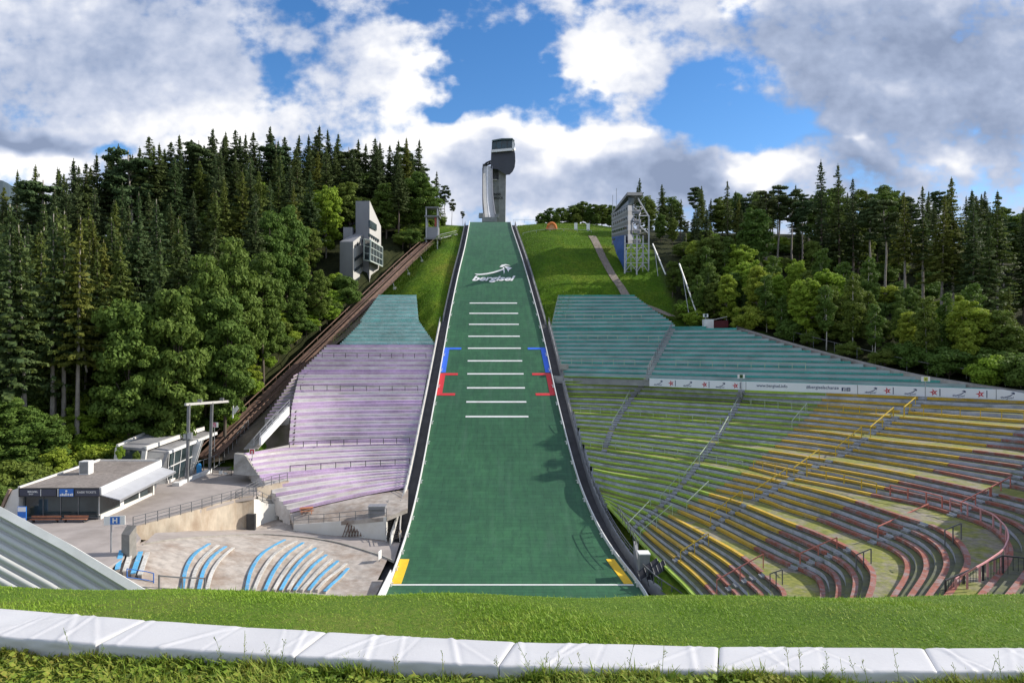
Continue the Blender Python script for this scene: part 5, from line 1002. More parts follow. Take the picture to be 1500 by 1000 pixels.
for pts, lab in (([(472, 523), (550, 523.5), (624, 524)], 'row of dark barrier posts across the topmost purple rows'), ([(440, 571), (520, 572), (612, 572)], 'row of dark barrier posts across the upper purple rows'), ([(424, 655), (500, 651), (600, 648)], 'row of dark barrier posts across the lower purple rows'), ([(425, 690), (500, 684), (600, 679)], 'row of dark barrier posts below the break of the purple rows')):
    rail_posts('barrier_rail', lab, [S(*p) for p in pts], .8, DARK, 'barrier rails of the purple rows', step=2.1, pw=.09, bars=(1.0,))
# ------------------------------------------------------------------ sponsor banner with emblems
broot = thing('sponsor_banner', KH0[45]-np.array((0, .2, 1.3)), 'long white sponsor banner with ski jump and red star emblems above the benches', 'banner')
bt = KH0.copy(); bt[:, 2] = -6.02; nb = outward(KH0, KH0+np.array((1, 1, 0))); x_, _ = proj(KH0); i0 = int(np.argmin(abs(x_-952)))
t0 = np.interp(952, x_[:60], np.arange(60)); mx_ = int(np.argmax(x_)); T2 = np.interp(1530, x_[:mx_+1], np.arange(mx_+1))
tt = np.linspace(t0, T2, 90); bp = np.array([at(bt, t) for t in tt]); bn = np.array([at(nb, t) for t in tt]); bs = np.r_[0, np.cumsum(np.linalg.norm(np.diff(bp[:, :2], axis=0), axis=1))]
hgt = np.where(proj(bp)[0] > 1470, 1.30-(proj(bp)[0]-1470)/60*.75, 1.30); Hb = 1.36
w = MB(); w.sweep([[p-q*.24-EZ*Hb, p-q*.24-EZ*(Hb-h), p-q*.12-EZ*(Hb-h), p-q*.12-EZ*Hb] for p, q, h in zip(bp, bn, hgt)]); w.build('banner_sheet', M('banner_vinyl', (.80, .82, .86), .04, .5, .5), broot)
def on_banner(s, z, d=.252):
    p = np.array([np.interp(s, bs, bp[:, k]) for k in range(3)]); q = np.array([np.interp(s, bs, bn[:, k]) for k in range(3)]); return p-q*d-EZ*(Hb-z)
def s_at(px): return float(np.interp(px, proj(bp)[0], bs))
def bpoly(pts, mat, name='emblem', d=.255):
    w = MB(); w.face([on_banner(a, b, d) for a, b in pts]); return w.build(name, mat, broot, fix=False)
def jump_emblem(px):
    s = s_at(px); bpoly([(s-.75, .32), (s-.3, .36), (s+.25, .58), (s+.55, .85), (s+.62, .80), (s+.32, .50), (s-.3, .30), (s-.75, .25)], DARKBLUE); bpoly([(s+.28, .92), (s+.55, 1.02), (s+.78, .92), (s+.66, .66), (s+.56, .86)], DARKBLUE)
    place_text('emblem_lettering', 'bergisel', lambda x, y, z: on_banner(s+x, .08+y, .256), DARKBLUE, broot, width=1.3, size=1, bold=.0, shear=.3)
def star_emblem(px):
    s = s_at(px); w = MB()
    for a in range(5):
        an = math.radians(90+72*a+14); tip = (.52*math.cos(an), .50*math.sin(an)); b1 = (.17*math.cos(an+.75), .17*math.sin(an+.75)); b2 = (.17*math.cos(an-.75), .17*math.sin(an-.75)); o = (.06*math.cos(an), .06*math.sin(an))
        w.face([on_banner(s+x, .60+y, .255) for x, y in (o, b2, tip, b1)])
    w.build('emblem', PRINTRED, broot, fix=False); bpoly([(s+.66, .15), (s+.76, .15), (s+.76, 1.1), (s+.66, 1.1)], DARKBLUE)
for px in (965, 1008, 1056, 1276, 1334, 1405, 1476): jump_emblem(px)
for px in (984, 1033, 1078, 1300, 1368, 1436): star_emblem(px)
for px in (1086, 1093, 1256, 1459): s = s_at(px); bpoly([(s, .02), (s+.07, .02), (s+.07, 1.27), (s, 1.27)], GREYSTEEL, 'seam')
for s_, px, wd in (('www.bergisel.info', 1131, 4.4), ('#bergiselschanze', 1205, 4.3)):
    s0 = s_at(px); place_text('banner_lettering', s_, lambda x, y, z, s0=s0: on_banner(s0+x, .42+y, .256), DARKBLUE, broot, width=wd, size=1, bold=.012)
for k, px in enumerate((1236, 1243)):
    s = s_at(px); bpoly([(s-.25, .36), (s+.25, .36), (s+.25, .86), (s-.25, .86)], DARKBLUE, 'emblem')
    if k == 0: bpoly([(s-.02, .36), (s+.09, .36), (s+.09, .56), (s+.17, .56), (s+.17, .64), (s+.09, .64), (s+.09, .72), (s+.17, .72), (s+.17, .79), (s+.0, .79), (s-.02, .72)], SIGNWHITE, 'emblem', .26)
    else: bpoly([(s-.10, .48), (s+.13, .48), (s+.13, .74), (s-.10, .74)], SIGNWHITE, 'emblem', .26); bpoly([(s-.07, .54), (s+.07, .54), (s+.07, .68), (s-.07, .68)], DARKBLUE, 'emblem', .265)

# ------------------------------------------------------------------ rails in the right bowl
P_GREEN = M('pale_green_rail', (.42, .50, .36), .15, 2, .6); P_YEL = M('yellow_rail', (.60, .42, .04), .12, 2, .6); P_RED = M('salmon_rail', (.55, .19, .15), .12, 2, .6); P_PINK = M('pink_rail', (.66, .32, .32), .1, 2, .5)
def foot(px, py): q = S(px, py+9); return q
def stair_rail(a, b, mat, label, mid=True, pw=.085, h=1.0):
    A, B = foot(*a), foot(*b); up = np.array((0, 0, h)); root = thing('handrail', B, label, 'handrail', 'stair handrails of the right bowl')
    w = MB(); w.bar(A+up, B+up, pw); w.build('rail', mat, root)
    for f in ((0, .5, 1) if mid else (0, 1)): p = A+(B-A)*f; w = MB(); w.bar(p-EZ*.3, p+up, pw*.9); w.build('post', mat, root)
SR = [((1067, 611), (1052, 639), P_GREEN, 'green'), ((1046, 640), (1025, 668), P_GREEN, 'green'), ((1024, 669), (1002, 696), P_GREEN, 'green'), ((995, 698), (967, 729), P_GREEN, 'green'), ((953, 734), (921, 767), P_GREEN, 'green'), ((1038, 707), (1006, 738), P_GREEN, 'green'), ((985, 741), (938, 781), P_GREEN, 'green'),
      ((1182, 592), (1160, 618), P_GREEN, 'green'), ((1084, 578), (1070, 604), P_GREEN, 'green'), ((925, 566), (912, 592), P_GREEN, 'green'), ((911, 594), (897, 618), P_GREEN, 'green'),
      ((1087, 722), (1041, 756), P_YEL, 'yellow'), ((1152, 690), (1105, 721), P_YEL, 'yellow'), ((1200, 661), (1163, 688), P_YEL, 'yellow'), ((1309, 599), (1275, 628), P_YEL, 'yellow'), ((1262, 628), (1224, 659), P_YEL, 'yellow'), ((1341, 584), (1324, 599), P_YEL, 'yellow'), ((1038, 786), (997, 812), P_YEL, 'yellow'),
      ((1360, 744), (1286, 778), P_RED, 'red'), ((1226, 794), (1172, 817), P_RED, 'red'), ((1118, 818), (1050, 856), P_RED, 'red'), ((1450, 721), (1408, 742), P_RED, 'red'), ((1480, 705), (1452, 720), P_RED, 'red')]
NUM = ['lowest', 'second lowest', 'third lowest', 'fourth lowest', 'fifth lowest', 'sixth lowest', 'seventh lowest', 'eighth lowest', 'ninth lowest', 'tenth lowest', 'eleventh lowest']
for nm in ('green', 'yellow', 'red'):
    grp = sorted([r for r in SR if r[3] == nm], key=lambda r: -r[1][1])
    for k, (a, b, m, _) in enumerate(grp): stair_rail(a, b, m, f'{NUM[k]} of the {nm} stair handrails in the right bowl', pw=.085 if nm != 'green' else .075)
for (a, b, c), lab in ((((1300-10, 775), (1268, 783), 0), 'grey'),): pass
for (a, b, lab) in (((1276, 812), (1254, 821), 'short grey handrail at the end of the second walkway'), ((1408, 775), (1384, 785), 'short grey handrail at the end of the third walkway'), ((1146, 842), (1128, 848), 'short grey handrail at the end of the first walkway')):
    stair_rail(a, b, GREYSTEEL, lab)
def barrier(tops, mat, label, step=2.0, pw=.07, h=1.0):
    n = 12; pts = []
    for (a, b) in zip(tops[:-1], tops[1:]):
        for t in np.linspace(0, 1, n, endpoint=False): pts.append((a[0]+(b[0]-a[0])*t, a[1]+(b[1]-a[1])*t))
    pts.append(tops[-1]); Q_ = np.array([foot(*p) for p in pts]); k = np.ones(7)/7
    for c in range(3):
        pad = np.r_[[2*Q_[0, c]-v for v in Q_[1:4, c][::-1]], Q_[:, c], [2*Q_[-1, c]-v for v in Q_[-4:-1, c][::-1]]]; Q_[:, c] = np.convolve(pad, k, 'valid')
    root = rail_posts('barrier_rail', label, [q-EZ*.05 for q in Q_], h, mat, 'barrier rails of the right bowl', step=step, pw=pw, bars=(1.0,)); return root
barrier([(1325, 598), (1420, 602), (1500, 607)], P_YEL, 'upper yellow barrier rail right of the yellow stairs, below the banner')
barrier([(1212, 592), (1260, 596), (1308, 600)], P_YEL, 'upper yellow barrier rail left of the yellow stairs, below the banner')
barrier([(1100, 584), (1180, 593)], P_GREEN, 'upper green barrier rail below the web address on the banner')
barrier([(920, 598), (985, 604), (1055, 613)], P_GREEN, 'pale green barrier rail between the two green stairs')
barrier([(850, 594), (895, 597)], P_GREEN, 'short pale green barrier rail next to the slope fence, upper one')
barrier([(850, 644), (930, 650), (1000, 661), (1088, 677)], P_GREEN, 'long pale green barrier rail in the middle of the right bowl')
barrier([(1104, 676), (1128, 680), (1153, 684)], P_YEL, 'short yellow barrier rail between the two stairs')
barrier([(1182, 688), (1230, 697), (1284, 712)], P_YEL, 'long yellow barrier rail above the third walkway', pw=.09)
barrier([(1304, 715), (1345, 723), (1380, 733)], P_RED, 'red barrier rail joining the yellow one to the pink curve', pw=.1)
barrier([(1392, 736), (1428, 748), (1456, 761), (1474, 780), (1478, 796), (1470, 816), (1440, 838), (1400, 860)], P_PINK, 'curved pink barrier rail sweeping round the end of the third walkway', pw=.10)
barrier([(828, 457), (880, 458), (940, 460)], P_GREEN, 'pale barrier rail across the topmost teal block')
barrier([(832, 488), (900, 489), (965, 491)], P_GREEN, 'pale barrier rail across the lower rows left of the grey stairs')
barrier([(822, 523), (860, 524), (930, 526)], P_GREEN, 'faint barrier rail in the teal rows beside the slope')
barrier([(990, 527), (1060, 529), (1180, 532)], P_GREEN, 'faint barrier rail in the teal rows behind the banner')
rail_posts('handrail', 'grey double handrail of the stairs between the teal blocks', [S(984, 482), S(967, 512), S(948, 548)], 1.1, GREYSTEEL, step=1.6, bars=(1, .55), pw=.09)
# dark fence at the lower right corner
c0 = np.array((26.2, 43.2, -16.5)); 
rail_posts('fence', 'dark barred fence running out of the picture at the lower right', [P(1385, 884, 44), P(1420, 868, 45), P(1468, 846, 46), P(1520, 852, 45)], 1.5, DARK, step=2.0, bars=(1, .12), pw=.1, verticals=.28, cat='fence')
# letter signs
mini_sign(1355.5, 555, 90.0, 1.15, .62, 'pale sign with a C on a yellow post above the banner', M('lime_print', (.55, .60, .10), .1, 2, .6), letters='C', ph=3.0)
mini_sign(1085.5, 551, 104.0, 1.1, .62, 'pale sign with a dark green square above the left part of the banner', M('bottle_green_print', (.05, .16, .04), .1, 2, .6), letters='B', ph=3.2)
mini_sign(1033.5, 462, 128.5, .95, .6, 'small white sign with a dark letter on the white kiosk box above the teal rows', M('night_print', (.04, .10, .11), .1, 2, .6), letters='D', ph=1.6)
mini_sign(1289, 526, 104, 1.45, .75, 'small white notice on the fence at the forest edge', None, letters='Info', ph=2.5, name='notice', grp=None)
q = P(1037, 481, 127.6); root = thing('ticket_box', q, 'small white booth with dark red side above the teal rows', 'booth'); w = MB(); w.box(q+EZ*.0, (1.7, 1.6, 1.7)); w.build('body', WHITE, root); w = MB(); w.box(q+np.array((2.4, .8, 0)), (3.0, 1.0, 1.5)); w.build('side_wall', M('maroon_paint', (.12, .02, .025), .2, 1, .7), root); w = MB(); w.bar(q+np.array((.8, 0, 1.6)), q+np.array((3.6, .2, 2.2)), .3, .12); w.build('canopy', LIGHTPANEL, root)
q = S(826, 541); w = MB(); w.box(q, (1.6, .8, .9)); tag(w.build('bench_block', CONC), 'small grey block at the left end of the teal rows by the slope', 'block')
# footpaths
cutp = np.array(CUT3); sel = [p for p in resample(cutp[4:], 60)]
w = MB(); w.strip([p+np.array((.1, .1, .15)) for p in sel], [p+np.array((1.0, 1.1, .25)) for p in sel]); w.strip([p+np.array((.1, .1, .15)) for p in sel], [p+np.array((.1, .1, -1.2)) for p in sel]); tag(w.build('path', CONC), kind='structure')
ppts = []
for y, x in ((346, 867), (352, 871), (362, 876), (375, 882), (390, 890), (405, 899), (418, 909), (430, 922), (440, 937), (452, 953), (462, 968), (472, 985)):
    Y = Y_of(y)+(1.5 if y < 430 else -.5); p = P(x, y, Y); ppts.append((p[0], p[1], 0))
ppts = resample(np.array(ppts), 70); wd = np.linspace(1.0, .8, 70); w = MB(); A = []; B_ = []
for p, k in zip(ppts, wd): A.append((p[0]-k, p[1]-.2, ground_xy(p[0]-k, p[1]-.2)+.12)); B_.append((p[0]+k, p[1]+.2, ground_xy(p[0]+k, p[1]+.2)+.12))
w.strip(A, B_); tag(w.build('gravel_path', M('path_gravel', (.24, .20, .17), .25, 1.5, .95, dirt=(.15, .12, .09), dscale=.4)), kind='structure')
# retaining wall and steps at the lower right of the slope, plant frames and box
rail_posts('railing', 'grey mesh railing along the concrete edge below the right bowl', [P(905, 752, 86.5), P(925, 786, 80.5), P(935, 806, 77.5)], 1.1, GREYSTEEL, step=1.2, bars=(1, .5))
q = P(943, 826, 74.5); root = thing('switch_box', q, 'grey concrete box with white top beside the lower end of the slope', 'box'); w = MB(); w.box(q+EZ*-.8, (1.1, 1.3, 2.0)); w.build('body', CONC_GREY, root); w = MB(); w.box(q+EZ*1.2, (1.25, 1.4, .12)); w.build('lid', SIGNWHITE, root)
for k, (px, py, sx, lab) in enumerate(((952, 839, 2.6, 'larger dark slatted frame leaning beside the lower end of the slope'), (959, 852, 1.6, 'lower dark slatted frame standing under the larger one'), (968, 838, 1.5, 'small dark slatted frame lying on the grass right of the larger one'))):
    q = P(px, py, 73-k*.7); root = thing('slatted_frame', q, lab, 'frame'); ang = .25; w = MB()
    d1 = np.array((math.cos(.5), math.sin(.5), .42)); d2 = np.array((-.2, .5, .75))
    w.prism([q-d1*sx/2, q+d1*sx/2, q+d1*sx/2+d2*1.0, q-d1*sx/2+d2*1.0], (.04, -.04, .02)); w.build('panel', M('black_plastic', (.015, .016, .022), .3, 3, .35), root)
    w = MB()
    for f in (-.5, -.17, .17, .5): w.bar(q+d1*sx*f+np.array((.0, -.1, .03)), q+d1*sx*f+d2+np.array((0, -.1, .03)), .05)
    w.build('slats', GREYSTEEL, root)
wpts = [P(928, 792, 79.2), P(940, 838, 74), P(962, 858, 70.5), P(992, 878, 68), P(1010, 892, 66)]
wall_line('retaining_wall', 'low grey retaining wall curving beside the lower right end of the slope', [p for p in wpts], (-26.5,)*5, CONC_GREY)
rail_posts('railing', 'grey posts and rail on the curved wall at the lower right end of the slope', [p+EZ*0 for p in wpts[1:]], 1.0, GREYSTEEL, step=1.4, pw=.1, bars=(1,))
w = MB(); gpt = [P(945, 800, 78.5), P(975, 835, 72.5), P(1000, 850, 70), P(1040, 885, 63), P(1020, 900, 63), P(985, 878, 67.5), P(960, 858, 71)]; c_ = np.mean(gpt, 0)
for a, b in zip(gpt, gpt[1:]+gpt[:1]): w.face([c_, a, b])
tag(w.build('grass_bank', GRASS), kind='structure')
# small things on the crest and the slope of the meadow
q = P(808, 345.5, Y_of(337)); gz = ground_xy(q[0], q[1]); root = thing('orange_arch', (q[0], q[1], gz), 'small orange inflatable arch on the meadow crest right of the slope', 'arch'); w = MB(); w.tube([(q[0]+1.25*math.cos(a), q[1], gz+.2+1.7*math.sin(a)) for a in np.linspace(0, math.pi, 12)], .32, 8); w.build('hoop', ORANGE, root); w = MB(); w.box((q[0], q[1]+.3, gz), (1.9, .3, 1.7)); w.build('back_panel', M('pale_orange_vinyl', (.7, .35, .15), .1, 1, .6), root)
for px, lab in ((843.5, 'left one of two small white boards on the meadow crest'), (861.5, 'right one of two small white boards on the meadow crest, at the path')):
    q = P(px, 345, Y_of(337)); gz = ground_xy(q[0], q[1]); root = thing('white_board', (q[0], q[1], gz), lab, 'board', 'white boards on the crest'); w = MB(); w.box((q[0], q[1], gz+.2), (.85, .2, 1.8)); w.build('panel', SIGNWHITE, root); w = MB(); w.box((q[0], q[1], gz-.2), (.5, .2, .5)); w.build('foot', STEEL, root)
pts = []
for px in np.linspace(766, 866, 12): q = P(px, 345, Y_of(339)); pts.append((q[0], q[1], ground_xy(q[0], q[1])-.1))
rail_posts('fence', 'thin pale fence across the top of the meadow right of the slope', pts, .7, STEEL, step=4, bars=(1,), cat='fence')
pts = []
for px in np.linspace(752, 784, 6): q = P(px, 330, 216); pts.append((q[0], q[1], 37.6))
rail_posts('fence', 'pale railing on the hilltop right of the tower', pts, .9, STEEL, step=3, bars=(1,), cat='fence')
for (a, b, lab) in (((956, 357), (975, 402), 'upper leaning white pole before the dark trees'), ((995, 386), (1023, 466), 'lower leaning white pole before the trees above the teal rows')):
    A, B = P(*a, 150), P(*b, 148 if a[0] < 970 else 132); A = P(*a, B[1]+3); root = thing('leaning_pole', B, lab, 'pole'); w = MB(); w.bar(A, B, .2); w.build('shaft', SIGNWHITE, root); w = MB(); w.bar(A+(B-A)*.15, B+np.array((-1.6, .3, -.3)), .1); w.build('strut', STEEL, root)
# fence with wire on the forest edge at the right
fe = [p+np.array((2.0, 2.0, .3)) for p in resample(cutp[6:], 24)]
rail_posts('fence', 'dark wire fence along the forest edge above the teal rows', fe, 1.6, GREYSTEEL, step=4, bars=(1,), pw=.06, cat='fence')

# ------------------------------------------------------------------ corrugated white roof at the lower left, close by
root = thing('corrugated_roof', (-9, 18, -7.5), 'white corrugated metal roof rising at the lower left beyond the lawn', 'roof')
a_, b_, c_ = P(-160, 662, 21.0), P(98, 801, 20.0), P(330, 941, 19.0)
T = np.array([a_+(b_-a_)*t for t in np.linspace(0, 1, 20, endpoint=False)]+[b_+(c_-b_)*t for t in np.linspace(0, 1, 20)]); dn = np.array((-.5, -1.9, -3.2)); nrm = np.cross(b_-a_, dn); nrm /= np.linalg.norm(nrm); nrm *= -1 if nrm[1] > 0 else 1
V_ = []; nr = 0
for k in range(15):
    for (f, dep) in ((0, 0), (.60, 0), (.67, -.10), (.93, -.10)):
        for p in T: V_.append(p+dn*((k+f)/15)+nrm*dep)
        nr += 1
nT = len(T); idx = np.arange(nr*nT).reshape(nr, nT)
mesh_np('sheeting', np.array(V_), np.stack([idx[:-1, :-1], idx[:-1, 1:], idx[1:, 1:], idx[1:, :-1]], -1).reshape(-1, 4), M('white_sheet_metal', (.62, .62, .60), .06, .5, .5, dirt=(.42, .41, .39), dirt_amt=.5, dscale=.5), root)
w = MB(); w.sweep([[p+nrm*.16-dn*.03, p+nrm*.16+dn*.03, p+nrm*.02+dn*.03, p-nrm*.25-dn*.03] for p in T]); w.build('flashing', WHITE, root)
w = MB(); w.strip([p-dn*.01-nrm*.1 for p in T], [p+np.array((0, .6, -3.5)) for p in T]); w.build('rear_wall', CONC_GREY, root)
# ------------------------------------------------------------------ trees (each kind a few shapes, every tree its own objects)
def quads_from(cent, ax, ay):
    V = np.stack([cent-ax-ay, cent+ax-ay, cent+ax+ay, cent-ax+ay], 1).reshape(-1, 3); return V, np.arange(len(V)).reshape(-1, 4)
def rdir(r, n): v = r.normal(size=(n, 3)); return v/np.linalg.norm(v, axis=1)[:, None]
def trunk_mesh(name, H, r0, r1, mat, limbs=(), lean=0.0, r=None):
    w = MB(); K = 9; pts = [(lean*H*.007*math.sin(k*1.1), lean*H*.007*math.cos(k*.8), -1.5+(H+1.5)*k/(K-1)) for k in range(K)]; w.tube(pts, r0, 7, r2=r1)
    for a, b, ra in limbs: w.tube([a, (np.array(a)+np.array(b))/2+np.array((0, 0, .3)), b], ra, 5, r2=ra*.35)
    me = bpy.data.meshes.new(name); me.from_pydata(w.v, [], w.f); me.materials.append(mat); me.polygons.foreach_set('use_smooth', [True]*len(w.f)); return me
def spruce(seed, H=28., bare=.16, R=4.4, mat=None, thin=1.0, droop=.22):
    r = np.random.default_rng(seed); h0 = H*bare; z = h0; C = []; AXs = []; AYs = []
    def add(c, a, b): C.append(c); AXs.append(a); AYs.append(b)
    side = r.random()*6.28
    while z < H-.3:
        f = (H-z)/(H-h0); rad = R*min(1.0, (f*1.15)**.80)*(.70+.5*r.random()); nb = max(5, int(round((5.5+3.5*f)*thin))); a0 = r.random()*6.28
        for k in range(nb):
            if r.random() < .16: continue
            a = a0+k*2*math.pi/nb+r.normal()*.25; L = max(.22, rad*(.5+.68*r.random())*(1+.12*math.cos(a-side))); d = np.array((math.cos(a), math.sin(a), 0)); s = np.array((-d[1], d[0], 0)); dr = droop*(.3+1.1*f)+r.normal()*.07; n = max(2, int(L/.30))
            for i in range(n):
                t = (i+.5)/n; x = L*t; c = d*x+np.array((0, 0, z-dr*x*(.9-.1*t)+.30*L*max(0, t-.65)**2+.12*x*(1-f)))
                wd = (.10+.42*math.sin(min(1, .25+t)*2.6)*min(1.2, L/2.6))*(.6+.7*r.random())
                add(c+rdir(r, 1)[0]*.05, s*wd*.75+d*r.normal()*.10+np.array((0, 0, r.normal()*.10)), d*(L/n*.62)+np.array((0, 0, -dr*.25+r.normal()*.07)))
                for q in (-1, 1):
                    for m in range(2):
                        if r.random() < .62*thin:
                            e_ = s*q*(.65+.3*r.random())+d*(.55*r.random()); ln = wd*(.45+.5*r.random()); add(c+e_*ln*.8-np.array((0, 0, .06+.16*r.random()*f)), e_*ln*.55+np.array((0, 0, -.10*r.random())), np.cross(e_, (0, 0, 1))*.075+np.array((0, 0, -.10-.13*r.random())))
        z += (.40+.34*r.random())*(.7+.75*f)
    for k in range(5): add(np.array((0, 0, H-.05-.28*k)), rdir(r, 1)[0]*(.06+.045*k)*np.array((1, 1, .3)), np.array((0, 0, .30)))
    V, F = quads_from(np.array(C), np.array(AXs), np.array(AYs)); return mesh_np('_spruce_crown', V, F, mat)
def clump_tree(seed, H, cz, rx, rz, nclump, nleaf, leaf, mat, crad=(1.0, 1.9), flat=1.0, shell=.55, up=.35, profile=None):
    r = np.random.default_rng(seed); C = []; AXs = []; AYs = []; cents = []
    for k in range(nclump):
        for _ in range(30):
            v = rdir(r, 1)[0]; rad = (shell+(1-shell)*r.random()**.6); p = np.array((v[0]*rx*rad, v[1]*rx*rad, cz+v[2]*rz*rad))
            if profile is None or math.hypot(p[0], p[1]) < profile((p[2]-(cz-rz))/(2*rz))*rx*1.05: break
        cr = crad[0]+(crad[1]-crad[0])*r.random(); cents.append(p); n = int(nleaf*(.7+.6*r.random()))
        v = rdir(r, n); rr = cr*(.35+.65*r.random(n)**.45)[:, None]; q = p+v*rr*np.array((1.15, 1.15, .75*flat))
        nn = v*.8+rdir(r, n)*.7+np.array((0, 0, up)); nn /= np.linalg.norm(nn, axis=1)[:, None]; t = np.cross(nn, rdir(r, n)); t /= np.linalg.norm(t, axis=1)[:, None]; b = np.cross(nn, t); sz = leaf*(.55+.8*r.random(n))[:, None]
        C.append(q); AXs.append(t*sz); AYs.append(b*sz*.72)
    V, F = quads_from(np.concatenate(C), np.concatenate(AXs), np.concatenate(AYs)); return mesh_np('_leaf_crown', V, F, mat), cents
KINDS = {}
def add_kind(k, crown, trunk, H): KINDS.setdefault(k, []).append((crown, trunk, H))
for i in range(4): H = 28.; add_kind('spruce', spruce(20+i, H, (.10, .16, .22, .3)[i], (4.7, 4.2, 3.9, 4.2)[i], L_SPRUCE), trunk_mesh('trunk', H, .34, .04, BARK), H)
for i in range(4): H = 28.; add_kind('dark_spruce', spruce(40+i, H, (.12, .18, .3, .4)[i], (4.5, 4.0, 3.8, 4.2)[i], L_DARK), trunk_mesh('trunk', H, .34, .04, BARK), H)
for i in range(3): H = 30.; add_kind('tall_spruce', spruce(60+i, H, (.38, .44, .34)[i], (3.5, 3.2, 3.9)[i], L_SPRUCE, thin=.9), trunk_mesh('trunk', H, .33, .05, BARK_PALE), H)
for i in range(2): H = 26.; add_kind('thin_spruce', spruce(80+i, H, .22, 3.3, L_DARK, thin=.6, droop=.2), trunk_mesh('trunk', H, .28, .03, BARK), H)
for i in range(3):
    H = 24.; c, ce = clump_tree(100+i, H, H*.74, 2.9, H*.24, 40, 190, .19, L_PINE, (.6, 1.3), .6, .3, .5); add_kind('pine', c, trunk_mesh('trunk', H*.93, .30, .08, BARK_PALE, [((0, 0, p[2]-1.2), p, .09) for p in ce[:9]], 1), H)
for i in range(4):
    H = 18.; c, ce = clump_tree(120+i, H, H*.56, (4.4, 3.8, 4.8, 3.6)[i], H*.43, 150, 175, .155, L_LEAF, (.45, 1.35), .9, .35, .3); add_kind('broadleaf', c, trunk_mesh('trunk', H*.8, .30, .07, BARK, [((0, 0, H*.25+.4*j), p, .10) for j, p in enumerate(ce[:10])], 1), H)
for i in range(3):
    H = 15.; c, ce = clump_tree(140+i, H, H*.56, (3.1, 3.6, 2.7)[i], H*.45, 110, 150, .15, L_BRIGHT, (.4, 1.15), 1.0, .3, .3); add_kind('bright_tree', c, trunk_mesh('trunk', H*.85, .2, .05, BARK_PALE, [((0, 0, H*.25+.4*j), p, .07) for j, p in enumerate(ce[:10])], 1), H)
for i in range(2):
    H = 19.; c, ce = clump_tree(160+i, H, H*.6, 2.2, H*.38, 60, 120, .15, L_LEAF, (.5, 1.1), 1.2, .35, .2); add_kind('birch', c, trunk_mesh('trunk', H*.92, .17, .04, M('birch_bark', (.50, .47, .42), .3, 5, .8), [((0, 0, H*.35+.5*j), p, .05) for j, p in enumerate(ce[:10])], 1), H)
for i in range(3):
    H = 5.; c, ce = clump_tree(180+i, H, H*.5, 2.8, H*.45, 34, 260, .12, (L_LEAF, L_BRIGHT, L_LEAF)[i], (.6, 1.15), .9, .35, .35); add_kind('bush', c, trunk_mesh('stem', H*.6, .09, .03, BARK, [((0, 0, .4), p, .05) for p in ce[:8]], 1), H)
TREES = []
CATS = {'spruce': 'tree', 'dark_spruce': 'tree', 'tall_spruce': 'tree', 'thin_spruce': 'tree', 'pine': 'tree', 'broadleaf': 'tree', 'bright_tree': 'tree', 'birch': 'tree', 'bush': 'bush'}
NAMES = {'spruce': 'spruce_tree', 'dark_spruce': 'spruce_tree', 'tall_spruce': 'spruce_tree', 'thin_spruce': 'spruce_tree', 'pine': 'pine_tree', 'broadleaf': 'broadleaf_tree', 'bright_tree': 'broadleaf_tree', 'birch': 'birch_tree', 'bush': 'leafy_bush'}
def put_tree(kind, x, y, h, label, group, z=None, wide=1.0, var=None):
    vs = KINDS[kind]; c, t, H = vs[random.randrange(len(vs)) if var is None else var % len(vs)]; k = h/H; z = ground_xy(x, y)-.1 if z is None else z
    root = thing(NAMES[kind], (x, y, z), label, CATS[kind], group); root.scale = (k*wide, k*wide, k); root.rotation_euler = (random.gauss(0, .012), random.gauss(0, .012), random.random()*6.283)
    for nm, me in (('crown', c), ('trunk', t)): o = bpy.data.objects.new(nm if kind != 'bush' or nm == 'crown' else 'stem', me); COL.objects.link(o); o.parent = root
    TREES.append((x, y)); return root
def put_px(kind, px, ytop, Y, label, group, h=None, wide=1.0, var=None):
    """a tree whose top shows at a survey pixel, at a distance; its height follows from the ground there"""
    t = P(px, ytop, Y); g = ground_xy(t[0], t[1]); return put_tree(kind, t[0], t[1], max(2.5, t[2]-g), label, group, wide=wide, var=var)
G_SKY = 'conifers along the skyline of the left forest'; G_LF = 'conifers in the left forest'; G_LD = 'leafy trees in the left forest'
# skyline of the left hill
sky = [(2, 290), (22, 283), (45, 268), (62, 250), (85, 262), (105, 232), (128, 238), (140, 225), (160, 232), (176, 212), (192, 206), (205, 214), (220, 200), (236, 210), (248, 206), (262, 198), (280, 204), (292, 194), (310, 187), (325, 199), (345, 190), (360, 196), (372, 193), (394, 184), (405, 196), (418, 200), (436, 196), (452, 198), (466, 183), (480, 190), (494, 194), (508, 205), (524, 203), (534, 210), (547, 202), (560, 208), (572, 212), (583, 206), (594, 210), (602, 224)]
for i, (px, y) in enumerate(sky):
    Y = np.interp(px, [0, 100, 200, 300, 400, 500, 600], [150, 160, 168, 180, 190, 198, 205])+random.uniform(-4, 4); put_px('pine' if i % 7 == 3 else 'dark_spruce', px, y, Y, 'dark conifer forming the jagged skyline of the left hill', G_SKY, wide=random.uniform(1.0, 1.4))
for (px, y, Y, k, lab) in ((619, 237, 215, 'pine', 'tall thin-topped pine on the skyline left of the tower, taller of a pair'), (611, 246, 214, 'pine', 'thin-topped pine on the skyline left of the tower, shorter of a pair'), (639, 250, 216, 'dark_spruce', 'pointed dark spruce at the right end of the left skyline'), (652, 268, 218, 'pine', 'dark pine at the right end of the left skyline'), (662, 290, 220, 'pine', 'low dark pine where the left skyline meets the meadow'), (630, 268, 212, 'dark_spruce', 'dark spruce just behind the lift station'), (678, 307, 226, 'pine', 'small lone pine on the meadow just left of the slope top')): put_px(k, px, y, Y, lab, None)
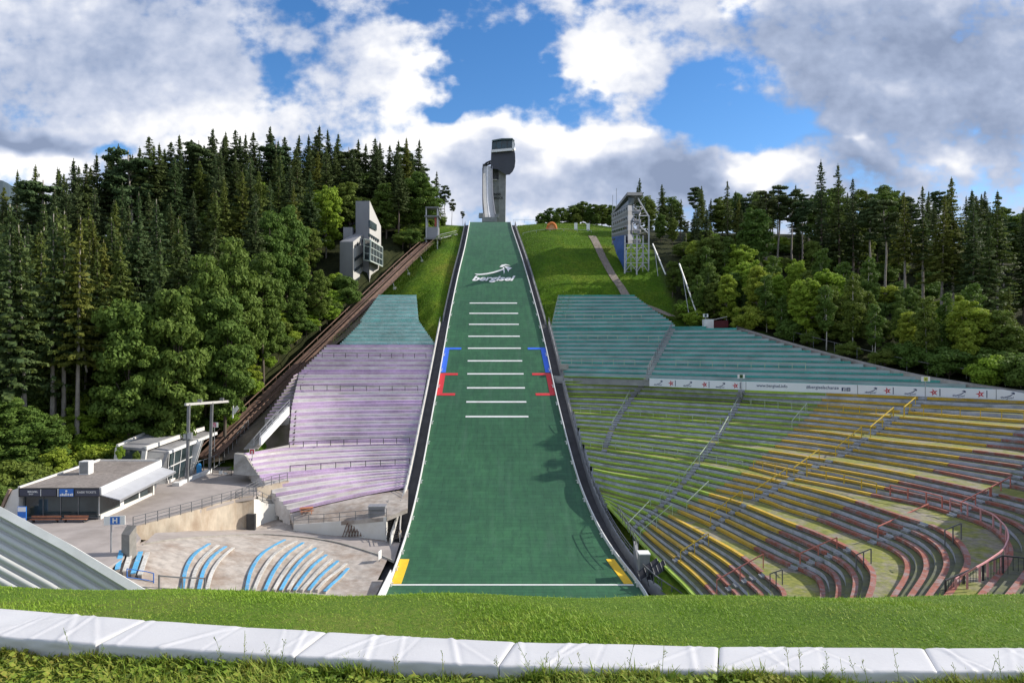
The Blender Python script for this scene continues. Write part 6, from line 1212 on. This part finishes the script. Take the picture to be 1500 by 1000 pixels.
# distinctive front trees
FR = [('tall_spruce', 14, 297, 92, 'tall olive-lit spruce at the left edge of the photo'), ('tall_spruce', 76, 312, 97, 'tall bare-trunked spruce, left one of the front group'), ('tall_spruce', 93, 308, 98, 'tall bare-trunked spruce in the middle of the front group'), ('tall_spruce', 112, 316, 97, 'tall bare-trunked spruce, right one of the front group'), ('tall_spruce', 40, 330, 94, 'tall spruce left of the bare-trunked front group'),
      ('spruce', 200, 282, 118, 'broad olive-lit spruce in the middle of the left forest'), ('spruce', 262, 318, 112, 'bluish green conifer above the leafy trees of the left forest'), ('spruce', 232, 350, 104, 'smaller green conifer standing before the leafy trees'), ('spruce', 176, 342, 106, 'half hidden olive conifer right of the bare-trunked group'),
      ('broadleaf', 345, 335, 116, 'large dark leafy tree left of the lift track, upper middle one'), ('broadleaf', 300, 360, 110, 'large leafy tree in the left forest beside the upper middle one'), ('broadleaf', 385, 360, 122, 'large leafy tree close to the lift track'), ('broadleaf', 255, 410, 102, 'rounded leafy tree in the left forest above the pavilion'), ('broadleaf', 330, 425, 108, 'rounded leafy tree directly left of the lift track, lower one'), ('broadleaf', 190, 430, 100, 'leafy tree with dark gaps right of the bare trunks'), ('broadleaf', 420, 300, 140, 'olive leafy tree left of the grey tower house'), ('broadleaf', 455, 330, 156, 'leafy tree just left of the grey tower house'), ('broadleaf', 395, 300, 135, 'olive leafy tree high in the left forest'), ('broadleaf', 484, 300, 182, 'tall leafy tree rising behind the grey tower house'), ('broadleaf', 435, 420, 133, 'leafy tree below the grey tower house by the track'), ('broadleaf', 468, 395, 138, 'leafy tree at the foot of the grey tower house'), ('bright_tree', 478, 270, 168, 'pale green leafy tree high above the grey tower house')]
for k, px, y, Y, lab in FR: put_px(k, px, y, Y, lab, None, wide=random.uniform(.62, .85) if k == 'broadleaf' else 1.0)
for k, px, y, Y in (('broadleaf', 10, 578, 90), ('broadleaf', 50, 600, 91), ('birch', 82, 600, 93), ('bright_tree', 118, 590, 99), ('broadleaf', 142, 600, 101), ('bright_tree', 166, 584, 104), ('bright_tree', 196, 566, 107), ('broadleaf', 222, 572, 109), ('bright_tree', 246, 556, 109.5), ('bright_tree', 272, 552, 111), ('broadleaf', 296, 560, 112), ('bright_tree', 316, 574, 112), ('bush', 334, 600, 111), ('bright_tree', 90, 640, 95), ('bush', 152, 622, 100), ('bush', 205, 604, 104)):
    put_px(k, px, y, Y, 'sunlit low tree in the bright belt right behind the kiosk and pavilion', 'sunlit low trees behind the kiosk', wide=1.3)
t = P(113, 455, 97); b = P(127, 545, 99); w = MB(); w.tube([b, (t+b)/2, t], .16, 6, r2=.05); tag(w.build('dead_trunk', M('bleached_wood', (.45, .42, .38), .2, 3, .9)), 'bleached dead trunk leaning in the dark of the left forest', 'dead tree')
# filling of the left forest, spaced apart
def scatter(n, box, ok, kinds, hr, label, group, dmin, tries=6000):
    c = 0
    for _ in range(tries):
        if c >= n: break
        x = random.uniform(box[0], box[1]); y = random.uniform(box[2], box[3])
        if (x-37.5)**2+(y-126)**2 < 30 or not ok(x, y) or any((x-a)**2+(y-b)**2 < dmin*dmin for a, b in TREES): continue
        k = random.choice(kinds); h = random.uniform(*hr); put_tree(k, x, y, h, label if isinstance(label, str) else label[k], group, wide=random.uniform(.95, 1.3)); c += 1
    return c
def inview(x, y, m=60): px = 750+1000*x/y; return -m-60 < px < 1560+m
okl = lambda x, y: x < track_x(y)-4.5 and inview(x, y) and not (-46 < x < -22 and 136 < y < 180)
scatter(120, (-125, -26, 122, 205), lambda x, y: okl(x, y) and not (x > -44 and y < 165), ['spruce', 'dark_spruce', 'dark_spruce'], (22, 28), 'dark spruce inside the closed left forest', G_LF, 4.2)
scatter(46, (-95, -42, 98, 128), lambda x, y: okl(x, y) and x < -66, ['spruce', 'tall_spruce', 'tall_spruce'], (24, 30), 'tall spruce inside the closed left forest', G_LF, 4.0)
scatter(34, (-72, -22, 106, 200), okl, ['broadleaf', 'broadleaf', 'bright_tree'], (11, 17), 'leafy tree filling the left forest beside the lift track', G_LD, 4.2)
G_BL = 'bushes and low trees before the left forest'
scatter(34, (-84, -48, 92, 108), lambda x, y: okl(x, y) and (x < -57.5 or y > 108) and inview(x, y), ['bush', 'broadleaf', 'bright_tree'], (4.5, 9), 'low leafy tree in the bright belt behind the kiosk and pavilion', G_BL, 2.4)
scatter(18, (-78, -57.8, 76, 94), lambda x, y: inview(x, y), ['bush', 'bright_tree'], (4, 7.5), 'leafy bush left of the kiosk', G_BL, 2.3)
scatter(26, (-56, -40, 107.5, 132), okl, ['bush', 'bush', 'bright_tree'], (3.5, 7), 'low leafy bush along the lower lift track', G_BL, 2.0)
scatter(60, (-52, -16, 108, 200), lambda x, y: track_x(y)-7 < x < track_x(y)-2.6 and not 147 < y < 178, ['bush'], (2.0, 4.0), 'low leafy bush along the upper lift track', G_BL, 1.7)
for px, py, Y, h, lab in ((176, 662, 91.5, 1.9, 'small dark bush growing on the kiosk roof, left one'), (199, 667, 91.2, 1.6, 'small yellowish bush growing on the kiosk roof, right one')): q = P(px, py+6, Y); put_tree('bush', q[0], q[1], h, lab, None, z=q[2]-.4, wide=.5)

# right side
G_RC = 'conifers of the right forest'; G_RD = 'leafy trees of the right forest'; G_TOP = 'round leafy trees on the hilltop right of the slope'
for i, (px, y, Y) in enumerate(((792, 312, 222), (806, 304, 224), (822, 303, 226), (838, 301, 228), (853, 293, 230), (868, 297, 226), (882, 298, 224), (896, 300, 226), (815, 312, 218), (845, 312, 218), (874, 312, 216), (893, 314, 214))): put_px('broadleaf', px, y, Y, 'round dark leafy tree on the hilltop right of the slope', G_TOP, wide=1.5)
NR = [('thin_spruce', 1066, 264, 160, 'tall thin spruce left of the pine group on the right skyline'), ('pine', 1122, 274, 158, 'pine with bushy top, first of the group of three'), ('pine', 1140, 268, 160, 'pine with bushy top, middle of the group of three'), ('pine', 1160, 273, 159, 'pine with bushy top, right of the group of three'), ('pine', 1175, 285, 156, 'slim pine between the pine group and the tall spruces'), ('thin_spruce', 1204, 234, 150, 'tallest thin spruce of the right skyline'), ('thin_spruce', 1230, 240, 150, 'second tall thin spruce of the right skyline'), ('thin_spruce', 1250, 260, 149, 'third lower thin spruce of the right skyline'), ('pine', 1275, 280, 146, 'dark pine right of the three thin spruces'), ('pine', 1298, 288, 142, 'dark pine left of the bare-trunked pines'),
      ('tall_spruce', 1326, 279, 128, 'tall conifer with long bare trunk, left one on the right'), ('tall_spruce', 1352, 272, 128, 'tall conifer with dense dark top on the right'), ('tall_spruce', 1396, 259, 124, 'tall spruce with long bare trunk and dark top'), ('tall_spruce', 1378, 285, 122, 'tall bare-trunked conifer under the tallest spruce'), ('tall_spruce', 1424, 278, 126, 'tall slim spruce right of the tallest one'), ('tall_spruce', 1460, 279, 122, 'broad-branched dark spruce near the right edge'), ('dark_spruce', 1500, 305, 124, 'dark spruce cut by the right edge of the photo'), ('spruce', 1450, 330, 116, 'green spruce standing lower near the right edge'), ('tall_spruce', 1426, 300, 118, 'bare-trunked conifer between the right spruces'),
      ('pine', 1005, 318, 176, 'dark conifer right of the judges tower'), ('broadleaf', 968, 312, 182, 'dark leafy tree directly right of the judges tower'), ('broadleaf', 985, 318, 180, 'dark leafy tree second right of the judges tower'), ('dark_spruce', 984, 296, 184, 'dark spruce tip right of the judges tower'), ('dark_spruce', 1035, 305, 172, 'pointed dark spruce on the right skyline before the thin ones'), ('broadleaf', 1050, 345, 166, 'dark rounded tree under the thin spruce'), ('broadleaf', 1090, 335, 160, 'dark rounded tree left of the pine group'), ('broadleaf', 1190, 350, 146, 'green rounded tree under the tall thin spruces'),
      ('bright_tree', 1165, 378, 128, 'bright lit leafy tree in front of the right forest, largest'), ('bright_tree', 1132, 395, 130, 'bright lit leafy tree left of the largest bright one'), ('birch', 1205, 360, 126, 'slim birch right of the bright leafy trees'), ('bright_tree', 1100, 392, 132, 'yellow green leafy tree above the teal rows'), ('broadleaf', 1075, 395, 134, 'leafy tree above the white booth'), ('birch', 1128, 385, 131, 'slim birch among the bright leafy trees'), ('birch', 1180, 392, 124, 'slim birch before the bright leafy trees'), ('broadleaf', 1010, 370, 146, 'leafy tree behind the lower leaning pole'), ('broadleaf', 1040, 380, 140, 'dark leafy tree behind the booth'), ('broadleaf', 985, 380, 150, 'leafy tree behind the upper leaning pole'), ('bright_tree', 1245, 420, 116, 'yellowish young tree above the fence of the right forest'), ('broadleaf', 1285, 440, 112, 'low leafy tree above the small white notice'), ('broadleaf', 1350, 460, 106, 'low leafy tree above the letter C sign'), ('broadleaf', 1420, 465, 102, 'low leafy tree right of the letter C sign'), ('spruce', 1480, 420, 100, 'green young spruce at the right edge above the banner'), ('broadleaf', 1330, 420, 112, 'leafy tree before the bare trunks on the right'), ('broadleaf', 1470, 470, 98, 'leafy tree near the right end of the banner')]
for k, px, y, Y, lab in NR: put_px(k, px, y, Y, lab, None, wide=.85 if k in ('broadleaf', 'bright_tree') else 1.1)
okr = lambda x, y: inview(x, y) and x > (cut_right(y)+4.5 if y < 131 else 36) and not (20 < x < 40 and 140 < y < 178) and ground_xy(x, y) > -9
scatter(110, (28, 135, 146, 215), lambda x, y: okr(x, y), ['dark_spruce', 'spruce', 'pine', 'dark_spruce', 'broadleaf'], (11, 16), {'dark_spruce': 'dark spruce deep in the right forest', 'spruce': 'green spruce deep in the right forest', 'pine': 'pine deep in the right forest', 'broadleaf': 'leafy tree deep in the right forest'}, G_RC, 3.8)
scatter(70, (30, 110, 94, 150), lambda x, y: okr(x, y) and x < (cut_right(y)+17 if y < 131 else 52), ['broadleaf', 'birch', 'birch', 'bright_tree', 'spruce'], (7, 13), {'spruce': 'young green spruce in the front belt of the right forest', 'broadleaf': 'leafy tree in the front belt of the right forest', 'bright_tree': 'bright leafy tree in the front belt of the right forest', 'birch': 'birch in the front belt of the right forest'}, G_RD, 2.9)
scatter(46, (28, 100, 88, 150), lambda x, y: inview(x, y) and x > (cut_right(y)+3 if y < 131 else 34) and x < (cut_right(y)+14 if y < 131 else 48) and not (20 < x < 38 and 140 < y < 178), ['bush'], (2.5, 5), 'leafy bush at the edge of the right forest', 'bushes at the edge of the right forest', 2.2)
scatter(90, (34, 110, 100, 190), okr, ['bush'], (2.5, 4.5), 'leafy bush in the shade of the right forest', 'undergrowth of the right forest', 2.6)

for px, y, Y in ((500, 404, 151), (509, 413, 150.5), (491, 396, 152)): put_tree('bush', (px-750)/1000*Y, Y, 3.6, 'leafy bush hiding the foot of the grey tower house', 'bushes at the grey tower house')
# ------------------------------------------------------------------ foreground: lawn crest, pads, weeds
def lawn_a(x): return np.interp(x, [-5.5, 0, 5.5], [.0400, .0475, .0455])
def lawn_h(x, y):
    x = np.asarray(x, float); y = np.asarray(y, float); u = np.clip(y-6.0, 0, 6.4); a = lawn_a(x); z = -3.0-a*u*u-np.clip(y-12.4, 0, None)*(2*a*6.4)-np.clip(np.abs(x)-16, 0, None)*.12
    return z+.03*np.sin(x*1.7+y*.9)+.025*np.sin(x*.63-y*1.3+2)+np.clip(6.0-y, 0, 4)*.10
lx = np.arange(-44, 44.1, .5); ly = np.r_[np.arange(2, 14, .25), np.arange(14, 50.1, 1.5)]; LX, LY = np.meshgrid(lx, ly); LZ = np.clip(lawn_h(LX, LY), -27.5, 10)
idx = np.arange(LX.size).reshape(LX.shape)
tag(mesh_np('lawn', np.c_[LX.ravel(), LY.ravel(), LZ.ravel()], np.stack([idx[:-1, :-1], idx[:-1, 1:], idx[1:, 1:], idx[1:, :-1]], -1).reshape(-1, 4), LAWN, smooth=True), kind='structure')
def blades(name, x, y, h, w, mat, lean=.5, zoff=0.0, hf=None):
    n = len(x); z = (hf or lawn_h)(x, y)-.02+zoff; r = rng; a = r.random(n)*6.283; d = np.c_[np.cos(a), np.sin(a), np.zeros(n)]; s = np.c_[-d[:, 1], d[:, 0], np.zeros(n)]*w[:, None]
    b = np.c_[x, y, z]; l = (lean*(.2+r.random(n)))[:, None]*h[:, None]; m = b+np.c_[np.zeros(n), np.zeros(n), h*.55]+d*l*.3; t = b+np.c_[np.zeros(n), np.zeros(n), h*(.95-.2*r.random(n))]+d*l
    V = np.stack([b-s, b+s, m+s*.8, m-s*.8, t], 1).reshape(-1, 3); k = np.arange(n)*5
    F = np.concatenate([np.stack([k, k+1, k+2, k+3], 1), np.stack([k+3, k+2, k+4, k+4], 1)]); F4 = F[:n]; F3 = np.stack([k+3, k+2, k+4], 1)
    me = bpy.data.meshes.new(name); me.vertices.add(len(V)); me.vertices.foreach_set('co', V.astype(np.float32).ravel()); nl = n*7; me.loops.add(nl)
    li = np.concatenate([F4.ravel(), F3.ravel()]).astype(np.int32); me.loops.foreach_set('vertex_index', li); me.polygons.add(2*n); me.polygons.foreach_set('loop_start', np.r_[np.arange(n)*4, 4*n+np.arange(n)*3].astype(np.int32))
    me.materials.append(mat); me.update(calc_edges=True); o = bpy.data.objects.new(name, me); COL.objects.link(o); return tag(o, kind='stuff')
def blade_mat(name, cols, sc=1.3):
    m, nt, b = new_mat(name); v = coord(nt); n1 = tnoise(nt, v, sc, 6, .7); n2 = tnoise(nt, v, 40, 2, .5)
    f = nt.nodes.new('ShaderNodeMath'); f.operation = 'MULTIPLY_ADD'; nt.links.new(n2, f.inputs[0]); f.inputs[1].default_value = .45; g = nt.nodes.new('ShaderNodeMath'); g.operation = 'MULTIPLY'; nt.links.new(n1, g.inputs[0]); g.inputs[1].default_value = .55; nt.links.new(g.outputs[0], f.inputs[2])
    col = ramp(nt, f.outputs[0], cols); nt.links.new(col, b.inputs['Base Color']); b.inputs['Roughness'].default_value = .6; b.inputs['Specular IOR Level'].default_value = .3
    tr = nt.nodes.new('ShaderNodeBsdfTranslucent'); nt.links.new(col, tr.inputs['Color']); mx = nt.nodes.new('ShaderNodeMixShader'); mx.inputs[0].default_value = .3; nt.links.new(b.outputs[0], mx.inputs[1]); nt.links.new(tr.outputs[0], mx.inputs[2]); nt.links.new(mx.outputs[0], nt.nodes['Material Output'].inputs['Surface']); return m
BL1 = blade_mat('lawn_blades', [(.32, (0.119, 0.231, 0.017)), (.46, (0.210, 0.364, 0.025)), (.58, (0.308, 0.406, 0.049)), (.68, (0.476, 0.406, 0.126))], .7)
BL2 = blade_mat('weed_blades', [(.30, (0.085, 0.163, 0.016)), (.46, (0.182, 0.286, 0.026)), (.60, (0.338, 0.338, 0.058)), (.74, (0.442, 0.273, 0.091))], 2.2)
BL3 = blade_mat('meadow_blades', [(.32, (.050, .11, .008)), (.48, (.10, .19, .012)), (.60, (.17, .22, .025)), (.72, (.24, .20, .06))], .12)
def pad_back(x): return np.interp(x, [-6.5, -5.5, -3.77, -1.82, .03, 1.95, 3.85, 4.8, 8], [7.55, 7.35, 7.04, 6.75, 6.53, 6.43, 6.40, 6.40, 6.45])
def pad_front(x): return pad_back(x)-np.interp(x, [-5.5, 0, 5], [.60, .48, .45])
n = 260000; y = 6.3+6.6*rng.random(n)**1.15; x = (rng.random(n)*2-1)*(.82*y+.5); k = y > pad_back(x)+.02; x, y = x[k], y[k]
patch = np.sin(x*.9+1)*np.sin(y*1.1)+np.sin(x*2.3+y)*.6
blades('lawn_grass', x, y, (.022+.034*rng.random(len(x))+.05*(rng.random(len(x)) > .985))*(.75+.45*np.clip(patch, -.15, 1.1)), .0035+.0045*rng.random(len(x)), BL1, .8)
n = 60000; y = 5.0+2.3*rng.random(n); x = (rng.random(n)*2-1)*(.80*y+.4); k = y < pad_front(x)-.03; x, y = x[k], y[k]
tuft = .5+.5*np.sin(x*3.1+np.sin(y*4))*np.sin(x*1.3+y*2.2)
blades('weed_grass', x, y, (.05+.11*rng.random(len(x))**2)*(.6+.8*tuft), .005+.007*rng.random(len(x)), BL2, .9)
n = 16000; x = (rng.random(n)*2-1)*6.2; y = pad_front(x)-.02-.10*rng.random(n)**1.5; tk_ = .5+.5*np.sin(x*5.3)*np.sin(x*2.1+1)
blades('edge_grass', x, y, (.05+.14*rng.random(n)**2)*(.4+.9*tk_), .004+.005*rng.random(n), BL2, .7)
# broad leaves low in the weeds
n = 9000; y = 5.0+2.1*rng.random(n); x = (rng.random(n)*2-1)*(.8*y+.4); k = y < pad_front(x)-.05; x, y = x[k], y[k]; n = len(x)
c = np.c_[x, y, lawn_h(x, y)+.02+.06*rng.random(n)]; nn = rdir(rng, n)*.5+np.array((0, 0, 1.0)); nn /= np.linalg.norm(nn, axis=1)[:, None]; t = np.cross(nn, rdir(rng, n)); t /= np.linalg.norm(t, axis=1)[:, None]; b = np.cross(nn, t); sz = (.012+.02*rng.random(n))[:, None]
V, F = quads_from(c, t*sz, b*sz*.7); tag(mesh_np('weed_leaves', V, F, BL2), kind='stuff')
# long grass of the meadows either side of the slope
n = 90000; y = 134+80*rng.random(n); x = -45+85*rng.random(n); H0, H1 = hx(y); tkx = track_x(y); q_ = (((x < H0-2.4) & (x > tkx+2.2)) | ((x > H1+2.2) & (x < 34))) & ((y > 150) | (np.abs(ground_h(x, y)-hz(y)) < 2.2))
x, y = x[q_], y[q_]; gz_ = ground_h(x, y); ok_ = np.ones(len(x), bool)
blades('meadow_grass', x, y, .16+.30*rng.random(len(x))**2, .02+.025*rng.random(len(x)), BL3, .8, 0.0, ground_h)
# foam pads, each under a white sheet
PADM, nt, b = new_mat('white_vinyl'); v = coord(nt); n1 = tnoise(nt, v, 1.2, 5, .6); n2 = tnoise(nt, v, 22, 4, .7)
col = ramp(nt, n1, [(.3, (.56, .555, .565)), (.7, (.64, .635, .64))]); col = mixc(nt, ramp(nt, n2, [(.60, (0, 0, 0)), (.80, (.35,)*3)]), col, (.40, .38, .34)); nt.links.new(col, b.inputs['Base Color']); b.inputs['Roughness'].default_value = .42; bump(nt, b, n2, .12, .02)
edges = [-5.95, -3.77, -1.83, .035, 1.95, 3.86, 5.9]; names = ['first', 'second', 'third', 'fourth', 'fifth', 'sixth']
for i, (xa, xb) in enumerate(zip(edges[:-1], edges[1:])):
    r = np.random.default_rng(300+i); nu, nv, nw = 90, 30, 8; top = []; th = .16
    slopes = [(r.uniform(.05, .95), r.uniform(-.9, .9), r.uniform(.003, .008), r.uniform(.008, .018)) for _ in range(6)]
    fold = r.uniform(.42, .58); rows = []
    for a in range(nu+1):
        f = a/nu; x = xa+.006+(xb-xa-.012)*f; yb, yf = float(pad_back(x)), float(pad_front(x)); sec = []
        if True:
            skew = .16*(xb-xa)/2                                            # the joints run obliquely
            for c in range(nv+1):
                g = c/nv; y = yb+(yf-yb)*g; xx = x-skew*g; z = -2.86
                for (p, sl, am, wd) in slopes:
                    d = (f-p-sl*(g-.5)*.35); z += am*math.exp(-(d/wd)**2)-am*.6*math.exp(-((d-wd*1.7)/wd)**2)
                z += .006*mnoise.noise((x*2.1, y*3.0, i*5.0))-.006*math.exp(-((f-fold)/.006)**2)
                e = min(f, 1-f)*(xb-xa); z -= .012*math.exp(-e/.012); z -= .004*max(0, g-.94)/.06+.012*max(0, .06-g)/.06
                sec.append((xx, y, z))
            x0, y0, z0 = sec[-1]
            for c in range(1, nw+1): g = c/nw; sec.append((x0+.004*math.sin(g*5+f*20), y0-.006-.006*math.sin(g*3.1)-.008*mnoise.noise((x*5, g*3, i)), z0-th*g*1.0))
            xk, yk, zk = sec[0]; sec = [(xk, yk+.01, zk-th)]+sec
        rows.append(sec)
    m = len(rows[0]); V = np.array(rows).reshape(-1, 3); idx = np.arange((nu+1)*m).reshape(nu+1, m); F = np.stack([idx[:-1, :-1], idx[:-1, 1:], idx[1:, 1:], idx[1:, :-1]], -1).reshape(-1, 4)
    root = thing('foam_pad', ((xa+xb)/2, float(pad_back((xa+xb)/2)), -3.05), f'{names[i]} from the left in the row of white sheeted foam pads on the grass', 'pad', 'white pads lying across the lawn')
    mesh_np('sheet', V, F, PADM, root, smooth=True)
    for row in (rows[0], rows[-1]): w = MB(); w.face([np.array(p) for p in row]); w.build('end_flap', PADM, root)
# slender weeds standing before the pads
r = np.random.default_rng(5); wn = 0
for (xs, cnt) in ((-5.3, 3), (-2.35, 4), (.25, 4), (1.0, 3), (2.7, 5), (3.3, 4), (-4.1, 2), (4.3, 3), (-1.2, 2), (-.3, 2)):
    for k in range(cnt):
        x = xs+r.normal()*.22; y = float(pad_front(x))-.08-.12*r.random(); z = float(lawn_h(x, y)); h = .22+.22*r.random(); w = MB(); ln = r.normal(size=2)*.06
        st = [(x, y, z), (x+ln[0]*.4, y+ln[1]*.4, z+h*.5), (x+ln[0], y+ln[1], z+h)]; w.tube(st, .0028, 4, r2=.0015)
        for q in range(9):
            f = .35+.65*r.random(); p = np.array(st[0])*(1-f)+np.array(st[2])*f; d = rdir(r, 1)[0]*np.array((1, 1, .4)); w.tube([p, p+d*.035*(1.3-f)+np.array((0, 0, .02))], .002, 3); e = p+d*.035*(1.3-f)+np.array((0, 0, .02)); w.face([e, e+d*.012+EZ*.006, e+EZ*.014])
        o = w.build('weed_stalk', BL2, fix=False); wn += 1; tag(o, 'thin weed stalk with seed heads standing before the white pads', 'weed', 'weed stalks before the pads')
# far mountain at the left edge of the view
w = MB(); prof_ = [(-420, 60), (-300, 120), (-190, 190), (-120, 262), (-60, 248), (-15, 258), (10, 268), (40, 290), (120, 330), (260, 420)]
px_m = np.arange(-420, 261, 8.0); y_m = np.interp(px_m, [p[0] for p in [(-420, 190), (-300, 215), (-190, 232), (-120, 250), (-60, 252), (-15, 257), (10, 268), (40, 290), (120, 330), (260, 420)]], [190, 215, 232, 250, 252, 257, 268, 290, 330, 420]); prof_ = [(a, b+5*mnoise.noise((a*.03, 1, 2))+3*mnoise.noise((a*.11, 4, 2))) for a, b in zip(px_m, y_m)]
rowsM = []
for d, sc in ((3400, 0.0), (3000, 1.0), (2500, .55), (2000, 0.0)): rowsM.append([P(px, 500-(500-y)*sc*(1 if d == 3000 else 1), d) if sc else P(px, 520, d) for px, y in prof_])
for a, b_ in zip(rowsM[:-1], rowsM[1:]): w.strip(a, b_)
tag(w.build('mountain', M('far_mountain', (.05, .075, .09), .25, .002, 1)), kind='structure')
